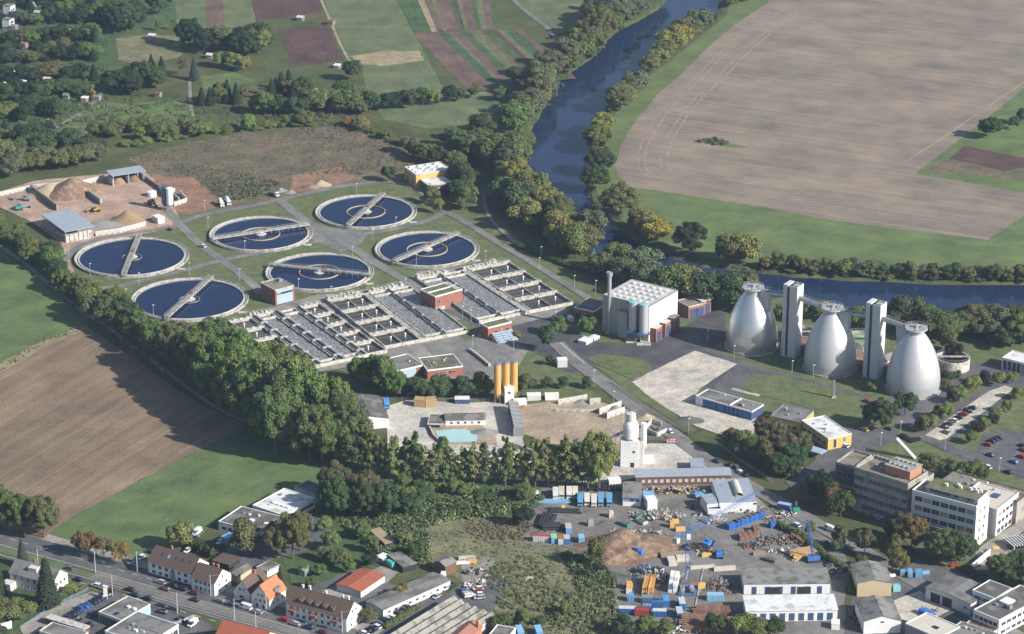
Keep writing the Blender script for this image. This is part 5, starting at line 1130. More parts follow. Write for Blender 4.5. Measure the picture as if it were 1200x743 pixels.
    for wdef in wins:
        face, z, n_, w_, hh, kind = wdef[:6]; m0 = wdef[6] if len(wdef) > 6 else 1.2; m1 = wdef[7] if len(wdef) > 7 else None
        if kind.startswith('door:'): row(t, 'door', door_mesh(w_, hh, kind[5:]), face, L, W, z, n_, m0, m1)
        elif kind.startswith('panel:'): row(t, 'wall_panel', door_mesh(w_, hh, kind[6:]), face, L, W, z, n_, m0, m1)
        else: row(t, 'window', win_mesh(w_, hh, kind, max(1, int(w_ / 1.3))), face, L, W, z, n_, m0, m1)
    t['dims'] = (L, W, h); return t, L, W
def part(t, name, mats, *boxes, **kw):
    m = MB()
    for b in boxes: m.box(*b)
    return m.build(name, [mt[x] for x in ([mats] if isinstance(mats, str) else mats)], t, **kw)

# machine hall
t, L, W = bld('machine_hall', 'tall white machine hall with flat roof covered in rows of rooflights', 'industrial hall', (706.5,346), (761,359.3), (797,341), 18.6, wall='white', rmat='roofw', trim='steel', par=.3)
mt_front = part(t, 'cladding', 'offg', (-.06, L * .995, -.10, -.01, 0, 18.2))
for i in range(6):
    for j in range(5):
        part(t, 'rooflight', 'offwh', (2 + i * (L - 4) / 6 + .9, 2 + i * (L - 4) / 6 + 2.4, 1.6 + j * (W - 3) / 5 + 1, 1.6 + j * (W - 3) / 5 + 3.0, 18.7, 19.15))
for k, (u0, dy) in enumerate(((1.2, 0), (9.6, 0), (17.6, 0))):
    part(t, 'porch', 'brick', (L, L + 3.4, u0, u0 + 5.4, 0, 7.2)); part(t, 'porch_roof', 'conc_l', (L, L + 3.5, u0 - .1, u0 + 5.5, 7.2, 7.45))
    obj('door', door_mesh(3.6, 5.2, 'blued'), t, (L + 3.41, u0 + 2.7, 0), math.pi / 2)
for k in range(9): part(t, 'wall_rib', 'offg', (1.5 + k * L / 9, 1.7 + k * L / 9, -.22, -.12, 0, 18))
row(t, 'window', win_mesh(2.4, 1.4), 'f', L, W, 3, 5, 2, 10)
Wa = 1.0
t, L, W = bld('hall_annex', 'low brick annex with brown gravel roof and blue gates right of the machine hall', 'annex', (793,352.5), (807,360), (822,353), 6.2, wall='brick', rmat='gravr', wins=[('r', .1, 2, 4.2, 4.4, 'door:blued')])
t, L, W = bld('hall_annex', 'low brick annex with white roof at the far right of the machine hall', 'annex', (803,343.5), (822,353.5), (830,349), 6.8, wall='brick', rmat='whiter', wins=[('r', .1, 1, 4.2, 4.8, 'door:blued')])
t, L, W = bld('transformer_house', 'brown roofed low building with blue rooflights left of the machine hall', 'annex', (672.5,360.5), (696,365.5), (707,353), 6, wall='brick', rmat='redd_r', trim='white', wins=[('f', 1, 3, 3, 3, 'glass')])
for k in range(3): part(t, 'rooflight', 'blued', (2.2 + k * 2.6, 4.4 + k * 2.6, 3, 8, 6.07, 6.4))
t, L, W = bld('filter_house', 'grey sheet clad box building attached between chimney and silos', 'annex', (724,364), (735,367), (741,362), 13.5, wall='offg', rmat='tarl', trim='steel')
# chimney
def cyl_thing(name, label, cat, px, py, r, h, matn, cap=None, group=None, z0=0, legs=0, cone=0, n=24):
    c = P(px, py); t = thing(name, label, cat, c, 0, group)
    m = MB(); pr = [(r, z0), (r, h)] if not cone else [(.35, z0 - cone), (r, z0), (r, h)]
    m.lathe(pr, n); m.build('shell', mt[matn], t, smooth=False)
    m = MB(); m.lathe([(r + .08, h), (r + .08, h + .25), (.01, h + .6)], n); m.build('cap', mt[cap or matn], t)
    if legs:
        m = MB()
        for k in range(4):
            a = k * math.pi / 2 + .78; m.tube((r * math.cos(a), r * math.sin(a), 0), (r * math.cos(a), r * math.sin(a), z0 + .3), .14, 5)
            b = a + math.pi / 2; m.tube((r * math.cos(a), r * math.sin(a), .3), (r * math.cos(b), r * math.sin(b), z0), .07, 4)
        m.build('leg_frame', mt['steel'], t)
    for z in (z0 + (h - z0) * .33, z0 + (h - z0) * .66):
        m = MB(); m.lathe([(r + .05, z), (r + .05, z + .18), (r, z + .18)], n); m.build('hoop', mt[matn], t)
    return t
t = cyl_thing('chimney', 'slim grey steel chimney rising in front of the machine hall', 'chimney', 713.5, 390, .95, 31, 'galv')
m = MB(); m.lathe([(1.4, 29.6), (1.5, 31.6), (1.4, 31.6), (1.3, 29.7)], 20, closed=True); m.build('collar', mt['galv'], t); m = MB(); m.box(-1.6, 1.6, -1.6, 1.6, 0, .9); m.build('footing', mt['conc'], t)
m = MB(); m.tube((0, 0, 14), (5, 3.5, 14), .5, 8); m.build('flue', mt['galv'], t)
for k, (x, y) in enumerate([(741.5, 399), (754, 402)]):
    t = cyl_thing('storage_silo', ['left metal silo with turquoise cap before the machine hall', 'right metal silo with turquoise cap before the machine hall'][k], 'silo', x, y, 2.15, 20, 'metalm', 'turq', 'silos before the machine hall', z0=5.6, cone=2, legs=5.6)
    m = MB(); m.box(-2.9, 2.9, -2.9, 2.9, 5.2, 5.5)
    for s in (-2.8, 2.8):
        for q in range(5): m.tube((-2.8 + q * 1.4, s, 5.5), (-2.8 + q * 1.4, s, 6.6), .05, 4)
        m.beam((-2.8, s, 6.6), (2.8, s, 6.6), .07, .07)
    m.build('service_platform', mt['blue'], t); part(t, 'foundation', 'conc_l', (-3.4, 3.4, -3.4, 3.4, 0, .5))
# yellow building
t, L, W = bld('yellow_building', 'ochre yellow building with white rooflight roof at the upper end of the clarifiers', 'building', (474,196), (487.5,205.5), (526,196.5), 7.5, wall='yellow', rmat='whiter', wins=[('r', 3.6, 6, 1.6, 1.2, 'glass'), ('f', .1, 2, 3, 3.4, 'door:steel'), ('f', 5, 3, 1.4, 1, 'glass')])
for i in range(4):
    for j in range(3): part(t, 'rooflight', 'white', (1.5 + j * L / 3.4, 3 + j * L / 3.4, 2 + i * W / 4.3, 4 + i * W / 4.3, 7.57, 8.2))
bld('yellow_building_annex', 'lower flat annex in front of the yellow building', 'annex', (490,209), (502,218), (526.5,211.5), 4.6, wall='brickd', rmat='whiter', wins=[('r', .1, 3, 2.6, 3, 'door:steel')])
# brick and light blue building
t, L, W = bld('switch_building', 'brick block with light blue front and ribbon window between the lower clarifiers', 'building', (305.5,331.5), (322.5,340.5), (344,334.5), 8, wall='brick', rmat='gravr', wins=[('r', 5.2, 4, 2.3, 1.2, 'glass', 1), ('f', .1, 1, 1.2, 2.2, 'door:steel')])
part(t, 'front_cladding', 'lblue', (L + .005, L + .009 + .04, .9, W - .9, .3, 7.6)); 
for o in [x for x in t.children if x.name.startswith('window')]: o.location.x += .05
part(t, 'roof_box', 'steel', (2, 4.5, W - 3, W - 1, 8.07, 9.2))
# pump houses
t, L, W = bld('pump_house', 'red brick pump house with two part planted roof between the basin blocks', 'pump house', (492.5,339.5), (510,348), (544.5,340.5), 7.2, wall='brick', rmat='sedum', trim='white', wins=[('f', 3.4, 3, 1.1, 1.4, 'glass'), ('r', 3.4, 1, 1.2, 1.5, 'glass', 1, 13), ('r', .1, 1, 1.1, 2.1, 'door:blued', 8, 4)])
part(t, 'parapet_rib', 'white', (L * .5 - .2, L * .5 + .2, .3, W - .4, 7.24, 7.7)); part(t, 'concrete_plinth', 'conc_l', (L + .02, L + 1.2, -.4, 5, 0, 1.6))
part(t, 'roof_terrace', 'conc', (.5, L - .5, W * .82, W - .4, 7.26, 7.5))
t, L, W = bld('pump_house', 'smaller brick pump house with planted roof behind the blue screw pumps', 'pump house', (563,379.5), (572,384.5), (600.5,378), 6.2, wall='brick', rmat='sedum', trim='white', wins=[('r', 2.6, 3, 1.5, 1.5, 'glass', 3, 1)])
c = P(577, 398.5); sp = thing('screw_pump_station', 'row of three sloping blue covered screw pump troughs before the brick pump house', 'pump station', c, wang((572,384),(600,378)))
for k in range(4):
    m = MB(); x = k * 3.5; m.add([(x-.25,-6.5,.2),(x+.25,-6.5,.2),(x+.25,0,3.8),(x-.25,0,3.8),(x-.25,-6.5,0),(x+.25,-6.5,0),(x+.25,0,0),(x-.25,0,0)], [(0,1,2,3),(4,7,6,5),(0,4,5,1),(3,2,6,7),(1,5,6,2),(0,3,7,4)]); m.build('trough_wall', mt['conc_l'], sp)
for k in range(3):
    x = k * 3.5 + .25
    for q in range(5):
        f0, f1 = q / 5 + .01, (q + 1) / 5 - .02; m = MB(); m.add([(x+.3,-6.5+6.5*f0,.35+3.3*f0),(x+2.9,-6.5+6.5*f0,.35+3.3*f0),(x+2.9,-6.5+6.5*f1,.35+3.3*f1),(x+.3,-6.5+6.5*f1,.35+3.3*f1)], [(0,1,2,3)]); m.build('cover_panel', mt['pumpc'], sp)
# flat buildings south of the basins
t, L, W = bld('flat_workshop', 'flat dark roofed workshop with pale blue front below the basins', 'workshop', (428,426.5), (447.5,439.5), (497.5,428.5), 4.6, wall='lblue', rmat='tarl', trim='white'); part(t, 'brick_corner', 'brick', (L + .02, L + .1, W - 4, W + .05, 0, 4.2))
t, L, W = bld('flat_workshop', 'flat mossy roofed workshop with brick front next to the pale blue one', 'workshop', (490,420), (501,434.5), (540,426.5), 4.6, wall='brick', rmat='tar', trim='white', wins=[('r', 2.2, 4, 3.3, .9, 'glass', 4)])
part(t, 'moss_bed', 'sedum', (L * .3, L * .8, 2, 12, 4.67, 4.75))
bld('site_box', 'pale blue steel kiosk at the lower left corner of the left basins', 'kiosk', (309,413), (314,415.5), (320.5,412.5), 2.6, wall='lblue', rmat='lblue', trim='lblue', par=.05)
bld('site_box', 'second pale blue steel kiosk nearer the grove', 'kiosk', (320,418.5), (325,421), (330,418.5), 2.2, wall='lblue', rmat='lblue', trim='lblue', par=.05)
# compost yard
def shed(A, B, C, h, h2, label):
    a = P(*A, h); b = P(*B, h); c = P(*C, h); a.z = b.z = c.z = 0; d = b - a; L = d.length; n = Vector((-d.y, d.x, 0)).normalized(); W = (c - b).dot(n)
    t = thing('open_shed', label, 'shed', a, math.atan2(d.y, d.x), 'sheet roofed bulk stores')
    m = MB(); m.add([(-.6,-.6,h),(L+.6,-.6,h),(L+.6,W+.6,h2),(-.6,W+.6,h2),(-.6,-.6,h+.35),(L+.6,-.6,h+.35),(L+.6,W+.6,h2+.35),(-.6,W+.6,h2+.35)], [(0,3,2,1),(4,5,6,7),(0,1,5,4),(1,2,6,5),(2,3,7,6),(3,0,4,7)]); m.build('roof', mt['zinc'], t)
    return t, L, W
t, L, W = shed((76.5,272), (109.5,265.5), (88.5,246), 6.2, 6.9, 'bulk store with tilted grey blue roof and pale block walls beside the clarifier')
for k in range(int(L / 2.6)): part(t, 'wall_block', 'conc_l', (k * 2.6 + .1, k * 2.6 + 2.2, -.1, .6, 0, 4.6)); part(t, 'wall_rib', 'conc_l', (k * 2.6 + 2.2, k * 2.6 + 2.6, -.5, .6, 0, 4.7))
for k in range(int(W / 2.6)): part(t, 'wall_block', 'conc_l', (-.1, .6, k * 2.6 + .7, k * 2.6 + 2.8, 0, 4.2)); part(t, 'wall_rib', 'conc_l', (-.5, .6, k * 2.6 + 2.8, k * 2.6 + 3.2, 0, 4.3))
for x in (.5, L - .5):
    for y in (.8, W / 2, W - .5): part(t, 'post', 'galv', (x - .15, x + .15, y - .15, y + .15, 0, 6.2))
m = MB(); m.lathe([(6, 0), (4.5, 1.5), (2, 3), (.01, 3.4)], 16, cx=L * .55, cy=W * .55); m.build('heap', mt['woodp'], t)
t, L, W = shed((132,206.5), (169.5,200.5), (158,196.5), 6.0, 6.4, 'smaller bulk store with grey blue roof at the back of the compost yard')
for k in range(int(W / 2.5)): part(t, 'wall_block', 'conc_l', (-.1, .6, k * 2.5 + .2, k * 2.5 + 2.4, 0, 4))
for k in range(int(L / 2.5)): part(t, 'wall_block', 'conc_d', (k * 2.5, k * 2.5 + 2.4, W - .4, W, 0, 4))
for x in (.5, L * .5, L - .5): part(t, 'post', 'galv', (x - .2, x + .2, .1, .5, 0, 6.0)); part(t, 'divider_wall', 'conc_l', (x - .4, x + .4, 1, W - .5, 0, 4))
for k, x in enumerate((L * .25, L * .72)):
    m = MB(); m.lathe([(4.6, 0), (3.6, 1.2), (1.6, 3.1), (.01, 3.6)], 14, cx=x, cy=W * .55); m.build('heap', mt['soilp' if k else 'woodp'], t)
def block_wall(pts, h, th, matn, label, name='block_wall', step=3.0, ribs=True, group=None):
    p = [P(*q) for q in pts]; c = p[0]; t = thing(name, label, 'wall', (c.x, c.y, 0), 0, group)
    for a, b in zip(p[:-1], p[1:]):
        L = (b - a).length; n = max(1, round(L / step)); d = (b - a) / n; rot = math.atan2(d.y, d.x)
        key = ('bw', round(d.length, 3), h, th, matn)
        if key not in WM:
            m = MB(); m.box(.03, d.length - .03, -th / 2, th / 2, 0, h); 
            if ribs: m.box(d.length - .35, d.length - .04, -th / 2 - .35, th / 2 + .02, 0, h + .02)
            WM[key] = m.mesh('block', mt[matn])
        for k in range(n): q = a + d * k - c; obj('block', WM[key], t, (q.x, q.y, 0), rot)
    return t
block_wall([(37,224),(68,247)], 3.6, .9, 'woodw', 'left dividing wall of the compost bays beside the sandy heap')
block_wall([(104,229),(119,240)], 3.4, .9, 'conc', 'right dividing wall of the compost bays beside the dark heap')
block_wall([(-4,231),(40,221),(85,218)], 2.6, .5, 'conc_l', 'long pale wall at the back of the compost yard, left stretch', ribs=False)
block_wall([(93,218),(122,211)], 3.0, .5, 'conc_l', 'pale wall behind the dark heap up to the small store', ribs=False)
block_wall([(112,277),(140,273),(171,265)], 2.8, .5, 'conc_l', 'pale wall stained orange between compost yard and road', ribs=False)
block_wall([(170,211),(186,222),(192,232)], 2.4, .7, 'conc_d', 'dark block wall right of the small store', ribs=False)
block_wall([(196,229),(205,225)], 2.4, .5, 'conc_l', 'short pale wall behind the blue and white silos', ribs=False)
block_wall([(204,242),(219,237),(211,228)], 2.6, .5, 'conc_l', 'pale aggregate bay walls beside the silos', ribs=False)
block_wall([(210,236),(203,231)], 2.4, .5, 'conc_l', 'divider inside the aggregate bay beside the silos', ribs=False)
def heap(px, py, rx, ry, h, matn, label, rot=0, seed=1, name='heap'):
    g = np.random.default_rng(seed); n = 30; V = []; F = []
    bump = g.uniform(.55, 1.2, (7, 3)); bx = g.uniform(-.5, .5, (7, 2))
    for i in range(n + 1):
        for j in range(n + 1):
            x, y = -1.1 + 2.2 * i / n, -1.1 + 2.2 * j / n; r = math.hypot(x, y)
            z = max(0, 1 - r) ** .85
            e = sum(b[0] * math.exp(-((x - c[0]) ** 2 + (y - c[1]) ** 2) * 9) for b, c in zip(bump, bx)) / 3
            z = min(1.15, z * (.65 + .55 * e) + (g.uniform(-.03, .03) if z > .02 else 0)) if r < 1.02 else -.05
            V.append((x * rx, y * ry, z * h - .02))
    for i in range(n):
        for j in range(n): a = i * (n + 1) + j; F.append((a, a + n + 1, a + n + 2, a + 1))
    me = bpy.data.meshes.new(name); me.from_pydata(V, [], F); me.materials.append(mt[matn]); me.polygons.foreach_set('use_smooth', [True] * len(F))
    o = obj(name, me, None, (*P(px, py)[:2], .05), rot); return tag(o, label, 'heap')
heap(57, 226, 11, 13, 5.5, 'sandp', 'sandy brown heap in the left compost bay', -.6, 1)
heap(82, 225, 14, 17, 9.5, 'soilp', 'large dark brown earth heap in the compost yard', -.5, 2)
heap(38, 222, 8, 5, 3, 'gravp', 'grey heap behind the yard excavator', 0, 3)
heap(150, 258, 10, 7, 5.5, 'woodp', 'reddish brown heap behind the pale road wall', 0, 4)
heap(122, 264, 11, 6, 3, 'gravp', 'flat grey brown heap beside the pale road wall', .2, 5)
heap(364, 220, 7, 4, 2.2, 'soilp', 'left low earth mound beside the clarifier road', 0, 6); heap(377, 217, 6, 4, 3, 'sandp', 'paler earth mound beside the clarifier road', 0, 7)
heap(330, 224, 4, 3, 2, 'gravp', 'grey rubble heap near the parked tipper truck', 0, 8); heap(340, 226, 3.5, 2.6, 1.8, 'gravp', 'small rubble heap right of the tipper truck', 0, 9)
for k, (x, y, cn, z1) in enumerate([(194, 246, 'blued', 13.5), (199.5, 247, 'white', 13.0)]):
    cyl_thing('cement_silo', ['blue cement silo at the compost yard junction', 'white cement silo beside the blue one'][k], 'silo', x, y, 1.9, z1, cn, cn, None, z0=4, cone=2, legs=4)
t, L, W = bld('site_cabin', 'white site cabin at the road junction by the cement silos', 'cabin', (178.5,252.5), (185,256), (191.5,253.5), 3.4, wall='white', rmat='white', trim='white', par=.1, wins=[('f', 1.2, 1, 1, 1, 'glass', .6)])
cyl_thing('water_tank', 'white horizontal looking tank beside the dark block wall', 'tank', 178, 230, 2.6, 2.6, 'white')
# digester service buildings
bld('service_building', 'low brown roofed service building behind the digesters and towers', 'building', (925,400.5), (1052,433), (1060,425), 5, wall='brickd', rmat='redd_r', trim='lgrey', wins=[('f', 2, 14, 3, 1.6, 'blued')])
bld('service_building', 'small service house with white gable behind the right stair tower', 'building', (1030,420), (1040,423), (1047,417.5), 6, roof='gy', wall='white', rmat='tarl', rh=1.8)
def round_tank(px, py, r, h, label, moss):
    c = P(px, py); t = thing('round_tank', label, 'tank', c, 0, 'round tanks behind the digesters')
    MB().lathe([(r, 0), (r, h), (r - .5, h), (r - .5, h - 1.5)], 48).build('wall', mt['conc_l' if not moss else 'conc'], t); MB().disc(r - .5, h - 1.5, 48).build('tank_surface', mt['sludge' if not moss else 'sedumg'], t)
    m = MB(); m.lathe([(r - .2, h + 1.1), (r - .2, h + 1.2), (r - .3, h + 1.2), (r - .3, h + 1.1)], 48, closed=True)
    for k in range(24): a = k * .2618; m.tube(((r-.25)*math.cos(a), (r-.25)*math.sin(a), h), ((r-.25)*math.cos(a), (r-.25)*math.sin(a), h + 1.15), .05, 4)
    m.build('railing', mt['galv'], t); m = MB(); m.beam((-r, 0, h + .3), (r, 0, h + .3), 1.6, .3); m.build('walkway', mt['conc'], t)
mt['sedumg'] = M('green tank cover', (.14, .30, .14), (.11, .24, .11), .3)
round_tank(1116, 431, 8.0, 5.5, 'round pale settling tank with railing right of the right digester', False)
round_tank(1010, 406, 8.5, 5, 'round tank with green cover between the middle digester and right tower', True)
round_tank(940, 398, 9, 4, 'round open tank behind the left stair tower', False)
t, L, W = bld('glass_hall', 'white roofed glass fronted hall cut by the right picture edge', 'building', (1174.5,419.5), (1214,429.5), (1226,421), 6, wall='white', rmat='whiter', trim='white', wins=[('f', .6, 7, 2, 4.6, 'glass', .5)])
# street side buildings
t, L, W = bld('garage_row', 'long flat roofed garage row with blue doors beside the concrete apron', 'garages', (815.5,464.5), (881,483), (896,475), 4.3, wall='blued', rmat='tarl', trim='white', wins=[('f', .1, 11, 3.0, 3.5, 'door:blue', 4.2, .4)])
part(t, 'end_wall', 'white', (-.1, 4.0, -.06, 0, 0, 4)); part(t, 'roof_rib', 'white', (L * .60, L * .60 + .5, .2, W - .2, 4.37, 5.0))
t, L, W = bld('orange_annex', 'grey roofed wing with ochre gable wall next to the white roofed annex', 'building', (902.5,488), (938,495.5), (954,481.5), 5.2, wall='yellow', rmat='tarl', trim='steel', wins=[('f', 1.5, 4, 2, 1.5, 'glass')])
t, L, W = bld('orange_annex', 'white roofed ochre annex with tall windows beside the entrance yard', 'building', (939,493), (970.5,514.5), (989,502.5), 5.6, wall='yellow', rmat='whiter', trim='offwh', wins=[('r', .8, 2, 1.4, 4, 'glass'), ('f', 1.8, 5, 2.6, 1.6, 'glass')])
bld('entrance_canopy', 'pale blue canopy in front of the ochre annex', 'canopy', (936,524), (962,532), (967,527), 3, wall='lblue', rmat='lblue', trim='lblue', par=.05, z0=2.6)
# concrete works
t, L, W = bld('gabled_hall', 'dark roofed gabled hall with white front at the poplars', 'hall', (412.5,494), (455.5,490), (446,464), 4.6, roof='gy', wall='white', rmat='tar', rh=1.8)
t, L, W = bld('site_office', 'long low white site office with dark roof beside the turquoise pond', 'office', (522,492.5), (568.5,491.5), (568,484), 2.8, roof='gx', wall='white', rmat='tar', rh=1.2, wins=[('f', 1, 5, 1, 1, 'glass')])
t, L, W = bld('site_office', 'open dark lean-to at the left end of the long site office', 'shelter', (501,497), (522,497.5), (520,486), 2.4, wall='dark', rmat='tar', z0=2)
o = MB().add([(P(*q).x, P(*q).y, .23) for q in [(510,505),(545,503),(560,510),(558,518),(525,519),(514,513)]], [tuple(range(5, -1, -1))]).build('settling_pond', mt['pond']); tag(o, 'milky turquoise settling pond beside the site office', 'pond')
if o.data.polygons[0].normal.z < 0: o.data.flip_normals()
block_wall([(503,501),(508,512),(520,523)], 1.4, .6, 'conc_l', 'low concrete edge on the left of the turquoise pond', ribs=False)
block_wall([(520,524),(580,525)], 1.2, .6, 'conc_l', 'low concrete edge in front of the turquoise pond', ribs=False)
heap(567, 507, 7, 4, 1.8, 'gravp', 'pale rubble beside the turquoise pond', 0, 15)
for k, (a, b) in enumerate([((485,477),(498,478)),((498.6,478),(511.5,477))]):
    t, L, W = bld('timber_bin', ['left tall timber formwork bin in the concrete works', 'right tall timber formwork bin in the concrete works'][k], 'bin', (a[0], a[1] - 9), (b[0], b[1] - 9), (b[0], b[1] - 13), 3.8, wall='wood', rmat='wood', trim='wood', par=.1)
    for q in range(4): part(t, 'plank', 'wood', (L * q / 4 + .1, L * (q + 1) / 4 - .1, -.1, -.02, .1, 3.5))
bld('site_shelter', 'small blue framed shelter by the works fence', 'shelter', (533,467.5), (550,467.5), (550,464), 2.6, wall='blued', rmat='white', trim='white', par=.05)
for k, (x, y) in enumerate([(583, 472), (593, 470), (602.5, 469)]):
    t = cyl_thing('orange_silo', ['left orange cement silo of the works', 'middle orange cement silo of the works', 'right orange cement silo of the works'][k], 'silo', x, y, 1.62, 19, 'orange', 'steel', 'orange cement silos', z0=4.6, cone=2.4, legs=4.6)
    m = MB()
    for q in range(8): a = q * .785; m.tube((1.6*math.cos(a), 1.6*math.sin(a), 19.3), (1.6*math.cos(a), 1.6*math.sin(a), 20.4), .05, 4)
    m.lathe([(1.65, 20.4), (1.65, 20.5), (1.55, 20.5), (1.55, 20.4)], 16, closed=True); m.tube((0, 0, 19.5), (0, 0, 22), .12, 5); m.build('top_railing', mt['steel'], t)
t, L, W = bld('batch_tower', 'white mixing cabin in front of the orange silos', 'tower', (591.5,454.5), (602.5,454), (602.5,450.5), 8, wall='white', rmat='offwh', trim='white', par=.2, wins=[('f', 5, 1, 1, 1, 'glass')])
bld('container_cabin', 'white cabin right of the mixing cabin', 'container', (603,470.5), (617.5,469.5), (617,466), 2.8, wall='white', rmat='white', trim='white', par=.05)
bld('container_cabin', 'left white container below the small round trees', 'container', (618,463.5), (634,463), (634,459.5), 2.7, wall='offwh', rmat='white', trim='white', par=.05)
bld('container_cabin', 'right white container below the small round trees', 'container', (639,463.5), (655,463), (655,459.5), 2.7, wall='white', rmat='white', trim='white', par=.05)
t = thing('aggregate_bins', 'row of grey aggregate bins with grating tops running down from the mixing cabin', 'bins', P(601.5, 512), wang((600, 514), (613, 511)))
a = P(601, 512); bq = P(594, 480); Lb = (bq - a).length; t.rotation_euler.z = math.atan2((bq - a).y, (bq - a).x)
for k in range(7):
    x = Lb * k / 7; m = MB(); w_ = Lb / 7 - .4; m.prism([(x + .3, -4.6), (x + w_, -4.6), (x + w_, -.4), (x + .3, -.4)], 1, 4.2); m.box(x, x + .25, -5, 0, 0, 4.6); m.build('bin', mt['steel'], t)
    m = MB(); m.add([(x+.3,-4.6,4.3),(x+w_,-4.6,4.3),(x+w_,-.4,4.9),(x+.3,-.4,4.9)], [(0,1,2,3)]); m.box(x + .3, x + .6, -4.6, -.4, 4.3, 5.2); m.build('grating', mt['galv'], t)
for k, (pts, h_) in enumerate([([(654,474),(672,471),(688,468)], 2.6), ([(691,474),(704,473)], 3), ([(651,482),(680,483),(703,482)], 1.3), ([(702,486),(716,481),(728,477)], 3.2), ([(711,491),(722,487),(732,484)], 3.2), ([(757,507),(770,512),(781,507)], 2.2), ([(757,504),(764,496),(775,500)], 2.4), ([(600,522),(624,531)], 1.6)]):
    block_wall(pts, h_, .5, 'conc_l', ['pale sloping bay wall below the small trees', 'short thick bay wall right of the sloping one', 'long low pale wall across the sandy yard', 'upper aggregate bay wall left of the mixing tower', 'lower aggregate bay wall left of the mixing tower', 'bay wall around the dark gravel right of the mixing tower', 'rear bay wall right of the mixing tower', 'low wall before the aggregate bins'][k], ribs=False, step=4)
heap(722, 482, 5, 3.5, 2.4, 'gravp', 'gravel heap in the bay left of the mixing tower', .3, 21); heap(772, 507, 4.5, 3.5, 2, 'dgr', 'dark gravel heap in the bay right of the mixing tower', 0, 22); heap(682, 472, 4, 2.5, 2, 'gravp', 'grey gravel in the bay below the small trees', 0, 23)
heap(808, 493, 8, 4.5, 1.9, 'dgr', 'dark gravel heap on the concrete apron beside the fence', -.2, 24); heap(757, 490, 5, 4, 2, 'sandp', 'tan sand heap behind the mixing tower', 0, 25); heap(615, 478, 4, 2.5, 1.4, 'woodp', 'orange brown sand heap beside the bins', 0, 26)
c = P(738.5, 545); t = thing('mixing_tower', 'white concrete mixing tower with round upper stages', 'tower', c, R(-4))
part(t, 'base_block', 'white', (-4.2, 3.4, -2.6, 2.6, 0, 12.6)); part(t, 'side_block', 'offwh', (3.4, 5.2, -1.6, 2.2, 0, 12.0))
obj('door', door_mesh(1.4, 2.2, 'dark'), t, (1, -2.62, 0)); obj('window', win_mesh(1, 1, 'glass', 1), t, (1.6, -2.62, 7))
m = MB(); m.lathe([(2.6, 12.6), (3.4, 13.6), (3.4, 18.4), (3.0, 20.0), (2.2, 21.2), (.01, 21.3)], 28); m.build('drum', mt['white'], t)
m = MB(); m.lathe([(2.15, 21.2), (2.15, 24.6), (.01, 25.0)], 24); m.build('upper_drum', mt['offwh'], t)
m = MB(); m.lathe([(1.1, 9), (1.3, 10.5), (1.3, 20.2), (.01, 20.6)], 18, cx=5.6, cy=0); m.tube((5.6, 0, 9), (5.6, 0, 0), .3, 6); m.build('side_silo', mt['white'], t)
m = MB()
for x in (-4.4, -2.6):
    for y in (-2, 2): m.tube((x, y, 0), (x, y, 23.5), .16, 4)
for z in range(2, 24, 3): m.beam((-4.4, -2, z), (-4.4, 2, z), .12, .12); m.beam((-2.6, -2, z), (-4.4, -2, z), .12, .12); m.beam((-4.4, -2, z), (-4.4, 2, z + 2.6), .1, .1)
for k in range(8): a = k * .785; m.tube((2.4*math.cos(a), 2.4*math.sin(a), 24.6), (2.4*math.cos(a), 2.4*math.sin(a), 26.4), .07, 4)
m.build('conveyor_frame', mt['galv'], t)
m = MB(); m.beam((-30, -7.2, 1.2), (-3.4, .5, 15.5), 1.5, .8); 
for k in range(8): q = k / 8; m.tube((-30 + 26.6*q, -7.2 + 7.7*q, 0), (-30 + 26.6*q, -7.2 + 7.7*q, 1.2 + 14.3*q), .12, 4)
m.build('conveyor_belt', mt['steel'], t)
bld('white_container', 'white container at the foot of the mixing tower', 'container', (745.5,537.5), (767,536.5), (767,532.5), 2.9, wall='white', rmat='white', trim='white', par=.05)
bld('white_kiosk', 'small white kiosk beside the street junction', 'kiosk', (653.5,422), (665,421.5), (665,418.5), 4, wall='offwh', rmat='white', trim='white', par=.15)
bld('street_kiosk', 'low white service cover group before the chimney', 'plant unit', (677,398.5), (687,401), (693,396), 1.8, wall='offwh', rmat='white', trim='white', par=.05)
bld('street_kiosk', 'small grey service cover behind the white group', 'plant unit', (690,394.5), (696,396.5), (701,393), 1.6, wall='lblue', rmat='white', trim='white', par=.05)
# red banner on fence
c = P(781, 519.5); t = thing('banner', 'red banner with white letters hung on the works fence', 'sign', c, R(0))
part(t, 'cloth', 'red', (0, 4.3, -.05, .05, .35, 2.3)); part(t, 'frame', 'steel', (-.1, 0, -.07, .07, 0, 2.4), (4.3, 4.4, -.07, .07, 0, 2.4))
m = MB()
def letter(x, ch, m, y=-.08, z=.55, h=1.5, w=1.0, s=.28):
    B_ = lambda a, b, c_, d: m.box(x + a, x + b, y, y + .025, z + c_, z + d)
    if ch in 'LCE': B_(0, s, 0, h); B_(s, w, 0, s)
    if ch in 'CE': B_(s, w, h - s, h)
    if ch == 'E': B_(s, w * .8, h / 2 - s / 2, h / 2 + s / 2)
    if ch == 'C': B_(w - s, w, s, s * 1.5); B_(w - s, w, h - s * 1.5, h - s)
for k, ch in enumerate('LCC'): letter(.4 + k * 1.28, ch, m)
m.build('lettering', mt['white'], t)
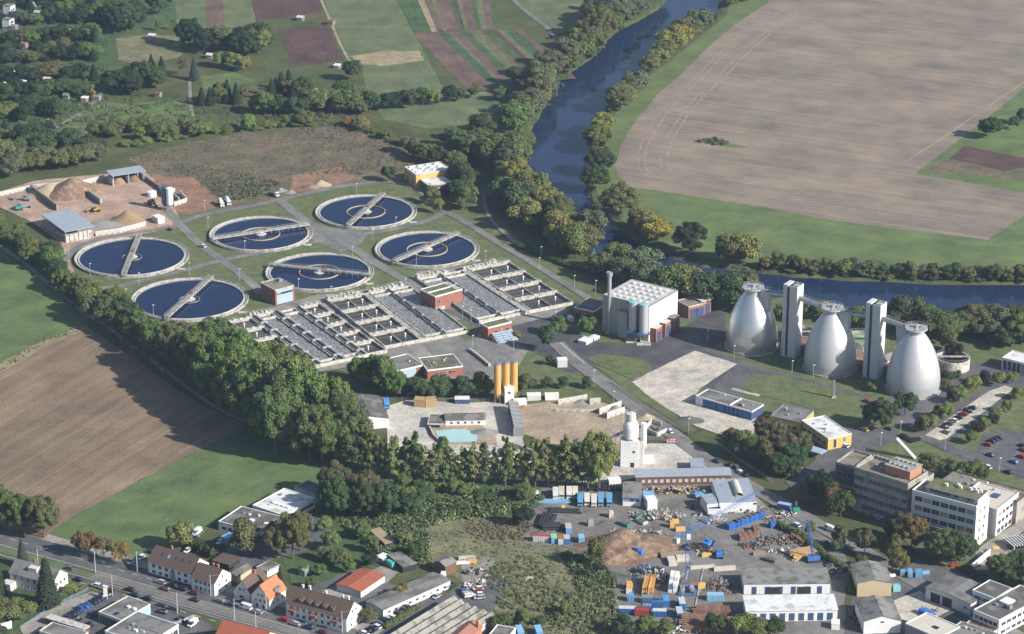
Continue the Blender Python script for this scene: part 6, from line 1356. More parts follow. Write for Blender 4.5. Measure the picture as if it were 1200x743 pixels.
# brick barrack and white halls
t, L, W = bld('brick_barrack', 'long one storey brick building with grey blue roof behind the machinery yard', 'building', (745,559.5), (857,557), (853,549.5), 4.0, roof='lean', wall='brickd', rmat='zinc', rh=.5, wins=[('f', 1.4, 14, 1.5, 1.3, 'frameg', 2)])
bld('brick_barrack_porch', 'short grey roofed wing behind the long brick building', 'annex', (809.5,547.5), (826,547.5), (830,537), 3.6, wall='brickd', rmat='zinc', trim='galv', par=.1)
bld('white_shelter', 'white low shed left of the long brick building by the poplars', 'shed', (714,564), (728,563), (727,558), 2.6, wall='white', rmat='white', trim='white', par=.05)
t, L, W = bld('workshop_shed', 'ribbed grey roof workshop with blue eaves at the back of the machinery yard', 'workshop', (730,583.5), (751,584), (755.5,566.5), 3.8, roof='lean', wall='white', rmat='etern', rh=.5, wins=[('f', 2.2, 3, 2, 1.1, 'glass', .4)])
part(t, 'eaves_board', 'blue', (-.3, L + .3, -.48, -.36, 3.6, 4.05))
t, L, W = bld('yard_hall', 'white yard hall with grey roof and long rounded rooflight', 'hall', (843,588.5), (887,587), (880,560.5), 5.2, wall='white', rmat='zinc', trim='zinc', par=.1, wins=[('f', 3.6, 1, 1.4, .8, 'glass', 15, .6)])
m = MB(); m.lathe([(1.7, 0), (1.7, 13.5), (.01, 13.5)], 16); o = m.build('rooflight', mt['tanr'], t, (L * .58, 5, 5.3)); o.rotation_euler = (-math.pi / 2, 0, 0); o.scale = (1, .9, 1)
bld('yard_hall_wing', 'lower grey roofed wing on the left of the yard hall', 'annex', (829,590.5), (842.5,589), (842,577.5), 4.8, wall='white', rmat='zinc', trim='zinc', par=.1)
bld('skip', 'white open skip wall in front of the yard hall', 'container', (829.5,597.5), (845.5,597.5), (845.5,592.5), 3.0, wall='white', rmat='dark', trim='white', par=.4)
bld('site_cabin_blue', 'blue cabin right of the ribbed roof workshop', 'container', (753.5,582), (767.5,582), (768.5,575), 2.8, wall='blue', rmat='skyb', trim='blue', par=.05)
bld('white_cabin', 'stack of white cabins in front of the blue cabin', 'container', (759,587.5), (770.5,586.5), (770,580), 4.6, wall='white', rmat='white', trim='white', par=.1)
t, L, W = bld('workshop_hall', 'long grey roofed workshop with open bays, upper of two parallel halls', 'workshop', (872,684.5), (973,683.5), (971,667.5), 4.6, roof='lean', wall='white', rmat='etern', rh=.8, wins=[('f', .1, 6, 1.7, 3.1, 'door:blued', 1.5, 1.5)])
for q in (.34, .7): part(t, 'bay_shade_panel', 'dark', (L * q - 2.6, L * q + 2.6, -.2, -.02, .1, 3.2))  # dark slabs on the wall stand in for the shade inside open bays
t, L, W = bld('workshop_hall', 'long white roofed workshop with tall blue grey doors, lower of two parallel halls', 'workshop', (875,716.5), (981.5,715), (980,698), 4.6, roof='lean', wall='white', rmat='whiter', rh=.5, wins=[('f', .4, 9, 2.0, 3.0, 'door:blued', 1.0)])
bld('site_kiosk', 'small white kiosk at the right end of the lower workshop', 'kiosk', (974.5,731), (984,731.5), (985,726), 2.6, wall='white', rmat='white', trim='white', par=.1)
t, L, W = bld('gabled_store', 'beige gabled store with grey fibre cement roof', 'store', (1005,683.5), (1045,682.8), (1040.5,660.5), 6.0, roof='gy', wall='beige', rmat='etern', rh=1.4)
t, L, W = bld('gabled_store', 'white gabled store in front of the beige one with a small blue sign', 'store', (1012.5,728.5), (1056,727), (1046,703), 5.4, roof='gy', wall='white', rmat='etern', rh=2.2)
part(t, 'sign', 'blue', (L * .5 - .7, L * .5 + .7, -.1, -.01, 4.6, 5.3))
t, L, W = bld('garage_hall', 'grey roofed garage hall with two dark gates and a blue crane truck before it', 'garage', (1085,689), (1137.5,708), (1160,691), 5.0, roof='gy', wall='offwh', rmat='tarl', rh=1.2, wins=[('f', .1, 2, 4.2, 3.8, 'door:dark', 2, 8), ('f', 2.2, 1, 1.4, 1.1, 'glass', 17, 1)])
t, L, W = bld('office_wing', 'left wing of the flat roofed office at the lower right', 'office', (1139.5,692), (1166,702), (1186,690), 7.5, wall='white', rmat='tar', trim='white', wins=[('f', 4.6, 3, 2.4, 1.5, 'glass'), ('f', 1.2, 3, 2.4, 1.5, 'glass')])
t, L, W = bld('office_wing', 'main flat roofed wing with corner windows at the lower right', 'office', (1141,715), (1171,727.5), (1222,697), 7.5, wall='white', rmat='tar', trim='white', wins=[('f', 4.6, 5, 1.9, 1.5, 'glass', .6), ('r', 4.6, 8, 2.6, 1.4, 'glass'), ('r', 1.2, 8, 2.6, 1.4, 'glass')])
part(t, 'rooflight', 'white', (3, 7, 12, 17, 7.6, 8.4)); part(t, 'vent', 'steel', (8, 9.5, 10, 12, 7.6, 9))
t, L, W = bld('flat_building', 'cream flat roof building at the bottom edge with dark hatch', 'building', (1061,731), (1100,748), (1118,732), 5.5, wall='tarw', rmat='tanr', trim='white'); part(t, 'hatch', 'dark', (L * .55, L * .7, 5, 6.6, 5.57, 5.9))
bld('flat_building', 'grey sloping roof building at the bottom edge right of the cream roof', 'building', (1100,748), (1150,765), (1160,740), 5, wall='offwh', rmat='etern')
bld('flat_building', 'rust stained low roof behind the grey sloping roof', 'shed', (1126,735), (1158,746), (1170,733), 3.5, wall='offwh', rmat='rust')
# office blocks
t, L, W = bld('office_block', 'dark concrete office block with ribbon windows and brick red rooftop plant', 'office', (1002,549.5), (1064,569), (1082,553), 19.5, wall='darkc', rmat='gravr', trim='concb', par=1.0)
for k in range(4):
    z = 2.6 + k * 4.1
    part(t, 'spandrel', 'concb', (-.12, L + .12, -.28, -.02, z + 2.3, z + 4.1)); part(t, 'side_spandrel', 'concb', (L + .02, L + .22, 0, W, z + 2.3, z + 4.1))
    row(t, 'window', win_mesh(2.2, 1.9, 'glass', 2), 'f', L, W, z + .25, 12, .4)
part(t, 'spandrel', 'concb', (-.12, L + .12, -.28, -.02, 1.0, 2.3))
part(t, 'blank_wall', 'concb', (L + .03, L + .3, 0, W * .35, 0, 19.3))
part(t, 'roof_plant', 'brickl', (L * .45, L * .92, W * .3, W * .9, 19.6, 23.2)); part(t, 'roof_plant_top', 'concb', (L * .44, L * .93, W * .28, W * .92, 23.2, 23.5))
for k in range(10): part(t, 'vent', 'galv', (L * .47 + k * 1.1, L * .47 + k * 1.1 + .8, W * (.4 + .3 * (k % 2)), W * (.4 + .3 * (k % 2)) + 1.2, 23.5, 24.3))
for k in range(12): part(t, 'vent', 'galv', (L * .05 + k * 2.0, L * .05 + k * 2 + 1.2, W * .92, W * .99, 19.6, 20.9))
bld('office_block_wing', 'lower beige wing behind the dark office block', 'office', (979.5,543), (1001.5,549), (1022,535), 13, wall='darkc', rmat='gravr', trim='concb', par=.9, wins=[('f', 8, 3, 2.4, 1.8, 'glass')])
bld('office_block_wing', 'lowest flat wing with two domes left of the dark office block', 'office', (961.5,562), (999,573), (1003,560), 5, wall='darkc', rmat='gravr', trim='concb')
bld('office_block_wing', 'narrow link wing between the dark office block and the white office', 'office', (1067,563), (1076,566), (1096,556), 14.5, wall='concb', rmat='tarl', trim='concb')
t, L, W = bld('white_office', 'white four storey office with green planted roof and brown sun blinds', 'office', (1069,576), (1144,595.5), (1163.5,584), 18.6, wall='offb', rmat='tarl', trim='white', par=.9)
part(t, 'gable_wall', 'white', (L + .02, L + .25, -.05, W + .05, 0, 19))
for k in range(4):
    z = 2.2 + k * 4.1; n = 7
    for q in range(n):
        u = 1.2 + (L - 1.6) * (q + .5) / n
        kind = 'blind' if (k == 2 and q == 0) or (k == 1 and q == 6) else 'glass'
        obj('window', win_mesh((L - 1.6) / n - .5, 2.1, kind, 2), t, (u, -.012, z + .6))
row_m = win_mesh(1.3, 1.6, 'glass', 1)
for k in range(4):
    for u in (W * .3, W * .66): obj('window', row_m, t, (L + .262, u, 2.6 + k * 4.1), math.pi / 2)
part(t, 'canopy', 'gold_p', (L * .1, L * .8, -1.1, -.1, 5.6, 6.0)); part(t, 'canopy_roof', 'steel', (L * .1, L * .8, -1.6, -.1, 6.0, 6.25)); part(t, 'column', 'white', (L * .8, L * .8 + .7, -1.7, -1.0, 0, 6.2))
part(t, 'penthouse', 'offb', (L * .18, L * .98, W * .22, W * .95, 18.7, 21.3)); part(t, 'planted_roof', 'sedum', (L * .17, L * .99, W * .18, W * .97, 21.45, 21.62)); part(t, 'roof_edge', 'white', (L * .165, L * .995, W * .17, W * .98, 21.3, 21.45))
for q in range(12): obj('window', win_mesh(1.8, 1.5, 'glass', 1), t, (L * .2 + q * L * .064, W * .22 - .012, 19.3))
for k, (x, y) in enumerate([(.4, .5), (.55, .7), (.6, .6), (.75, .65), (.8, .75), (.86, .6), (.9, .7)]): part(t, 'vent', 'white', (L * x, L * x + 1.2, W * y, W * y + 1, 21.62, 22.8))
t, L, W = bld('white_office_wing', 'three storey white wing with beige roof and brick base right of the white office', 'office', (1122,585), (1168.5,598), (1197.5,579.5), 12, wall='white', rmat='tanr', trim='white', par=.5, wins=[('r', 8.3, 5, 2.4, 1.7, 'glass'), ('r', 4.6, 5, 2.4, 1.7, 'glass'), ('r', .6, 4, 2.6, 2.2, 'glass', 1, 5)])
part(t, 'brick_base', 'brickl', (L + .02, L + .12, W * .72, W, 0, 3.6)); part(t, 'rooflight', 'blued', (L * .55, L * .72, W * .5, W * .7, 12.07, 12.5))
bld('white_office_wing', 'grey terrace roof with railing behind the beige roofed wing', 'office', (1103,563), (1192,588), (1206,577), 10.5, wall='concb', rmat='gravr', trim='darkp')
bld('garden_wall_building', 'brick building stub at the right edge behind the white wing', 'building', (1197,586), (1225,594), (1240,580), 7, wall='brickl', rmat='tarl')
t = block_wall([(1137,669),(1160,650)], 2.6, .4, 'white', 'white garden wall beside the lower trees at the right', ribs=False)
# leaning louvre array
base = P(1074, 538.5); top = P(1051, 513.5, 8.8); d = top - base
t = thing('louvre_ramp', 'leaning white louvred ladder structure beside the entrance yard', 'sculpture', base, 0)
d0 = Vector((d.x, d.y, 0)); nn = Vector((-d.y, d.x, 0)).normalized()
for k in range(18):
    q = d * (k + .5) / 18; m = MB(); m.beam(q - nn * 1.3 + Vector((0, 0, -.05)), q + nn * 1.3 + Vector((0, 0, -.05)), .9, .12); m.build('louvre', mt['white'], t)
m = MB()
for s in (-1.35, 1.35): m.beam(nn * s, d + nn * s, .18, .25)
m.tube(d * .98, d * .98 - Vector((0, 0, 8.6)), .12, 5); m.tube(d * .5, d * .5 - Vector((0, 0, 4.4)), .12, 5); m.build('frame', mt['galv'], t)
# obelisk on the lawn
t = thing('obelisk', 'slim dark stone stele on the lawn before the middle digester', 'sculpture', P(977, 466.5)); m = MB(); m.prism([(-.6,-.5),(.6,-.5),(.6,.5),(-.6,.5)], .8, 8.8, top=[(-.35,-.3),(.35,-.3),(.35,.3),(-.35,.3)]); m.box(-.6, -.3, -.3, .3, 8.8, 9.4); m.build('shaft', mt['steel'], t); part(t, 'plinth', 'conc_l', (-1, 1, -1, 1, 0, .8))
# ---- houses and halls at the bottom left
def chimneys(t, L, W, h, us, matn='brick'):
    for u, v in us: part(t, 'chimney', matn, (u, u + .9, v, v + .9, h - .5, h + 1.6))
t, L, W = bld('apartment_house', 'long white apartment house with brown roof and roof windows on the main street', 'house', (173.5,657.5), (224,672.5), (247,660), 6.2, roof='gx', wall='white', rmat='brownr', rh=4.6, over=.3, wins=[('f', 4.2, 6, 1.6, 1.3, 'glass'), ('f', 1.6, 6, 1.6, 1.3, 'glass'), ('r', 6.6, 1, 1, 1, 'glass', 4)])
part(t, 'plinth', 'blued', (-.08, L * .98, -.12, -.02, 0, 1.2)); part(t, 'stair_bay', 'steel', (L * .52, L * .62, -.3, -.02, .2, 4.6)); chimneys(t, L, W, 10.3, [(L * .3, W * .55)])
for k in range(5):
    m = MB(); y = W * .22; s = 4.6 / (W / 2); z = 6.2 + s * y; m.add([(0,0,0),(.9,0,0),(.9,1.3,1.3*s),(0,1.3,1.3*s)], [(0,1,2,3)]); m.build('roof_window', mt['skyb' if k == 1 else 'glass'], t, (L * (.2 + .16 * k), y, z + .28))
t, L, W = bld('apartment_house', 'shorter white house with brown roof attached to the long apartment house', 'house', (224.5,676), (251,684), (271,671.5), 5.8, roof='gx', wall='white', rmat='brownr', rh=4.0, wins=[('f', 3.9, 4, 1.4, 1.3, 'glass'), ('f', 1.2, 4, 1.1, 1.4, 'glass'), ('r', 6.2, 1, .9, 1, 'glass', 4), ('r', 3.4, 2, .9, 1.1, 'glass'), ('r', .9, 2, .9, 1.1, 'glass')]); chimneys(t, L, W, 9.2, [(L * .5, W * .55), (L * .7, W * .55)])
t, L, W = bld('gabled_house', 'white house with brown roof and gable to the street left of the orange roofed house', 'house', (274,690.5), (293,695), (313,678), 4.2, roof='gy', wall='white', rmat='brownr', rh=4.4, wins=[('f', 4.4, 2, .9, 1.1, 'glass', 2), ('f', .4, 1, 2.2, 1.9, 'glass', 2)]); chimneys(t, L, W, 8.2, [(L * .5, W * .6)])
t, L, W = bld('gabled_house', 'white house with bright orange tiled roof on the main street', 'house', (294.5,697), (315.5,703), (333,689), 5.0, roof='gy', wall='white', rmat='oranger', rh=5.2, wins=[('f', 5.4, 2, .8, 1, 'glass', 2.4), ('f', 3, 3, 1, 1.2, 'glass'), ('f', .5, 2, 1.2, 1.6, 'glass'), ('r', 2, 3, 1, 1.2, 'glass')])
m = MB(); m.box(L - 2.6, L - .3, W * .4, W * .75, 5.6, 7.4); m.build('dormer', mt['tarl'], t)
t, L, W = bld('apartment_block', 'white apartment block with dark roof and five sloping dormers on the main street', 'house', (335,706.5), (406,725), (424.5,711), 6.0, roof='gx', wall='white', rmat='brownr', rh=4.8, wins=[('f', 4.0, 9, 1.2, 1.3, 'glass'), ('f', 1.2, 9, 1.2, 1.3, 'glass'), ('r', 6.6, 2, .9, 1.1, 'glass', 3), ('r', 3.9, 2, .9, 1.1, 'glass'), ('r', 1.2, 2, .9, 1.1, 'glass')])
for k in range(5): part(t, 'dormer', 'brownr', (L * (.2 + .13 * k), L * (.2 + .13 * k) + 1.7, .8, W * .44, 7.4, 8.9)); obj('window', win_mesh(1.2, .9, 'glass', 1), t, (L * (.2 + .13 * k) + .85, .79, 7.7))
for k in range(3): part(t, 'balcony', 'brick', (L * (.06 + .35 * k), L * (.06 + .35 * k) + 3, -1.4, -.02, 3.2, 4.2))
chimneys(t, L, W, 10.2, [(L * .12, W * .55), (L * .22, W * .6), (L * .5, W * .55), (L * .78, W * .55), (L * .86, W * .58)], 'offwh')
t, L, W = bld('garage_block', 'garage block with red roof and white doors', 'garages', (394.5,685), (422.5,693.5), (453,675.5), 2.8, roof='gy', wall='offwh', rmat='redr', rh=.7, wins=[('r', .1, 7, 2.7, 2.2, 'door:white', .3)])
t, L, W = bld('long_garage', 'long grey roofed garage with white side wall above the parked cars', 'garages', (429,705), (449,715), (513,673.5), 3.4, roof='gy', wall='white', rmat='tarl', rh=.5, wins=[('r', 1.2, 9, 1.6, .9, 'glass')])
t, L, W = bld('open_barn', 'lean-to shed with pale roof behind the long grey garage', 'shed', (454,650), (472,664), (483,656), 3.0, wall='dark', rmat='etern', trim='etern', par=.05)
bld('garden_store', 'long narrow straw roofed shed in the bushes', 'shed', (433,621), (451,637), (462,633), 2.6, wall='dark', rmat='tanw', trim='tanw', par=.05)
t, L, W = bld('small_barn', 'grey gabled barn with brown door beside the scrap lane', 'barn', (509,658), (522,664), (532,657), 4.2, roof='gy', wall='brickd', rmat='etern', rh=1)
t = thing('factory_hall', 'long hall with many parallel corrugated roof ridges at the bottom edge', 'hall', P(448, 748, 4), 0)
a = P(448, 748, 4); b = P(500, 765, 4); c = P(527, 700, 4); a.z = b.z = c.z = 0; d = c - a; Ll = d.length; t.location = a; t.rotation_euler.z = math.atan2(d.y, d.x)
wid = 4.0
for k in range(6):
    y0 = -k * wid; x1 = Ll * (1 - .02 * k) if k < 2 else Ll * .95
    m = MB(); m.add([(0,y0,0),(0,y0-wid,0),(0,y0-wid,4),(0,y0-wid*.5,5.4),(0,y0,4),(x1,y0,0),(x1,y0-wid,0),(x1,y0-wid,4),(x1,y0-wid*.5,5.4),(x1,y0,4)], [(0,1,2,3,4),(9,8,7,6,5),(0,5,6,1),(1,6,7,2),(4,9,5,0)]); m.build('wall', mt['offwh'], t)
    m = MB(); m.add([(-.3,y0-wid,4.05),(-.3,y0-wid*.5,5.5),(x1+.3,y0-wid*.5,5.5),(x1+.3,y0-wid,4.05)], [(0,1,2,3)]); m.build('roof', mt['etern2'], t)
    m = MB(); m.add([(-.3,y0,4.05),(-.3,y0-wid*.5,5.5),(x1+.3,y0-wid*.5,5.5),(x1+.3,y0,4.05)], [(3,2,1,0)]); m.build('roof', mt['etern2'], t)
t, L, W = bld('red_roof_workshop', 'brick workshop with dull red roof and chimney at the bottom edge', 'workshop', (525,747), (545,752), (560,733), 4.6, roof='gy', wall='brickl', rmat='redr2', rh=1.6); part(t, 'chimney', 'brickl', (L - 1.2, L - .2, W * .8, W * .8 + 1, 4.5, 8))
bld('flat_shed', 'ribbed grey roof shed right of the parallel ridged hall', 'shed', (548,723), (575,733), (585,722), 3.2, wall='brickd', rmat='etern', trim='etern', par=.05)
bld('flat_shed', 'dark roofed white building at the bottom edge beside the blue containers', 'building', (570,748), (592,752), (602,736), 4, wall='white', rmat='tar', trim='white')
# white workshops above the houses
t, L, W = bld('flat_workshop', 'white flat roofed workshop with rooflights above the gardens', 'workshop', (296,592.5), (332,604.5), (371,585), 4.2, wall='white', rmat='whiter', trim='white', wins=[('r', 1.6, 8, 2.2, 1.3, 'glass'), ('f', 1.2, 4, 2, 1.6, 'glass')])
for k in range(4): part(t, 'rooflight', 'white', (L * (.3 + .15 * k), L * (.3 + .15 * k) + 1.6, W * .3, W * .3 + 1.6, 4.27, 4.9))
t, L, W = bld('flat_workshop', 'dark flat roofed workshop left of the white roofed one', 'workshop', (256,611.5), (312,626), (331,606), 3.9, wall='white', rmat='tar', trim='white', wins=[('r', 1.2, 4, 2, 1.3, 'glass'), ('f', 1, 7, 2, 1.4, 'glass')])
for k in range(2): part(t, 'rooflight', 'white', (L * (.45 + .3 * k), L * (.45 + .3 * k) + 1.8, W * .4, W * .4 + 1.8, 3.97, 4.6))
bld('small_building', 'small flat roofed building behind the white workshops under the trees', 'building', (345,571), (375,582), (388,573), 3.4, wall='offwh', rmat='tarl')
bld('garden_shed', 'brown roofed open shed below the workshops', 'shed', (248,656.5), (268,662), (275,651), 2.6, wall='dark', rmat='brownr', trim='brownr', par=.05)
bld('garden_shed', 'white gabled shed behind the attached white house', 'shed', (265,672), (278,676), (287,663), 2.6, roof='gy', wall='beige', rmat='tar', rh=1.0)
bld('garden_shed', 'flat roofed white garage above the orange roofed house', 'garage', (300,665), (313,670), (325,661), 2.6, wall='white', rmat='tarl', trim='conc')
bld('garden_shed', 'small grey green garden hut on the orchard lawn', 'hut', (350,668), (357,670), (360,664), 2.4, roof='gy', wall='steel', rmat='etern', rh=.6)
bld('container_blue', 'turquoise blue container in the workshop yard', 'container', (258,629), (266,632), (270,624), 2.6, wall='skyb', rmat='skyb', trim='skyb', par=.05)
# grey mansard house, left
t, L, W = bld('mansard_house', 'white house with grey mansard roof and pale dormer behind the tall conifer', 'house', (11,671), (62,683.5), (84,672.5), 6.2, roof='gx', wall='offwh', rmat='tarl', rh=3.8, wins=[('f', 3.9, 6, 1.1, 1.5, 'glass'), ('f', 1.0, 6, 1.1, 1.5, 'glass'), ('r', 4, 3, 1, 1.2, 'glass')])
part(t, 'dormer', 'offwh', (L * .38, L * .58, 1.6, W * .5, 7.0, 9.6)); part(t, 'dormer', 'tarl', (L * .82, L * .92, 1.6, W * .5, 7.0, 8.8)); chimneys(t, L, W, 9.6, [(L * .35, W * .6), (L * .6, W * .6)])
part(t, 'porch', 'offwh', (-1.5, 3, -4, -.05, 0, 3.2))
bld('small_garage', 'white garage at the left edge below the gardens', 'garage', (-3,729), (1.5,732.5), (9,725), 2.8, wall='white', rmat='tarl', trim='white')
# car dealer
t, L, W = bld('car_dealer_hall', 'flat mottled grey roofed showroom beside the main street', 'showroom', (115.5,717.5), (142,727.5), (184,711.5), 4.2, wall='lblue', rmat='tarl', trim='offwh', wins=[('f', .3, 4, 3, 3, 'glass', .6)])
part(t, 'rooflight', 'white', (6, 7.4, 9, 10.4, 4.27, 4.9), (9, 10.4, 9, 10.4, 4.27, 4.9)); part(t, 'roof_well', 'dark', (L * .5, L * .62, 2, 4, 4.27, 4.7))
t, L, W = bld('car_dealer_hall', 'larger flat grey roofed workshop of the car dealer', 'workshop', (123,740), (172,756), (201.5,730), 4.6, wall='white', rmat='tarl', trim='white', wins=[('r', .6, 6, 2.6, 2.6, 'glass', .4)])
part(t, 'roof_seam', 'tar', (2, L - 2, W * .5, W * .5 + .3, 4.67, 4.8)); part(t, 'vent', 'white', (L * .45, L * .45 + 1.6, W * .3, W * .3 + 1, 4.67, 5.5))
bld('car_dealer_block', 'low flat building at the bottom edge with grey green roof', 'building', (46,740), (88,752), (101,741), 3.6, wall='offwh', rmat='tarl', trim='offwh')
bld('car_dealer_block', 'narrow canopy building between the dealer yards', 'canopy', (53,724), (98,738), (104,733), 3, wall='brickd', rmat='conc_l', trim='conc_l', par=.1)
t = thing('dealer_sign', 'white pylon sign beside the main street at the dealer yard', 'sign', P(124, 702)); part(t, 'panel', 'white', (-.8, .8, -.15, .15, .3, 5)); part(t, 'foot', 'steel', (-1, 1, -.3, .3, 0, .3))
t, L, W = bld('red_roof_house', 'house with red tiled roof and small dormers cut by the bottom edge', 'house', (249,752), (303,766), (322,742), 5.6, roof='gx', wall='offwh', rmat='redr', rh=5.2)
for k in range(3): part(t, 'dormer', 'redr', (L * (.3 + .13 * k), L * (.3 + .13 * k) + 1.6, 2, W * .4, 7.2, 8.8))
bld('street_shed', 'row of dark roofed garages behind the apartment block', 'garages', (440,652), (448,655), (456,650), 2.4, wall='steel', rmat='white', trim='white', par=.05)
# gardens: sheds and huts far off
GS = [(8,6,'tarl',8,'white flat block of flats at the top left corner'),(7,22,'tarl',7,'white house with dark windows at the left edge'),(22,22,'offwh',3,'pale flat shed below the white house'),(36,4,'lblue',3,'grey hut at the top edge'),(43,14,'lblue',3,'bluish hut right of the white house'),
      (15,30,'etern',3,'grey shed in the second garden row'),(28,60,'white',3,'bright white garden hut'),(27,51,'redp',3,'garden hut with red roof'),(17,56,'lblue',3,'grey blue hut left of the bright white one'),(21,68,'etern',3,'long grey roofed hut below the bright white one'),
      (11,84,'white',2.6,'flat white hut in the fourth garden row'),(25,95,'white',2.6,'white hut with tilted roof'),(54,92,'tanr',2.6,'tan garden hut in the middle of the allotments'),(61,106,'white',2.8,'white roofed hut in the sixth garden row'),(30,116,'lblue',2.6,'bluish hut in the sixth garden row'),
      (60,119,'tanr',2.6,'brownish hut beside a turquoise pool'),(98,114,'white',2.8,'white roofed hut beside the lane'),(77,111,'etern',2.6,'low grey hut left of the lane hut'),(50,40,'etern',2.6,'pale hut in the third garden row'),(80,36,'lblue',2.6,'grey blue hut in the upper right gardens'),
      (177,41,'offwh',3.2,'white cabin on the pale field edge'),(184,109,'brickd',2.6,'low brown shed above the mown meadow'),(278,77,'tanr',3,'brownish hut behind the garden lawn'),(245,64,'tanr',2.6,'small hut hidden below the large dark tree'),
      (367,105,'etern',3,'grey roofed garden house left of the round tree'),(351,20,'tanr',2.4,'small brown hut between the two bare fields'),(387,25,'brickd',2.4,'tiny brown hut on the field track'),(380,114,'zinc',2.6,'grey metal shed above the scrubland'),(101,166,'offwh',2.4,'pale shed roof below the mown meadow'),(394,76,'white',2.2,'white beehive like box beside the round tree'),(6,97,'white',2.4,'flat white roof at the left edge'),(113,113,'etern',2.4,'weathered shed at the lane bend')]
for x, y, mm, h_, lb in GS:      # the plots nearest the town
    big = h_ > 5; q = 1.35 if big else 1
    t, L, W = bld('garden_hut' if not big else 'white_house', lb, 'hut' if not big else 'house', (x - 3.6*q, y + .5), (x + 2.8*q, y + 1.1*q), (x + 4.2*q, y - 1.2*q), h_, roof='flat' if big or mm == 'white' else 'gx', wall='etern' if not big else 'white', rmat=mm, rh=.9, par=.15, trim=mm, wins=[('f', 1, 2 if not big else 5, 1, 1, 'glass', .5)] + ([('r', z_, 3, 1.6, 1.8, 'glass') for z_ in range(1, int(h_) - 2, 3)] if big else []))

# ---------------------------------------------------------------- vehicles
def loft(m, secs, mi=0):
    n = len(secs[0]); o = len(m.v); m.v += [tuple(p) for s in secs for p in s]
    for i in range(len(secs) - 1):
        for k in range(n): m.f.append((o + i*n + k, o + i*n + (k+1) % n, o + (i+1)*n + (k+1) % n, o + (i+1)*n + k)); m.m.append(mi)
    m.f.append(tuple(o + k for k in range(n - 1, -1, -1))); m.f.append(tuple(o + (len(secs)-1)*n + k for k in range(n))); m.m += [mi, mi]
def car_proto(kind):
    L_, H, cab0, cab1 = {'car': (4.3, 1.45, -.75, 1.75), 'estate': (4.6, 1.5, -.7, 2.2), 'van': (5.4, 2.3, -1.9, 2.6)}[kind]
    t = obj('parked_car' if kind != 'van' else 'parked_van', None); W_ = 1.78 if kind != 'van' else 2.0; w = W_ / 2; l = L_ / 2; bh = .85 if kind != 'van' else 1.1
    m = MB(); S = lambda x, wy, z0, z1: [(x, -wy, z0), (x, wy, z0), (x, wy, z1 - .1), (x, wy * .9, z1), (x, -wy * .9, z1), (x, -wy, z1 - .1)]
    loft(m, [S(-l, w * .82, .35, bh * .72), S(-l + .25, w * .97, .25, bh * .86), S(cab0 - .1, w, .25, bh), S(cab1, w, .25, bh), S(l - .2, w * .96, .28, bh * .95), S(l, w * .85, .38, bh * .8)])
    m.build('body', mt['paint'], t)
    m = MB(); T = lambda x, wy, z: [(x, -wy, bh - .03), (x, wy, bh - .03), (x, wy * .84, z), (x, -wy * .84, z)]
    q = .55 if kind != 'van' else .4
    loft(m, [T(cab0 - q, w * .9, bh), T(cab0 + .1, w * .93, H - .06), T(cab1 - .3, w * .93, H - .08), T(cab1 + (.25 if kind != 'car' else .35), w * .9, bh + .02)]); m.build('windows', mt['glass'], t)
    m = MB(); rw = w * .80; m.box(cab0 + .1, cab1 - .28, -rw, rw, H - .06, H); 
    if kind == 'van': m.box(cab0 + 1.3, cab1 - .2, -w * .95, w * .95, bh - .02, H - .05)
    m.build('roof', mt['paint'], t)
    wm = MB(); wm.tube((0, -.11, 0), (0, .11, 0), .33, 12); wm = wm.mesh('wheel', mt['tyre'])
    for x in (-l * .62, l * .62):
        for y in (-w + .08, w - .08): obj('wheel', wm, t, (x, y, .33))
    lm = MB(); lm.box(-.03, .03, -.2, .2, -.08, .08); lm = lm.mesh('headlight', mt['white'])
    for y in (-w * .6, w * .6): obj('headlight', lm, t, (-l + .06, y, .55))
    return t
PROTO = {k: car_proto(k) for k in ('car', 'estate', 'van')}
USED = set(); NC = [0]
CC = {'black': (.012, .012, .014), 'white': (.75, .75, .75), 'silver': (.42, .43, .44), 'grey': (.12, .125, .13), 'red': (.42, .012, .012), 'blue': (.02, .09, .38), 'dark blue': (.012, .022, .07), 'dark red': (.13, .012, .018), 'beige': (.45, .38, .26), 'turquoise': (.04, .42, .38), 'yellow': (.6, .4, .03), 'light blue': (.15, .42, .72), 'green': (.03, .16, .07)}
def car(px, py, head, col, label, kind='car', group=None, world=None):
    src = PROTO[kind]
    if kind in USED: o = copy_tree(src)
    else: o = src; USED.add(kind)
    for c in o.children:
        if c.name.split('.')[0] in ('body', 'roof'): c.color = (*CC[col], 1)
    p = Vector(world) if world else P(px, py)
    ang = head if isinstance(head, float) else wang((px, py), (px + head[0], py + head[1])) if world is None else head
    o.location = (p.x, p.y, .33); o.rotation_euler = (0, 0, ang)
    NC[0] += 1; tag(o, label, 'van' if kind == 'van' else 'car', group); return o
def car_row(a, b, n, head, cols, where, start, kinds=('car', 'estate', 'car'), skip=()):
    A, B = P(*a), P(*b); g = random.Random(n * 5 + int(a[0])); h = wang(a, (a[0] + head[0], a[1] + head[1]))
    for k in range(n):
        if k in skip: continue
        q = A.lerp(B, (k + .5) / n); cl = cols[k % len(cols)]; kd = g.choice(kinds)
        car(0, 0, h + g.uniform(-.05, .05) + (math.pi if g.random() < .3 else 0), cl, f"{cl} parked car, {nth(k)} from {start} {where}", kd, 'cars ' + where, world=(q.x, q.y, 0))
ST = (74, 21)
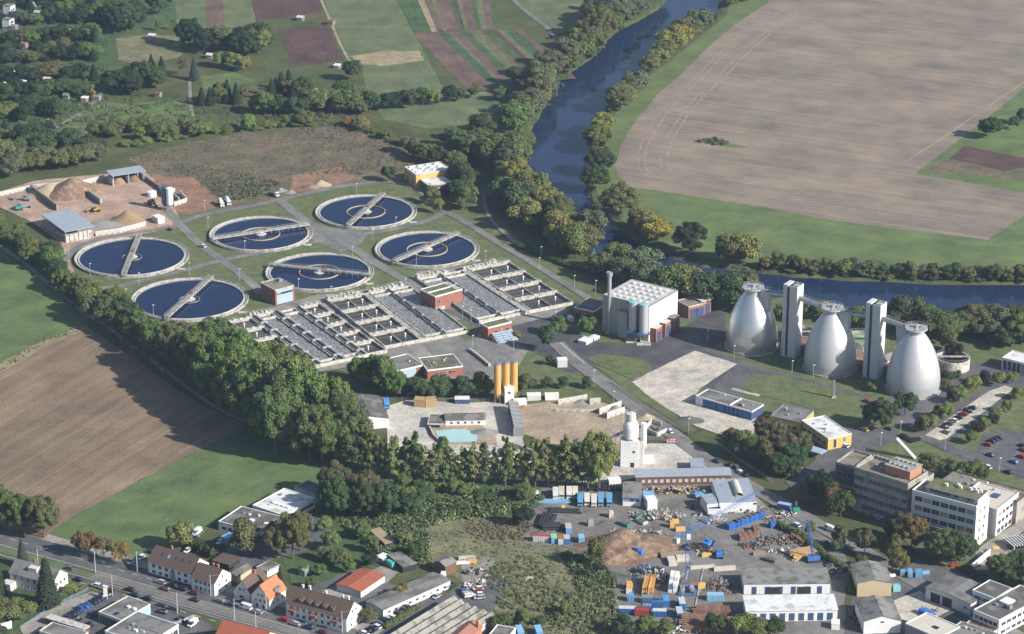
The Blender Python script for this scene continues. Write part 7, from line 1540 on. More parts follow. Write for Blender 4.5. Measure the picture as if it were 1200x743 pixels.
for x, y, c, lb, kd in [(188,684,'silver','silver car at the kerb left of the dark red one',  'estate'),(193,692,'dark red','dark red car in front of the long white house','estate'),(201,688,'black','black car parked before the stair bay of the white house','estate'),(213,692,'black','black car below the seam between the two white houses','estate'),
    (227,697,'dark red','dark red car below the attached white house','estate'),(228,705,'dark blue','dark blue car driving below the dark red car','car'),(257,706,'grey','grey car parked left of the dark blue one near the garden','estate'),(270,710,'dark blue','dark blue car parked before the brown gabled house','car'),
    (302,719,'silver','silver car behind the white van','car'),(333,728,'red','bright red car on the main street','car'),(346,733,'silver','silver car right of the bright red car','car'),(362,737,'dark blue','dark blue car below the apartment block','car'),(378,743,'dark red','dark red car at the bottom below the apartment block','car'),
    (92,681,'dark blue','dark blue car on the street right of the mansard house','car'),(81,668,'grey','grey car on the tram side beside the mansard house','car'),(113,688,'white','white car left of the pylon sign','estate'),(122,691,'white','white car directly behind the pylon sign','estate'),(129,694,'dark red','dark red car beside the pylon sign','car'),
    (152,693,'black','black car driving past the showroom','estate'),(158,699,'dark blue','dark blue car at the kerb behind the showroom, left one','car'),(173,703,'dark blue','dark blue car at the kerb behind the showroom, right one','car'),(190,711,'grey','grey car right of the showroom corner','estate'),(203,715,'grey','grey blue car at the kerb right of the showroom','estate'),
    (190,719,'black','black car on the forecourt right of the showroom','estate'),(212,728,'black','black car beside the low white fence','estate'),(154,660,'white','white car by the meadow left of the long white house','estate'),(166,655,'white','second white car by the meadow, nearer the house','car'),(175,648,'dark blue','dark blue car behind the corner of the long white house','car')]:
    car(x, y, ST if x not in (154, 166) else (10, -7), c, lb, kd)
car(288, 714, ST, 'white', 'white van parked before the orange roofed house', 'van')
car(226, 733, (10, -8), 'white', 'white camper van on the forecourt beside the low fence', 'van'); 
car_row((72,729),(126,698),13,(10,3),['black','dark blue','black','dark blue','dark blue','blue','blue','blue'],'in the long row of the dealer yard','the bottom')
car_row((76,733),(92,726),4,(10,3),['black','grey','black'],'in the short lower row of the dealer yard','the bottom')
car_row((96,742),(106,732),3,(10,3),['silver','dark red','black'],'before the dealer workshop','the bottom')
car(110, 722, (3, -8), 'black', 'black car standing alone in the dealer yard', 'car'); car(121, 722, (8, 3), 'white', 'white car against the pale blue showroom wall', 'car')
car_row((425,746),(462,724),8,(10,4),['white','black','dark blue','white','grey','black','silver'],'in the row below the clipped hedge','the bottom')
car_row((464,721),(478,711),3,(10,4),['black','black','grey'],'near the yellowing round bush','the bottom')
car_row((484,703),(522,682),9,(10,4),['silver','dark blue','black','white','black','silver','white'],'along the long grey garage','the bottom')
car_row((520,692),(532,688),2,(6,-4),['white','black'],'at the upper end of the garage yard','the left')
car(512, 701, (8, -5), 'silver', 'silver car alone beside the ridged hall', 'car')
car_row((542,692),(551,701),4,(10,-2),['black','blue','beige','white'],'left column beside the scrap heap','the top')
car_row((560,690),(562,704),4,(10,-1),['white','red','white','silver'],'right column beside the scrap heap','the top')
car(457, 664, (8, 5), 'turquoise', 'turquoise pickup by the open lean-to shed', 'van'); car(519, 679, (3, -10), 'white', 'white boat like van by the garage end', 'van')
for k, (x, y, c) in enumerate([(231,626,'white'),(229,632,'silver'),(258,637,'white'),(262,633,'white'),(268,636,'silver'),(222,645,'silver'),(220,647,'white'),(303,633,'red')]):
    car(x, y, (8, -6), c, f"{c} car, {nth(k)} listed from the left in the yard of the white workshops", 'van' if k == 0 else 'car', 'cars in the workshop yard')
car_row((1104,504),(1142,478),7,(9,3),['black','grey','white','black','red','black','black'],'on the pale parking apron','the bottom', skip=())
for x, y, c, lb in [(1109,508,'silver','silver car in the lane beside the apron'),(1070,503,'silver','silver car under the lower purple parking tree'),(1016,472,'red','red car behind the large dark trees'),(1013,505,'yellow','yellow trailer like car at the foot of the dark trees'),(1042,504,'green','green car right of the dark trees'),
    (990,524,'white','white car beside the ochre annex'),(1158,523,'red','red car at the lower left of the right car park'),(1162,519,'dark blue','dark blue car next to the red one'),(1166,517,'dark blue','second dark blue car next to the red one'),(1170,515,'black','black car at the end of the four on the lawn edge'),(1160,535,'black','black car below the four on the lawn edge'),
    (1188,543,'blue','bright blue car on the lower access road'),(1197,537,'red','red car at the right picture edge'),(1199,529,'red','red car above the right edge one'),(1157,549,'white','white car behind the white office wing'),(1181,555,'black','black car on the lawn behind the office wing'),(1198,524,'dark blue','dark blue car at the top of the right car park'),
    (200,270,'red','bright red car on the plant road beside the left clarifier'),(238,290,'white','small white cart on the grass beside the road'),(259,384,'white','white van parked at the corner of the left basins'),(668,376,'white','white van below the brown roofed annex'),(785,507,'white','white car beside the red banner'),
    (57,155,'black','dark car on the gravel lot of the allotments'),(1031,610,'light blue','light blue car before the dark office block'),(972,622,'white','white van in the shaded visitor parking'),(974,640,'white','white car beneath the brown parking tree'),(933,617,'white','white car behind the clipped hedge'),
    (936,550,'grey','grey car in the street shade'),(862,549,'grey','grey car at the end of the long brick building'),(855,547,'black','black car beside the long brick building end'),(867,555,'white','white car right of the long brick building'),(873,558,'black','black car right of the long brick building'),(840,542,'dark blue','dark blue car behind the long brick building')]:
   
    car(x, y, (9, 4) if x > 900 or x < 300 else (8, 6), c, lb, 'van' if 'van' in lb else 'car')
for x, y, lb in [(1057,673,'left sky blue van at the yard gate'),(1066,675,'right sky blue van at the yard gate')]: car(x, y, (1, 9), 'light blue', lb, 'van')
# box and tank lorries
def lorry(px, py, head, body, cabcol, label, kind='box', L_=7.5, name='lorry'):
    t = thing(name, label, 'lorry', (*P(px, py)[:2], .12), wang((px, py), (px + head[0], py + head[1])))
    m = MB(); m.box(-L_/2, L_/2, -.5, .5, .55, .85); m.build('chassis', mt['dark'], t)
    m = MB(); c0 = L_/2 - 1.9; loft(m, [[(c0,-1.15,.6),(c0,1.15,.6),(c0,1.15,2.7),(c0,-1.15,2.7)],[(c0+1.2,-1.15,.55),(c0+1.2,1.15,.55),(c0+1.2,1.12,2.75),(c0+1.2,-1.12,2.75)],[(c0+1.9,-1.12,.5),(c0+1.9,1.12,.5),(c0+1.75,1.05,2.5),(c0+1.75,-1.05,2.5)]])
    m.build('cab', mt['obj'], t, col=cabcol); part(t, 'windscreen', 'glass', (c0 + 1.85, c0 + 1.93, -1, 1, 1.5, 2.3))
    b = MB()
    if kind == 'box': b.box(-L_/2, c0 - .15, -1.2, 1.2, .9, 3.3)
    elif kind == 'tipper': loft(b, [[(-L_/2,-1.2,1),(-L_/2,1.2,1),(-L_/2,1.25,2.1),(-L_/2,-1.25,2.1)],[(c0-.2,-1.2,1),(c0-.2,1.2,1),(c0-.2,1.25,2.3),(c0-.2,-1.25,2.3)]])
    else: b.tube((-L_/2 + .2, 0, 2.9), (-L_/2 + 1.6, 0, 2.6), .7, 14, r2=1.2); b.tube((-L_/2 + 1.6, 0, 2.6), (c0 - 1.4, 0, 2.2), 1.2, 14, r2=1.2); b.tube((c0 - 1.4, 0, 2.2), (c0 - .3, 0, 2.0), 1.2, 14, r2=.6)
    b.build({'box': 'box_body', 'tipper': 'tipper_body'}.get(kind, 'mixer_drum'), mt['obj'], t, col=body)
    wm = MB(); wm.tube((0, -.2, 0), (0, .2, 0), .5, 12); wm = wm.mesh('wheel', mt['tyre'])
    for x in (-L_ * .36, -L_ * .2, L_ * .33):
        for y in (-1, 1): obj('wheel', wm, t, (x, y, .5))
    return t
lorry(259, 241, (6, 8), (.75, .75, .75), (.7, .7, .7), 'left white concrete mixer truck by the dirt slope', 'mixer'); lorry(267, 239, (6, 8), (.6, .65, .75), (.7, .7, .7), 'right concrete mixer truck with blue band by the dirt slope', 'mixer')
lorry(321, 230, (10, 3), (.1, .1, .1), (.7, .7, .7), 'white cabbed tipper truck with orange beacon near the rubble', 'tipper', 6.5)
for k, (x, y, cl, kd) in enumerate([(651,583,(.7,.7,.7),0),(658,582,(.62,.58,.47),0),(667,582,(.7,.7,.7),0),(674,582,(.72,.68,.55),0),(680,590,(.15,.36,.58),1),(688,590,(.72,.7,.64),0),(696,591,(.7,.66,.58),0),(704,590,(.15,.36,.58),1),(714,590,(.15,.36,.58),1)]):
    lorry(x, y, (0, 10), cl, cl, f"{['white','cream','white','cream','sky blue','white','cream','sky blue','sky blue'][k]} {'lorry' if kd else 'trailer'}, {nth(k)} from the left in the line before the stacked pipes", 'box', 8 if kd else 7)
lorry(821, 583, (10, -2), (.15, .36, .58), (.15, .36, .58), 'sky blue flatbed before the yard hall', 'tipper', 6)
lorry(453, 477, (2, 8), (.1, .3, .7), (.1, .3, .7), 'blue lorry beside the dark roofed gabled hall', 'box', 6)
lorry(556, 548, (0, 9), (.7, .7, .7), (.05, .15, .5), 'left blue lorry behind the poplar row', 'box', 7); lorry(565, 548, (0, 9), (.65, .65, .65), (.05, .15, .5), 'right blue lorry behind the poplar row', 'box', 7)
lorry(1086, 722, (10, 5), (.05, .2, .6), (.05, .2, .6), 'blue crane truck before the garage hall', 'tipper', 7)
lorry(619, 583, (10, -1), (.72, .72, .72), (.7, .7, .7), 'white trailer at the left end of the machinery yard', 'box', 9)
# excavators and loaders
def digger(px, py, head, colr, label, reach=7, wheel=False, boom_h=3.5):
    t = thing('excavator' if not wheel else 'wheel_loader', label, 'excavator' if not wheel else 'loader', (*P(px, py)[:2], .12), wang((px, py), (px + head[0], py + head[1])))
    for s in (-1, 1):
        if not wheel:
            m = MB(); m.add([(-2,s*1.3-.3,.5),(-1.6,s*1.3-.3,0),(1.6,s*1.3-.3,0),(2,s*1.3-.3,.5),(1.6,s*1.3-.3,.95),(-1.6,s*1.3-.3,.95),(-2,s*1.3+.3,.5),(-1.6,s*1.3+.3,0),(1.6,s*1.3+.3,0),(2,s*1.3+.3,.5),(1.6,s*1.3+.3,.95),(-1.6,s*1.3+.3,.95)], [(5,4,3,2,1,0),(6,7,8,9,10,11)] + [(i,(i+1)%6,6+(i+1)%6,6+i) for i in range(6)]); m.build('track', mt['dark'], t)
        else:
            for x in (-1.6, 1.6): m = MB(); m.tube((x, s*1.3-.3, .8), (x, s*1.3+.3, .8), .8, 14); m.build('wheel', mt['tyre'], t)
    m = MB(); m.box(-2.3, 1.2, -1.3, 1.3, 1.0, 2.0); m.box(-2.2, -.4, -1.2, 1.2, 2.0, 2.4); m.build('body', mt['obj'], t, col=colr)
    part(t, 'cab', 'glass', (-.2, 1.3, .1, 1.2, 2.0, 3.1)); m = MB(); m.box(-.25, 1.35, .05, 1.25, 3.1, 3.25); m.build('cab_roof', mt['obj'], t, col=colr)
    m = MB(); e = (1.0 + reach * .5, -.3, boom_h + 1.2); m.beam((1.0, -.3, 1.8), e, .5, .6); m.beam(e, (1.0 + reach, -.3, 1.0), .4, .5); m.build('boom', mt['obj'], t, col=colr)
    m = MB(); x = 1 + reach; m.prism([(x-.6,-1),(x+.6,-1),(x+.6,.4),(x-.6,.4)], .1, 1.1, top=[(x-.2,-1),(x+.8,-1),(x+.8,.4),(x-.2,.4)]); m.build('bucket', mt['dark'], t); return t
digger(31, 235, (-10, 0), (.3, .3, .3), 'grey excavator with raised boom in the compost yard', 7); digger(22, 246, (10, -2), (.03, .28, .28), 'turquoise screening machine below the grey excavator', 5, boom_h=1.5)
digger(112, 248, (-9, 1), (.5, .33, .06), 'yellow wheel loader on the reddish yard', 4, True, .6); digger(178, 240, (8, 4), (.06, .07, .1), 'dark mixing machine next to the cement silos', 4, boom_h=2)
digger(747, 650, (-10, -2), (.05, .22, .65), 'blue excavator on the earth heap', 8, boom_h=1.5); digger(829, 641, (6, -5), (.05, .22, .65), 'blue forklift by the dark pile right of the crane', 3, True, .5); digger(843, 653, (0, -8), (.05, .22, .65), 'small blue forklift nearest the yard lane', 2.5, True, .6)
# ---------------------------------------------------------------- tower crane
def lattice(m, a, b, w, step, r=.09, mat=0):
    a = Vector(a); b = Vector(b); d = (b - a); L_ = d.length; d.normalize(); u = d.cross(Vector((0, 0, 1))); u = u.normalized() if u.length > .1 else Vector((1, 0, 0)); v = d.cross(u)
    cs = [(u * sx + v * sy) * w / 2 for sx, sy in ((-1, -1), (1, -1), (1, 1), (-1, 1))]; n = max(1, int(L_ / step))
    for c in cs: m.tube(a + c, b + c, r, 4)
    for k in range(n):
        p = a + d * (L_ * k / n); q = a + d * (L_ * (k + 1) / n)
        for i in range(4): m.tube(p + cs[i], q + cs[(i + 1) % 4], r * .6, 3, cap=False); m.tube(p + cs[i], p + cs[(i + 1) % 4], r * .6, 3, cap=False)
bc = P(805, 694); t = thing('tower_crane', 'blue tower crane with long lattice jib over the machinery yard', 'crane', (bc.x, bc.y, 0))
tip = P(889, 578, 26.5) - Vector((bc.x, bc.y, 0)); back = Vector((tip.x, tip.y, 0)).normalized() * -9
tip.z = 27.5
m = MB(); lattice(m, (0, 0, 1), (0, 0, 26), 1.7, 2.0, .09); m.build('mast', mt['blueb'], t)
m = MB(); lattice(m, (0, 0, 26.5), tip, 1.2, 2.0, .06); m.build('jib', mt['blueb'], t); m = MB(); lattice(m, (0, 0, 26.5), (back.x, back.y, 26.5), 1.2, 2.0, .07); m.build('counter_jib', mt['blueb'], t)
m = MB(); m.beam((back.x * .98, back.y * .98, 25.6), (back.x * .75, back.y * .75, 25.6), 2.2, 2.0); m.build('counterweight', mt['conc_l'], t)
m = MB(); lattice(m, (0, 0, 26), (0, 0, 30.5), .8, 1.2, .1); m.tube((0, 0, 30.5), tip * .6, .05, 3); m.tube((0, 0, 30.5), (back.x, back.y, 27), .05, 3); m.build('apex', mt['blueb'], t)
part(t, 'operator_cab', 'white', (-.8, .8, -2.4, -1, 24.2, 26)); m = MB()
for s in (-3, 3): m.box(-3.4, 3.4, s - .25, s + .25, .5, 1); m.box(s - .25, s + .25, -2.75, 2.75, .55, .95)
for x in (-3, 3):
    for y in (-3, 3): m.tube((x, y, .8), (x * .25, y * .25, 4), .12, 4)
m.build('undercarriage', mt['blueb'], t)
for k in (-1, 1): part(t, 'ballast', 'conc', (k * 1.8 - .8, k * 1.8 + .8, -1.6, 1.6, 1, 2.4))
o = MB(); a = P(799, 743); b = P(816, 664)
for s in (-3, 3): o.beam((a.x + s, a.y, .25), (b.x + s, b.y, .25), .5, .3)
o = o.build('crane_rail', mt['conc']); tag(o, 'pair of concrete crane rails running towards the bottom edge', 'rails')
bc = P(953, 658); t = thing('mobile_crane', 'blue crawler crane with steep lattice boom beside the timber stack', 'crane', (bc.x, bc.y, .1), R(10))
for s in (-1.4, 1.4): part(t, 'track', 'dark', (-2.6, 2.6, s - .4, s + .4, 0, .9))
part(t, 'body', 'blueb', (-2.6, 2.4, -1.4, 1.4, .9, 2.4)); part(t, 'cab', 'glass', (1.0, 2.4, .3, 1.4, 2.4, 3.4)); m = MB(); lattice(m, (0, 0, 2), (-2.6, 2, 17.5), .9, 1.3, .11); m.build('boom', mt['blueb'], t); m = MB(); m.tube((-2.6, 2, 17.3), (-2.6, 2, 18), .35, 8); m.tube((-2.6, 2, 17.5), (-2.4, -1, 2.4), .04, 3); m.build('boom_head', mt['red'], t)
# ---------------------------------------------------------------- containers, skips and stacks
def container(px, py, head, L_, colr, label, W_=2.45, H_=2.6, name='shipping_container', group=None, topc=None, open_=False, z=0):
    t = thing(name, label, 'container' if not open_ else 'skip', (*P(px, py)[:2], .12 + z), wang((px, py), (px + head[0], py + head[1])), group)
    m = MB(); 
    if open_: loft(m, [[(-L_/2,-W_/2,0),(-L_/2,W_/2,0),(-L_/2-.3,W_/2,H_),(-L_/2-.3,-W_/2,H_)],[(L_/2,-W_/2,0),(L_/2,W_/2,0),(L_/2+.3,W_/2,H_),(L_/2+.3,-W_/2,H_)]])
    else: m.box(-L_/2, L_/2, -W_/2, W_/2, 0, H_)
    m.build('body', mt['obj'], t, col=colr)
    m = MB(); n = int(L_ / .9)
    for k in range(n):
        for s in (-1, 1): x = -L_/2 + (k + .5) * L_ / n; m.box(x - .12, x + .12, min(s*W_/2, s*(W_/2+.09)), max(s*W_/2, s*(W_/2+.09)), .15, H_ - .15)
    m.build('side_ribs', mt['obj'], t, col=tuple(c * .9 for c in colr))
    if open_: part(t, 'load', 'dgr', (-L_/2 + .1, L_/2 - .1, -W_/2 + .1, W_/2 - .1, H_ - .3, H_ + .02))
    else:
        m = MB(); m.box(-L_/2 - .03, L_/2 + .03, -W_/2 - .03, W_/2 + .03, H_, H_ + .08); m.build('top', mt['obj'], t, col=topc or colr)
    return t
mt['blueb'] = mt['blueb'] if 'blueb' in mt else mt['blue']
BL, SB, WH, RD, GN = (.045, .14, .36), (.15, .35, .56), (.6, .6, .58), (.33, .06, .055), (.03, .30, .2)
for x, y, hd, L_, c, lb, tc in [(634,634,(10,.3),6.6,(.55,.55,.54),'pale grey container with red top beside the stacked pipes',(.42,.08,.08)),(649,635,(2,9),4,SB,'blue container with green top',(.3,.6,.33)),(657,636,(2,9),4,(.45,.5,.52),'container with orange brown top strip','rust'),(664,636,(2,9),4,BL,'blue container with grey top left of the gap',(.5,.52,.54)),(681,635,(2,9),4,SB,'light blue container standing apart on the right',(.3,.48,.62)),(666,623,(2,9),5,SB,'blue framed open container behind the row',(.5,.5,.5)),
    (735,719,(10,.3),6.6,BL,'blue container with white top at the left of the crane yard',WH),(752,721,(10,.2),5.6,RD,'red container in the middle of the lower row',RD),(758,716,(10,.2),3.4,BL,'short blue container behind the red one',(.2,.25,.32)),(773,722,(10,.3),5.2,BL,'blue container right of the red one',WH),(770,712,(10,.2),4.4,BL,'blue container with deep shade in the middle of the yard',BL),(780,708,(2,9),5,BL,'white sided container with blue top',(.1,.3,.65)),(796,722,(2,9),5.6,BL,'blue container beside the crane rail, lower one',(.5,.55,.6)),(799,711,(2,9),5.6,BL,'blue container beside the crane rail, upper one',(.55,.58,.62)),(739,704,(10,.3),2.6,SB,'small blue tank box behind the white topped container',SB),(758,706,(10,.3),4,(.12,.2,.3),'grey blue container behind the short blue one',(.2,.27,.35)),
    (838,703,(10,0),6.6,(.25,.48,.66),'sky blue container at the rusty beam stacks',(.3,.5,.66)),(919,597,(10,2),5.5,BL,'blue cabin container by the street gate',(.35,.45,.6)),(905,618,(6,6),2.6,BL,'small blue tank at the hedge end',BL),(1076,676,(1,9),3.6,SB,'sky blue cabin beside the two vans',SB),
    (609,744,(3,8),6,SB,'left light blue container at the bottom edge',(.25,.5,.75)),(631,744,(3,8),6,SB,'right light blue container at the bottom edge',(.25,.5,.75))]:
    container(x, y, hd, L_, c, lb, topc=(.35, .16, .07) if tc == 'rust' else tc)
for k in range(7):
    q = P(855, 620).lerp(P(893, 606), (k + .5) / 7); t = container(0, 0, (10, -3.5), 3.4 if k else 5, (.03, .14 + .02 * (k % 2), .5), f"blue open skip, {nth(k)} from the left in the row before the yard hall", open_=True, name='skip', group='blue skips before the yard hall', H_=2.7); t.location = (q.x, q.y, .12); t.rotation_euler.z = wang((855, 620), (893, 606))
for x, y, hd, c, lb in [(732,616,(10,4),GN,'green skip lying open on the yard'),(752,613,(9,5),WH,'white topped skip with green rim beside the rubble'),(750,606,(8,-3),GN,'green skip with wood load'),(903,668-10,(10,3),(.2,.15,.1),'dark trough beside the mobile crane yard'),(794,689,(8,0),RD,'red trough behind the crane base')]:
    container(x, y, hd, 4.6, c, lb, open_=True, name='skip', H_=1.4)
def junk(name, label, cat, px, py, rx, ry, n, cols, seed, sz=(.35, 1.5), h=1.4, kind='mix', kindtag=True, mats=None):
    g = random.Random(seed); m = MB(); mats = mats or ['rust', 'steel', 'conc_l', 'woodw']; c = P(px, py)
    for k in range(n):
        x, y = g.gauss(0, .5) * rx, g.gauss(0, .5) * ry; x = max(-rx, min(rx, x)); y = max(-ry, min(ry, y)); z = max(0, (1 - (x / rx) ** 2 - (y / ry) ** 2)) * h * g.uniform(.3, 1); s = g.uniform(*sz); a = g.uniform(0, 3.14)
        if kind == 'mix' and g.random() < .5: m.tube((x, y, z + .2), (x + s * 1.5 * math.cos(a), y + s * 1.5 * math.sin(a), z + .2 + g.uniform(-.1, .8)), s * g.uniform(.08, .2), 5, m=g.randrange(len(mats)))
        else:
            u = Vector((math.cos(a), math.sin(a), g.uniform(-.3, .5))) * s * .6; m.beam(Vector((x, y, z + .3)) - u, Vector((x, y, z + .3)) + u, s * g.uniform(.3, .8), s * g.uniform(.15, .6), m=g.randrange(len(mats)))
    o = m.build(name, [mt[q] for q in mats], None, (c.x, c.y, .12)); tag(o, label, cat, None, 'stuff'); return o
JK = [(770,607,13,7,260,['conc','gravp','conc_l','steel'],'grey concrete rubble heap left of the small yellow bins',2.2),(795,576,24,3.2,420,['dark','steel','yellow','woodw','galv'],'long row of stored scaffolding parts behind the machinery lane',1.5),(865,598,14,4,230,['steel','conc','dark','rust'],'scrap metal piled behind the blue skips',3),
      (836,612,7,3,90,['conc_l','steel','woodw'],'pale rubble at the corner of the yard hall',1.2),(757,671,8,6,200,['dark','steel','dark','steel','blue','conc_l'],'dark scrap heap at the edge of the brambles',2.2),(782,680,8,7,170,['dark','conc_l','steel','woodw'],'machine parts between the orange frames and the white slabs',1.8),
      (812,642,6,4,70,['dark','rust'],'dark scrap right of the crane mast',1.8),(833,648,7,3,80,['rust','dark','conc_l'],'rusty scrap beside the forklift',1.2),(916,634,12,6,200,['rust','steel','dark','rust','woodw'],'rusty scrap and frames beside the hedge',1.2),(885,640,7,4,80,['rust','dark','steel'],'small scrap in the middle of the right yard',.9),
      (925,648,10,3,110,['rust','steel','white'],'scrap beside the mobile crane',1),(963,640,12,5,120,['rust','dark','steel'],'parts lying under the clipped hedge',1),(975,668,4,10,120,['dark','steel','rust'],'dark scrap strip left of the beige store',1.2),(780,740,22,4,160,['white','rust','conc_l','steel'],'white barrels and parts along the bottom of the crane yard',1.4),
      (843,688,7,8,170,['rust','dark','steel','woodw'],'rusty frames right of the crane base',1.8),(556,672,6,4,50,['dark','conc_l'],'scrap near the parked wrecks',1),(561,686,6,4,90,['rust','conc_l','steel','white'],'scrap heap behind the parked wrecks',1.8),(571,740,2,2,12,['steel'],'small scrap beside the flat shed',.6),
      (758,640,6,3,50,['rust','woodw','conc_l'],'boards on the earth heap edge',.8),(748,626,14,3,110,['conc_l','gravp','conc'],'pale slabs along the earth heap crest',1.4),(905,609,8,3,50,['steel','conc_l','rust'],'parts along the hall verge',.8),(920,604,6,2.5,40,['rust','white','dark','steel'],'rusty and white parts before the blue cabin container',1),
      (1090,718,4,3,30,['rust','dark','steel'],'parts behind the blue crane truck',1),(1002,728,2,10,50,['dark','rust'],'parts left of the white gabled store',1),(826,605,5,2,40,['dark','steel','conc_l'],'parts before the hall wing',1),(812,594,3,2,14,['dark'],'dark parts on the lane',.4),(805,729,5,2,40,['white','rust'],'white sacks beside the crane rail',1)]
for k, (x, y, rx, ry, n, ms, lb, h_) in enumerate(JK):
    junk('scrap_heap', lb, 'scrap', x, y, rx * .85, ry * .8, int(n * .8), None, 100 + k, h=h_, mats=ms)
def stack(name, label, cat, px, py, head, L_, n, lay, dia, matn, piece='pipe', sq=False, group=None):
    t = thing(name, label, cat, (*P(px, py)[:2], .12), wang((px, py), (px + head[0], py + head[1])), group); g = random.Random(int(px)); m = MB()
    if sq: m.box(-L_/2, L_/2, -dia/2, dia/2, 0, dia * .9)
    else: m.tube((-L_/2, 0, dia/2), (L_/2, 0, dia/2), dia/2, 9)
    me = m.mesh(piece, mt[matn])
    for l in range(lay):
        for k in range(n - (0 if sq else l)): o = obj(piece, me, t, (g.uniform(-.9, .9), (k - n/2 + (0 if sq else l*.5)) * dia * 1.12, l * dia * .88), g.uniform(-.05, .05) if sq else 0); o.scale.x = g.uniform(.75, 1)
    return t
stack('pipe_stack', 'stack of black pipes, upright row behind the trailers', 'pipes', 703, 572, (1, 9), 8, 22, 1, 1.1, 'dark'); stack('pipe_stack', 'long row of black pipes at the left edge of the machinery yard', 'pipes', 639, 612, (4, -9), 14, 6, 2, 1.0, 'dark')
stack('pipe_stack', 'black pipes lying behind the containers', 'pipes', 647, 618, (9, 0), 9, 5, 2, 1.0, 'dark'); stack('pipe_stack', 'black pipes with yellow stand in front of the trailers', 'pipes', 661, 599, (10, .4), 14, 4, 1, .9, 'dark'); stack('beam_stack', 'blue steel lattice sections before the trailers', 'beams', 650, 588, (10, .2), 15, 3, 1, .9, 'skyb', sq=True, piece='beam')
stack('beam_stack', 'big stack of rusty steel beams at the bottom of the yard', 'beams', 826, 733, (10, .3), 20, 11, 3, .85, 'rust', 'beam', True); stack('beam_stack', 'rusty beams behind the big stack', 'beams', 833, 716, (10, .3), 16, 5, 2, .8, 'rust', 'beam', True)
stack('timber_stack', 'long stack of yellow timber formwork beside the blue crawler crane', 'timber', 944, 650, (10, -2.2), 15, 10, 4, .55, 'orangw', 'plank', True); stack('timber_stack', 'dark roofed stack of rusty beams behind the timber', 'beams', 938, 633, (8, 6), 10, 5, 3, .7, 'rust', 'beam', True)
for x, y, lb in [(757,690,'left orange lattice mast sections lying in the crane yard'),(764,690,'right orange lattice mast sections lying in the crane yard')]:
    c = P(x, y); t = thing('crane_section', lb, 'crane section', (c.x, c.y, .1), wang((755,696),(760,676)), 'orange crane sections'); m = MB(); lattice(m, (-7, 0, 1), (7, 0, 1), 1.7, 1.5, .16); m.build('lattice', mt['orange'], t); m = MB(); lattice(m, (-6, 0, 2.8), (6, 0, 2.8), 1.5, 1.5, .16); m.build('upper_lattice', mt['orange'], t)
stack('slab_stack', 'tall white panels standing right of the machine parts', 'panels', 787, 688, (2, -9), 12, 2, 3, 1.6, 'white', 'panel', True)
for x, y, mm, L_, w, h_, lb in [(737,690,'orange',2.6,3,2.6,'orange machine frame at the left of the crane yard'),(737,695,'conc_l',2.6,2,1.4,'pale block below the orange frame'),(787,660,'tanr',3.4,6,1.6,'tan plate stack behind the crane, left'),(800,656,'tanr',5.4,4,1.2,'tan plate stack behind the crane, right'),(785,652,'woodw',8,4,1,'wide tan boards on the earth edge'),(828,652,'yellow',4.2,1.8,1.1,'yellow trough beside the forklift'),(791,613,'yellow',3,1.6,1.5,'upper yellow bin beside the rubble'),(797,622,'yellow',4,2,1.3,'lower yellow bin beside the rubble'),(787,618,'orange',1.8,2,2.6,'orange brown cabinet beside the yellow bins'),(779,606,'rust',6.5,2.2,1.8,'rust red trough behind the yellow bins'),(868,632,'rust',1.8,4.5,2,'first rusty skip in the right yard'),(873,631,'rust',2.4,4.5,2,'second rusty skip in the right yard'),(879,629,'rust',2,4,2,'third rusty skip in the right yard'),(886,624,'rust',3,5,2.2,'large rusty skip at the rear of the right yard'),(876,643,'red',1,1,1.3,'small red machine in the right yard'),(889,650,'woodw',5,2,.9,'boards in the right yard'),(807,684,'rust',6,1.4,1,'rusty girders crossing behind the crane base'),(822,690,'yellow',3,1.2,2.4,'yellow frame right of the crane base'),(849,668,'tanr',9,2,1.2,'pale slab row behind the workshop hall'),(823,666,'tanr',10,1.4,1,'pale slab row along the yard lane'),
        (716,606,'conc_l',2,2,2.6,'grey white silo foot on the green patch'),(692,616,'galv',2.4,2,2.6,'galvanised rack on the yard'),(553,660,'orange',4,1.2,1.4,'bright orange trough in the scrap lane'),(547,655,'conc_l',7,1.5,1,'white tarpaulin rolls in the scrap lane'),(540,661,'white',7,1.1,1.1,'white pipe bundle in the scrap lane'),(660,597,'yellow',1.6,.8,1.8,'yellow stand before the black pipes'),(1050,692,'turq',3,2.6,2.2,'turquoise round tank beside the beige store'),(1085,673,'skyb',3,.4,1.5,'sky blue board at the gate'),(1045,676,'white',3,.8,1,'white low box beside the left van'),(960,655,'blue',1.2,1.2,1.2,'small blue barrel right of the crawler crane'),(933,601,'green_p',3,1.6,2,'green skip at the street gate'),(933,594,'white',.9,.3,2.4,'white notice panel at the street gate')]:
    c = P(x, y); t = thing('yard_item', lb, 'yard item', (c.x, c.y, .12), R(8)); part(t, 'body', mm, (-L_/2, L_/2, -w/2, w/2, 0, h_)); part(t, 'lid', mm, (-L_/2 + .15, L_/2 - .3, -w/2 + .1, w/2 - .2, h_ + .003, h_ + .18)); part(t, 'skid', 'dark', (-L_/2 - .08, -L_/2 - .003, -w/2, w/2, 0, h_ * .5))
heap(733, 640, 22, 13, 6.5, 'soilp', 'broad brown earth heap with the blue excavator', .1, 51); heap(712, 654, 9, 7, 4, 'soilp', 'brown earth spur left of the broad heap', 0, 52); heap(708, 614, 5, 3, 1.6, 'dgr', 'small dark gravel heap on the yard', 0, 53); heap(698, 613, 3, 2, 1.4, 'dgr', 'smaller dark gravel heap on the yard', 0, 54); heap(620, 678, 4, 2, 1, 'sandp', 'tiny sand heap on the waste ground', 0, 55)
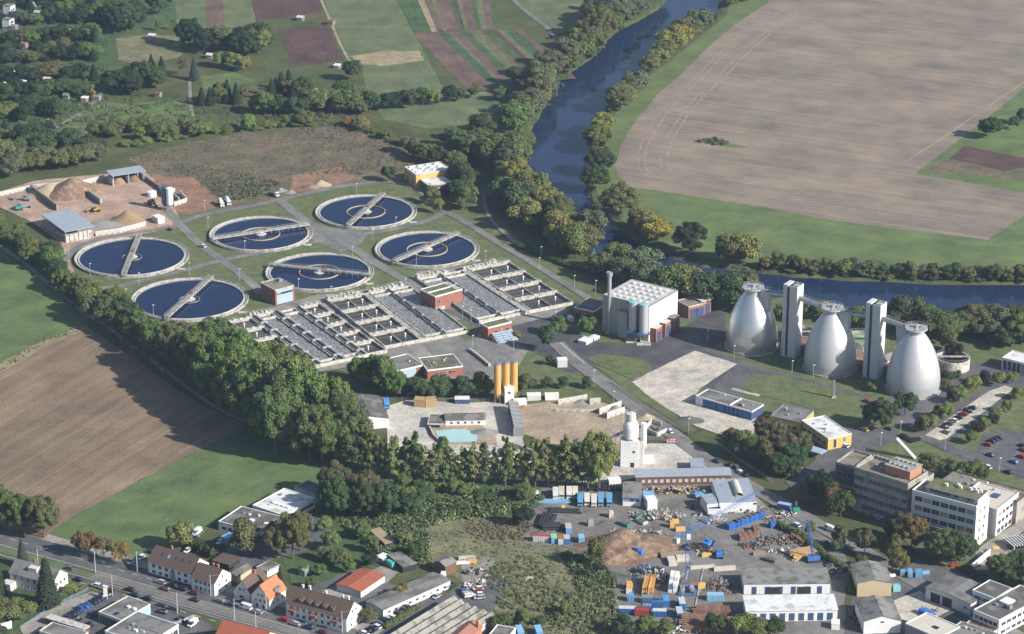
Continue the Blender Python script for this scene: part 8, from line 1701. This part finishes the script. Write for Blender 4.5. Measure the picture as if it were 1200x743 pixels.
# lamps
LP = MB(); LP.tube((0, 0, 0), (0, 0, 6.5), .11, 5, r2=.07); LPm = LP.mesh('pole', mt['lgrey']); LH = MB(); LH.box(-.45, .45, -.28, .28, 6.4, 6.62); LHm = LH.mesh('lamp_head', mt['white'])
for k, (x, y, lb) in enumerate([(81,302,'at the left rim of the compost side clarifier'),(106,323,'at the lower rim of the compost side clarifier'),(163,334,'above the lowest clarifier'),(148,353,'left of the lowest clarifier'),(180,372,'below the lowest clarifier'),(222,322,'between the two left clarifiers'),(281,329,'on the road bend left of the blue fronted building'),(244,268,'beside the upper left clarifier'),(287,296,'below the upper left clarifier'),(240,248,'on the verge near the mixer trucks'),
    (350,341,'at the right of the blue fronted building'),(388,350,'above the middle basins'),(475,341,'beside the brick pump house'),(413,303,'right of the middle clarifier'),(437,283,'at the central crossing'),(464,268,'below the yellow side clarifier'),(488,312,'at the lower rim of the rightmost clarifier'),(418,228,'at the upper rim of the yellow side clarifier'),(450,214,'on the upper road'),(569,308,'above the right basins'),
    (632,316,'on the lawn above the road, left'),(673,337,'on the lawn above the road, right'),(634,303,'beside the long dark hedge'),(698,343,'at the road before the machine hall'),(725,335,'behind the machine hall'),(552,378,'on the pump house yard'),(554,408,'left of the screw pumps'),(602,413,'right of the screw pumps'),(632,374,'at the right basin corner'),(651,380,'by the parked white van'),
    (719,474,'at the street fence bend'),(807,506,'at the lower end of the street fence'),(696,449,'on the street beside the lawn island'),(829,402,'on the edge of the digester lawn'),(860,420,'in front of the shiny digester'),(953,443,'in front of the middle digester'),(928,438,'before the left stair tower'),(1055,510,'at the entrance yard crossing'),(1032,523,'beside the louvred ladder'),(1118,442,'before the round settling tank'),(1107,528,'at the car park entry'),(1143,490,'in the middle of the car park'),(1171,553,'beside the lower lawn'),(455,436,'before the flat workshops'),(542,373,'at the pump house yard corner')]):
    c = P(x, y); t = thing('street_lamp', 'pale street lamp ' + lb, 'street lamp', (c.x, c.y, .05), 0, 'street lamps'); obj('pole', LPm, t); obj('lamp_head', LHm, t, (.25, 0, 0))
CPm = MB(); CPm.tube((0, 0, 0), (0, 0, 9.5), .19, 6, r2=.13); CPm = CPm.mesh('pole', mt['lgrey']); CAm = MB(); CAm.beam((0, 0, 8.8), (3.4, 2.6, 9.4), .1, .1); CAm = CAm.mesh('bracket_arm', mt['galv'])
for k, (x, y) in enumerate([(45,668),(112,672),(132,699),(161,671),(208,720),(247,699),(275,727),(312,716),(401,742),(300,742)]):
    c = P(x, y); t = thing('tram_pole', f"concrete tram pole, {nth(k)} from the left along the main street", 'pole', (c.x, c.y, .05), wang((0,640),(300,720)), 'tram poles along the main street'); obj('pole', CPm, t); obj('bracket_arm', CAm, t)
# fences
def fence(pts, h, matn, label, step=3.0, rails=3, mesh=False):
    p = [P(*q) for q in pts]; c = p[0]; t = thing('fence', label, 'fence', (c.x, c.y, .05)); pm = MB(); pm.box(-.06, .06, -.06, .06, 0, h); pm = pm.mesh('post', mt[matn]); r = MB()
    for a, b in zip(p[:-1], p[1:]):
        L_ = (b - a).length; n = max(1, int(L_ / step))
        for k in range(n): q = a.lerp(b, k / n) - c; obj('post', pm, t, (q.x, q.y, 0))
        for k in range(rails):
            z = h * (k + .7) / rails - .05; r.beam((a - c) + Vector((0, 0, z)), (b - c) + Vector((0, 0, z)), .05, .09)
        if mesh:
            d = (b - a).normalized(); m_ = int(L_ / .5)
            for k in range(m_): q = a.lerp(b, k / m_) - c; r.box(q.x - .02, q.x + .02, q.y - .02, q.y + .02, .1, h * .97)
    r.build('rail', mt[matn], t); return t
fence([(717,449),(738,464),(760,480),(785,496),(812,512)], 2.0, 'galv', 'galvanised mesh fence along the green street verge', mesh=True); fence([(836,518),(870,543),(905,566)], 1.8, 'galv', 'continuation of the street fence beside the dark trees', mesh=True)
fence([(758,516),(779,516)], 2.1, 'galv', 'pale fence left of the red banner', 1.5, mesh=True); fence([(566,230),(571,252),(585,270),(605,288)], 1.4, 'offwh', 'pale railing beside the path to the river', 2.0)
fence([(430,469),(520,470),(575,471)], 1.8, 'steel', 'fence between the hedge and the concrete works'); fence([(607,647),(640,650),(665,652)], 1.6, 'galv', 'wire fence across the waste ground'); fence([(25,737),(60,714),(92,698),(104,692)], 1.5, 'skyg', 'grey blue board fence beside the driveway', mesh=True)
fence([(204,733),(228,724)], 1.5, 'white', 'low white fence right of the showroom', mesh=True); fence([(905,598),(925,610),(948,622)], 1.4, 'conc_l', 'low pale barrier at the street gate');
t = block_wall([(550,411),(562,420),(574,430)], 1.6, .8, 'conc_l', 'row of white concrete blocks left of the hedge corner', step=2.2)
# playground-like corner and terrace
part(thing('play_frame', 'red climbing frame on the lawn below the office trees', 'play equipment', P(1118, 664)), 'frame', 'red', (-1.5, 1.5, -1, 1, .2, .8), (-1.3, -1.1, -.8, -.6, .8, 2.6), (1.1, 1.3, .6, .8, .8, 2.2))
part(thing('parasol', 'yellow parasol at the office terrace', 'parasol', P(1167, 648)), 'canopy', 'yellow', (-1.3, 1.3, -1.3, 1.3, 2.2, 2.5), (-.06, .06, -.06, .06, 0, 2.2))
t = thing('glass_canopy', 'striped white glass roof structure at the right edge of the office court', 'canopy', P(1188, 648), R(20))
for k in range(9): part(t, 'rib', 'white', (k * 1.3, k * 1.3 + .35, 0, 9, 2.6, 2.9))
part(t, 'roof_pane', 'glass', (0, 11, 0, 9, 2.4, 2.55)); part(t, 'post', 'white', (0, .3, 0, .3, 0, 2.4), (10.7, 11, 0, .3, 0, 2.4))
def bays(a, b, n, head, L_):
    A, B = P(*a), P(*b); h = P(a[0] + head[0], a[1] + head[1]) - A; h.z = 0; h.normalize(); m = MB(); w = (B - A).normalized() * .07
    for k in range(n + 1):
        p = A.lerp(B, k / n); q = p + h * L_; z = .34; m.add([(p.x-w.x,p.y-w.y,z),(q.x-w.x,q.y-w.y,z),(q.x+w.x,q.y+w.y,z),(p.x+w.x,p.y+w.y,z)], [(0,1,2,3)])
    o = m.build('bay_marking', mt['line']); o['kind'] = 'structure'
bays((1150,534),(1168,506),9,(9,3),4.8); bays((1178,545),(1202,512),9,(9,3),4.8); bays((1096,514),(1160,466),22,(-9,-3),4.6); bays((1118,524),(1190,471),24,(9,3),4.6)
# ---------------------------------------------------------------- air
def haze():
    m = MB(); m.box(-1500, 1500, -1500, 2200, -4.5, 540); mat = bpy.data.materials.new('haze'); mat.use_nodes = True; nt = mat.node_tree
    for n in list(nt.nodes):
        if n.type != 'OUTPUT_MATERIAL': nt.nodes.remove(n)
    v = nt.nodes.new('ShaderNodeVolumePrincipled'); v.inputs['Color'].default_value = (.58, .75, 1, 1); v.inputs['Density'].default_value = HAZE_DENSITY
    v.inputs['Anisotropy'].default_value = .3; nt.links.new(v.outputs[0], nt.nodes['Material Output'].inputs['Volume'])
    o = m.build('haze', mat); o['kind'] = 'stuff'; o['label'] = 'pale blue summer haze over the whole valley'
HAZE_DENSITY = .00006
haze()
DUP = {k: v for k, v in LABELS.items() if len(v) > 1}
print('trees', NTREE[0], 'cars', NC[0], 'objects', len(SC.objects), 'dup labels', list(DUP.items())[:12], 'long', [k for k in LABELS if not 4 <= len(k.split()) <= 16][:20])
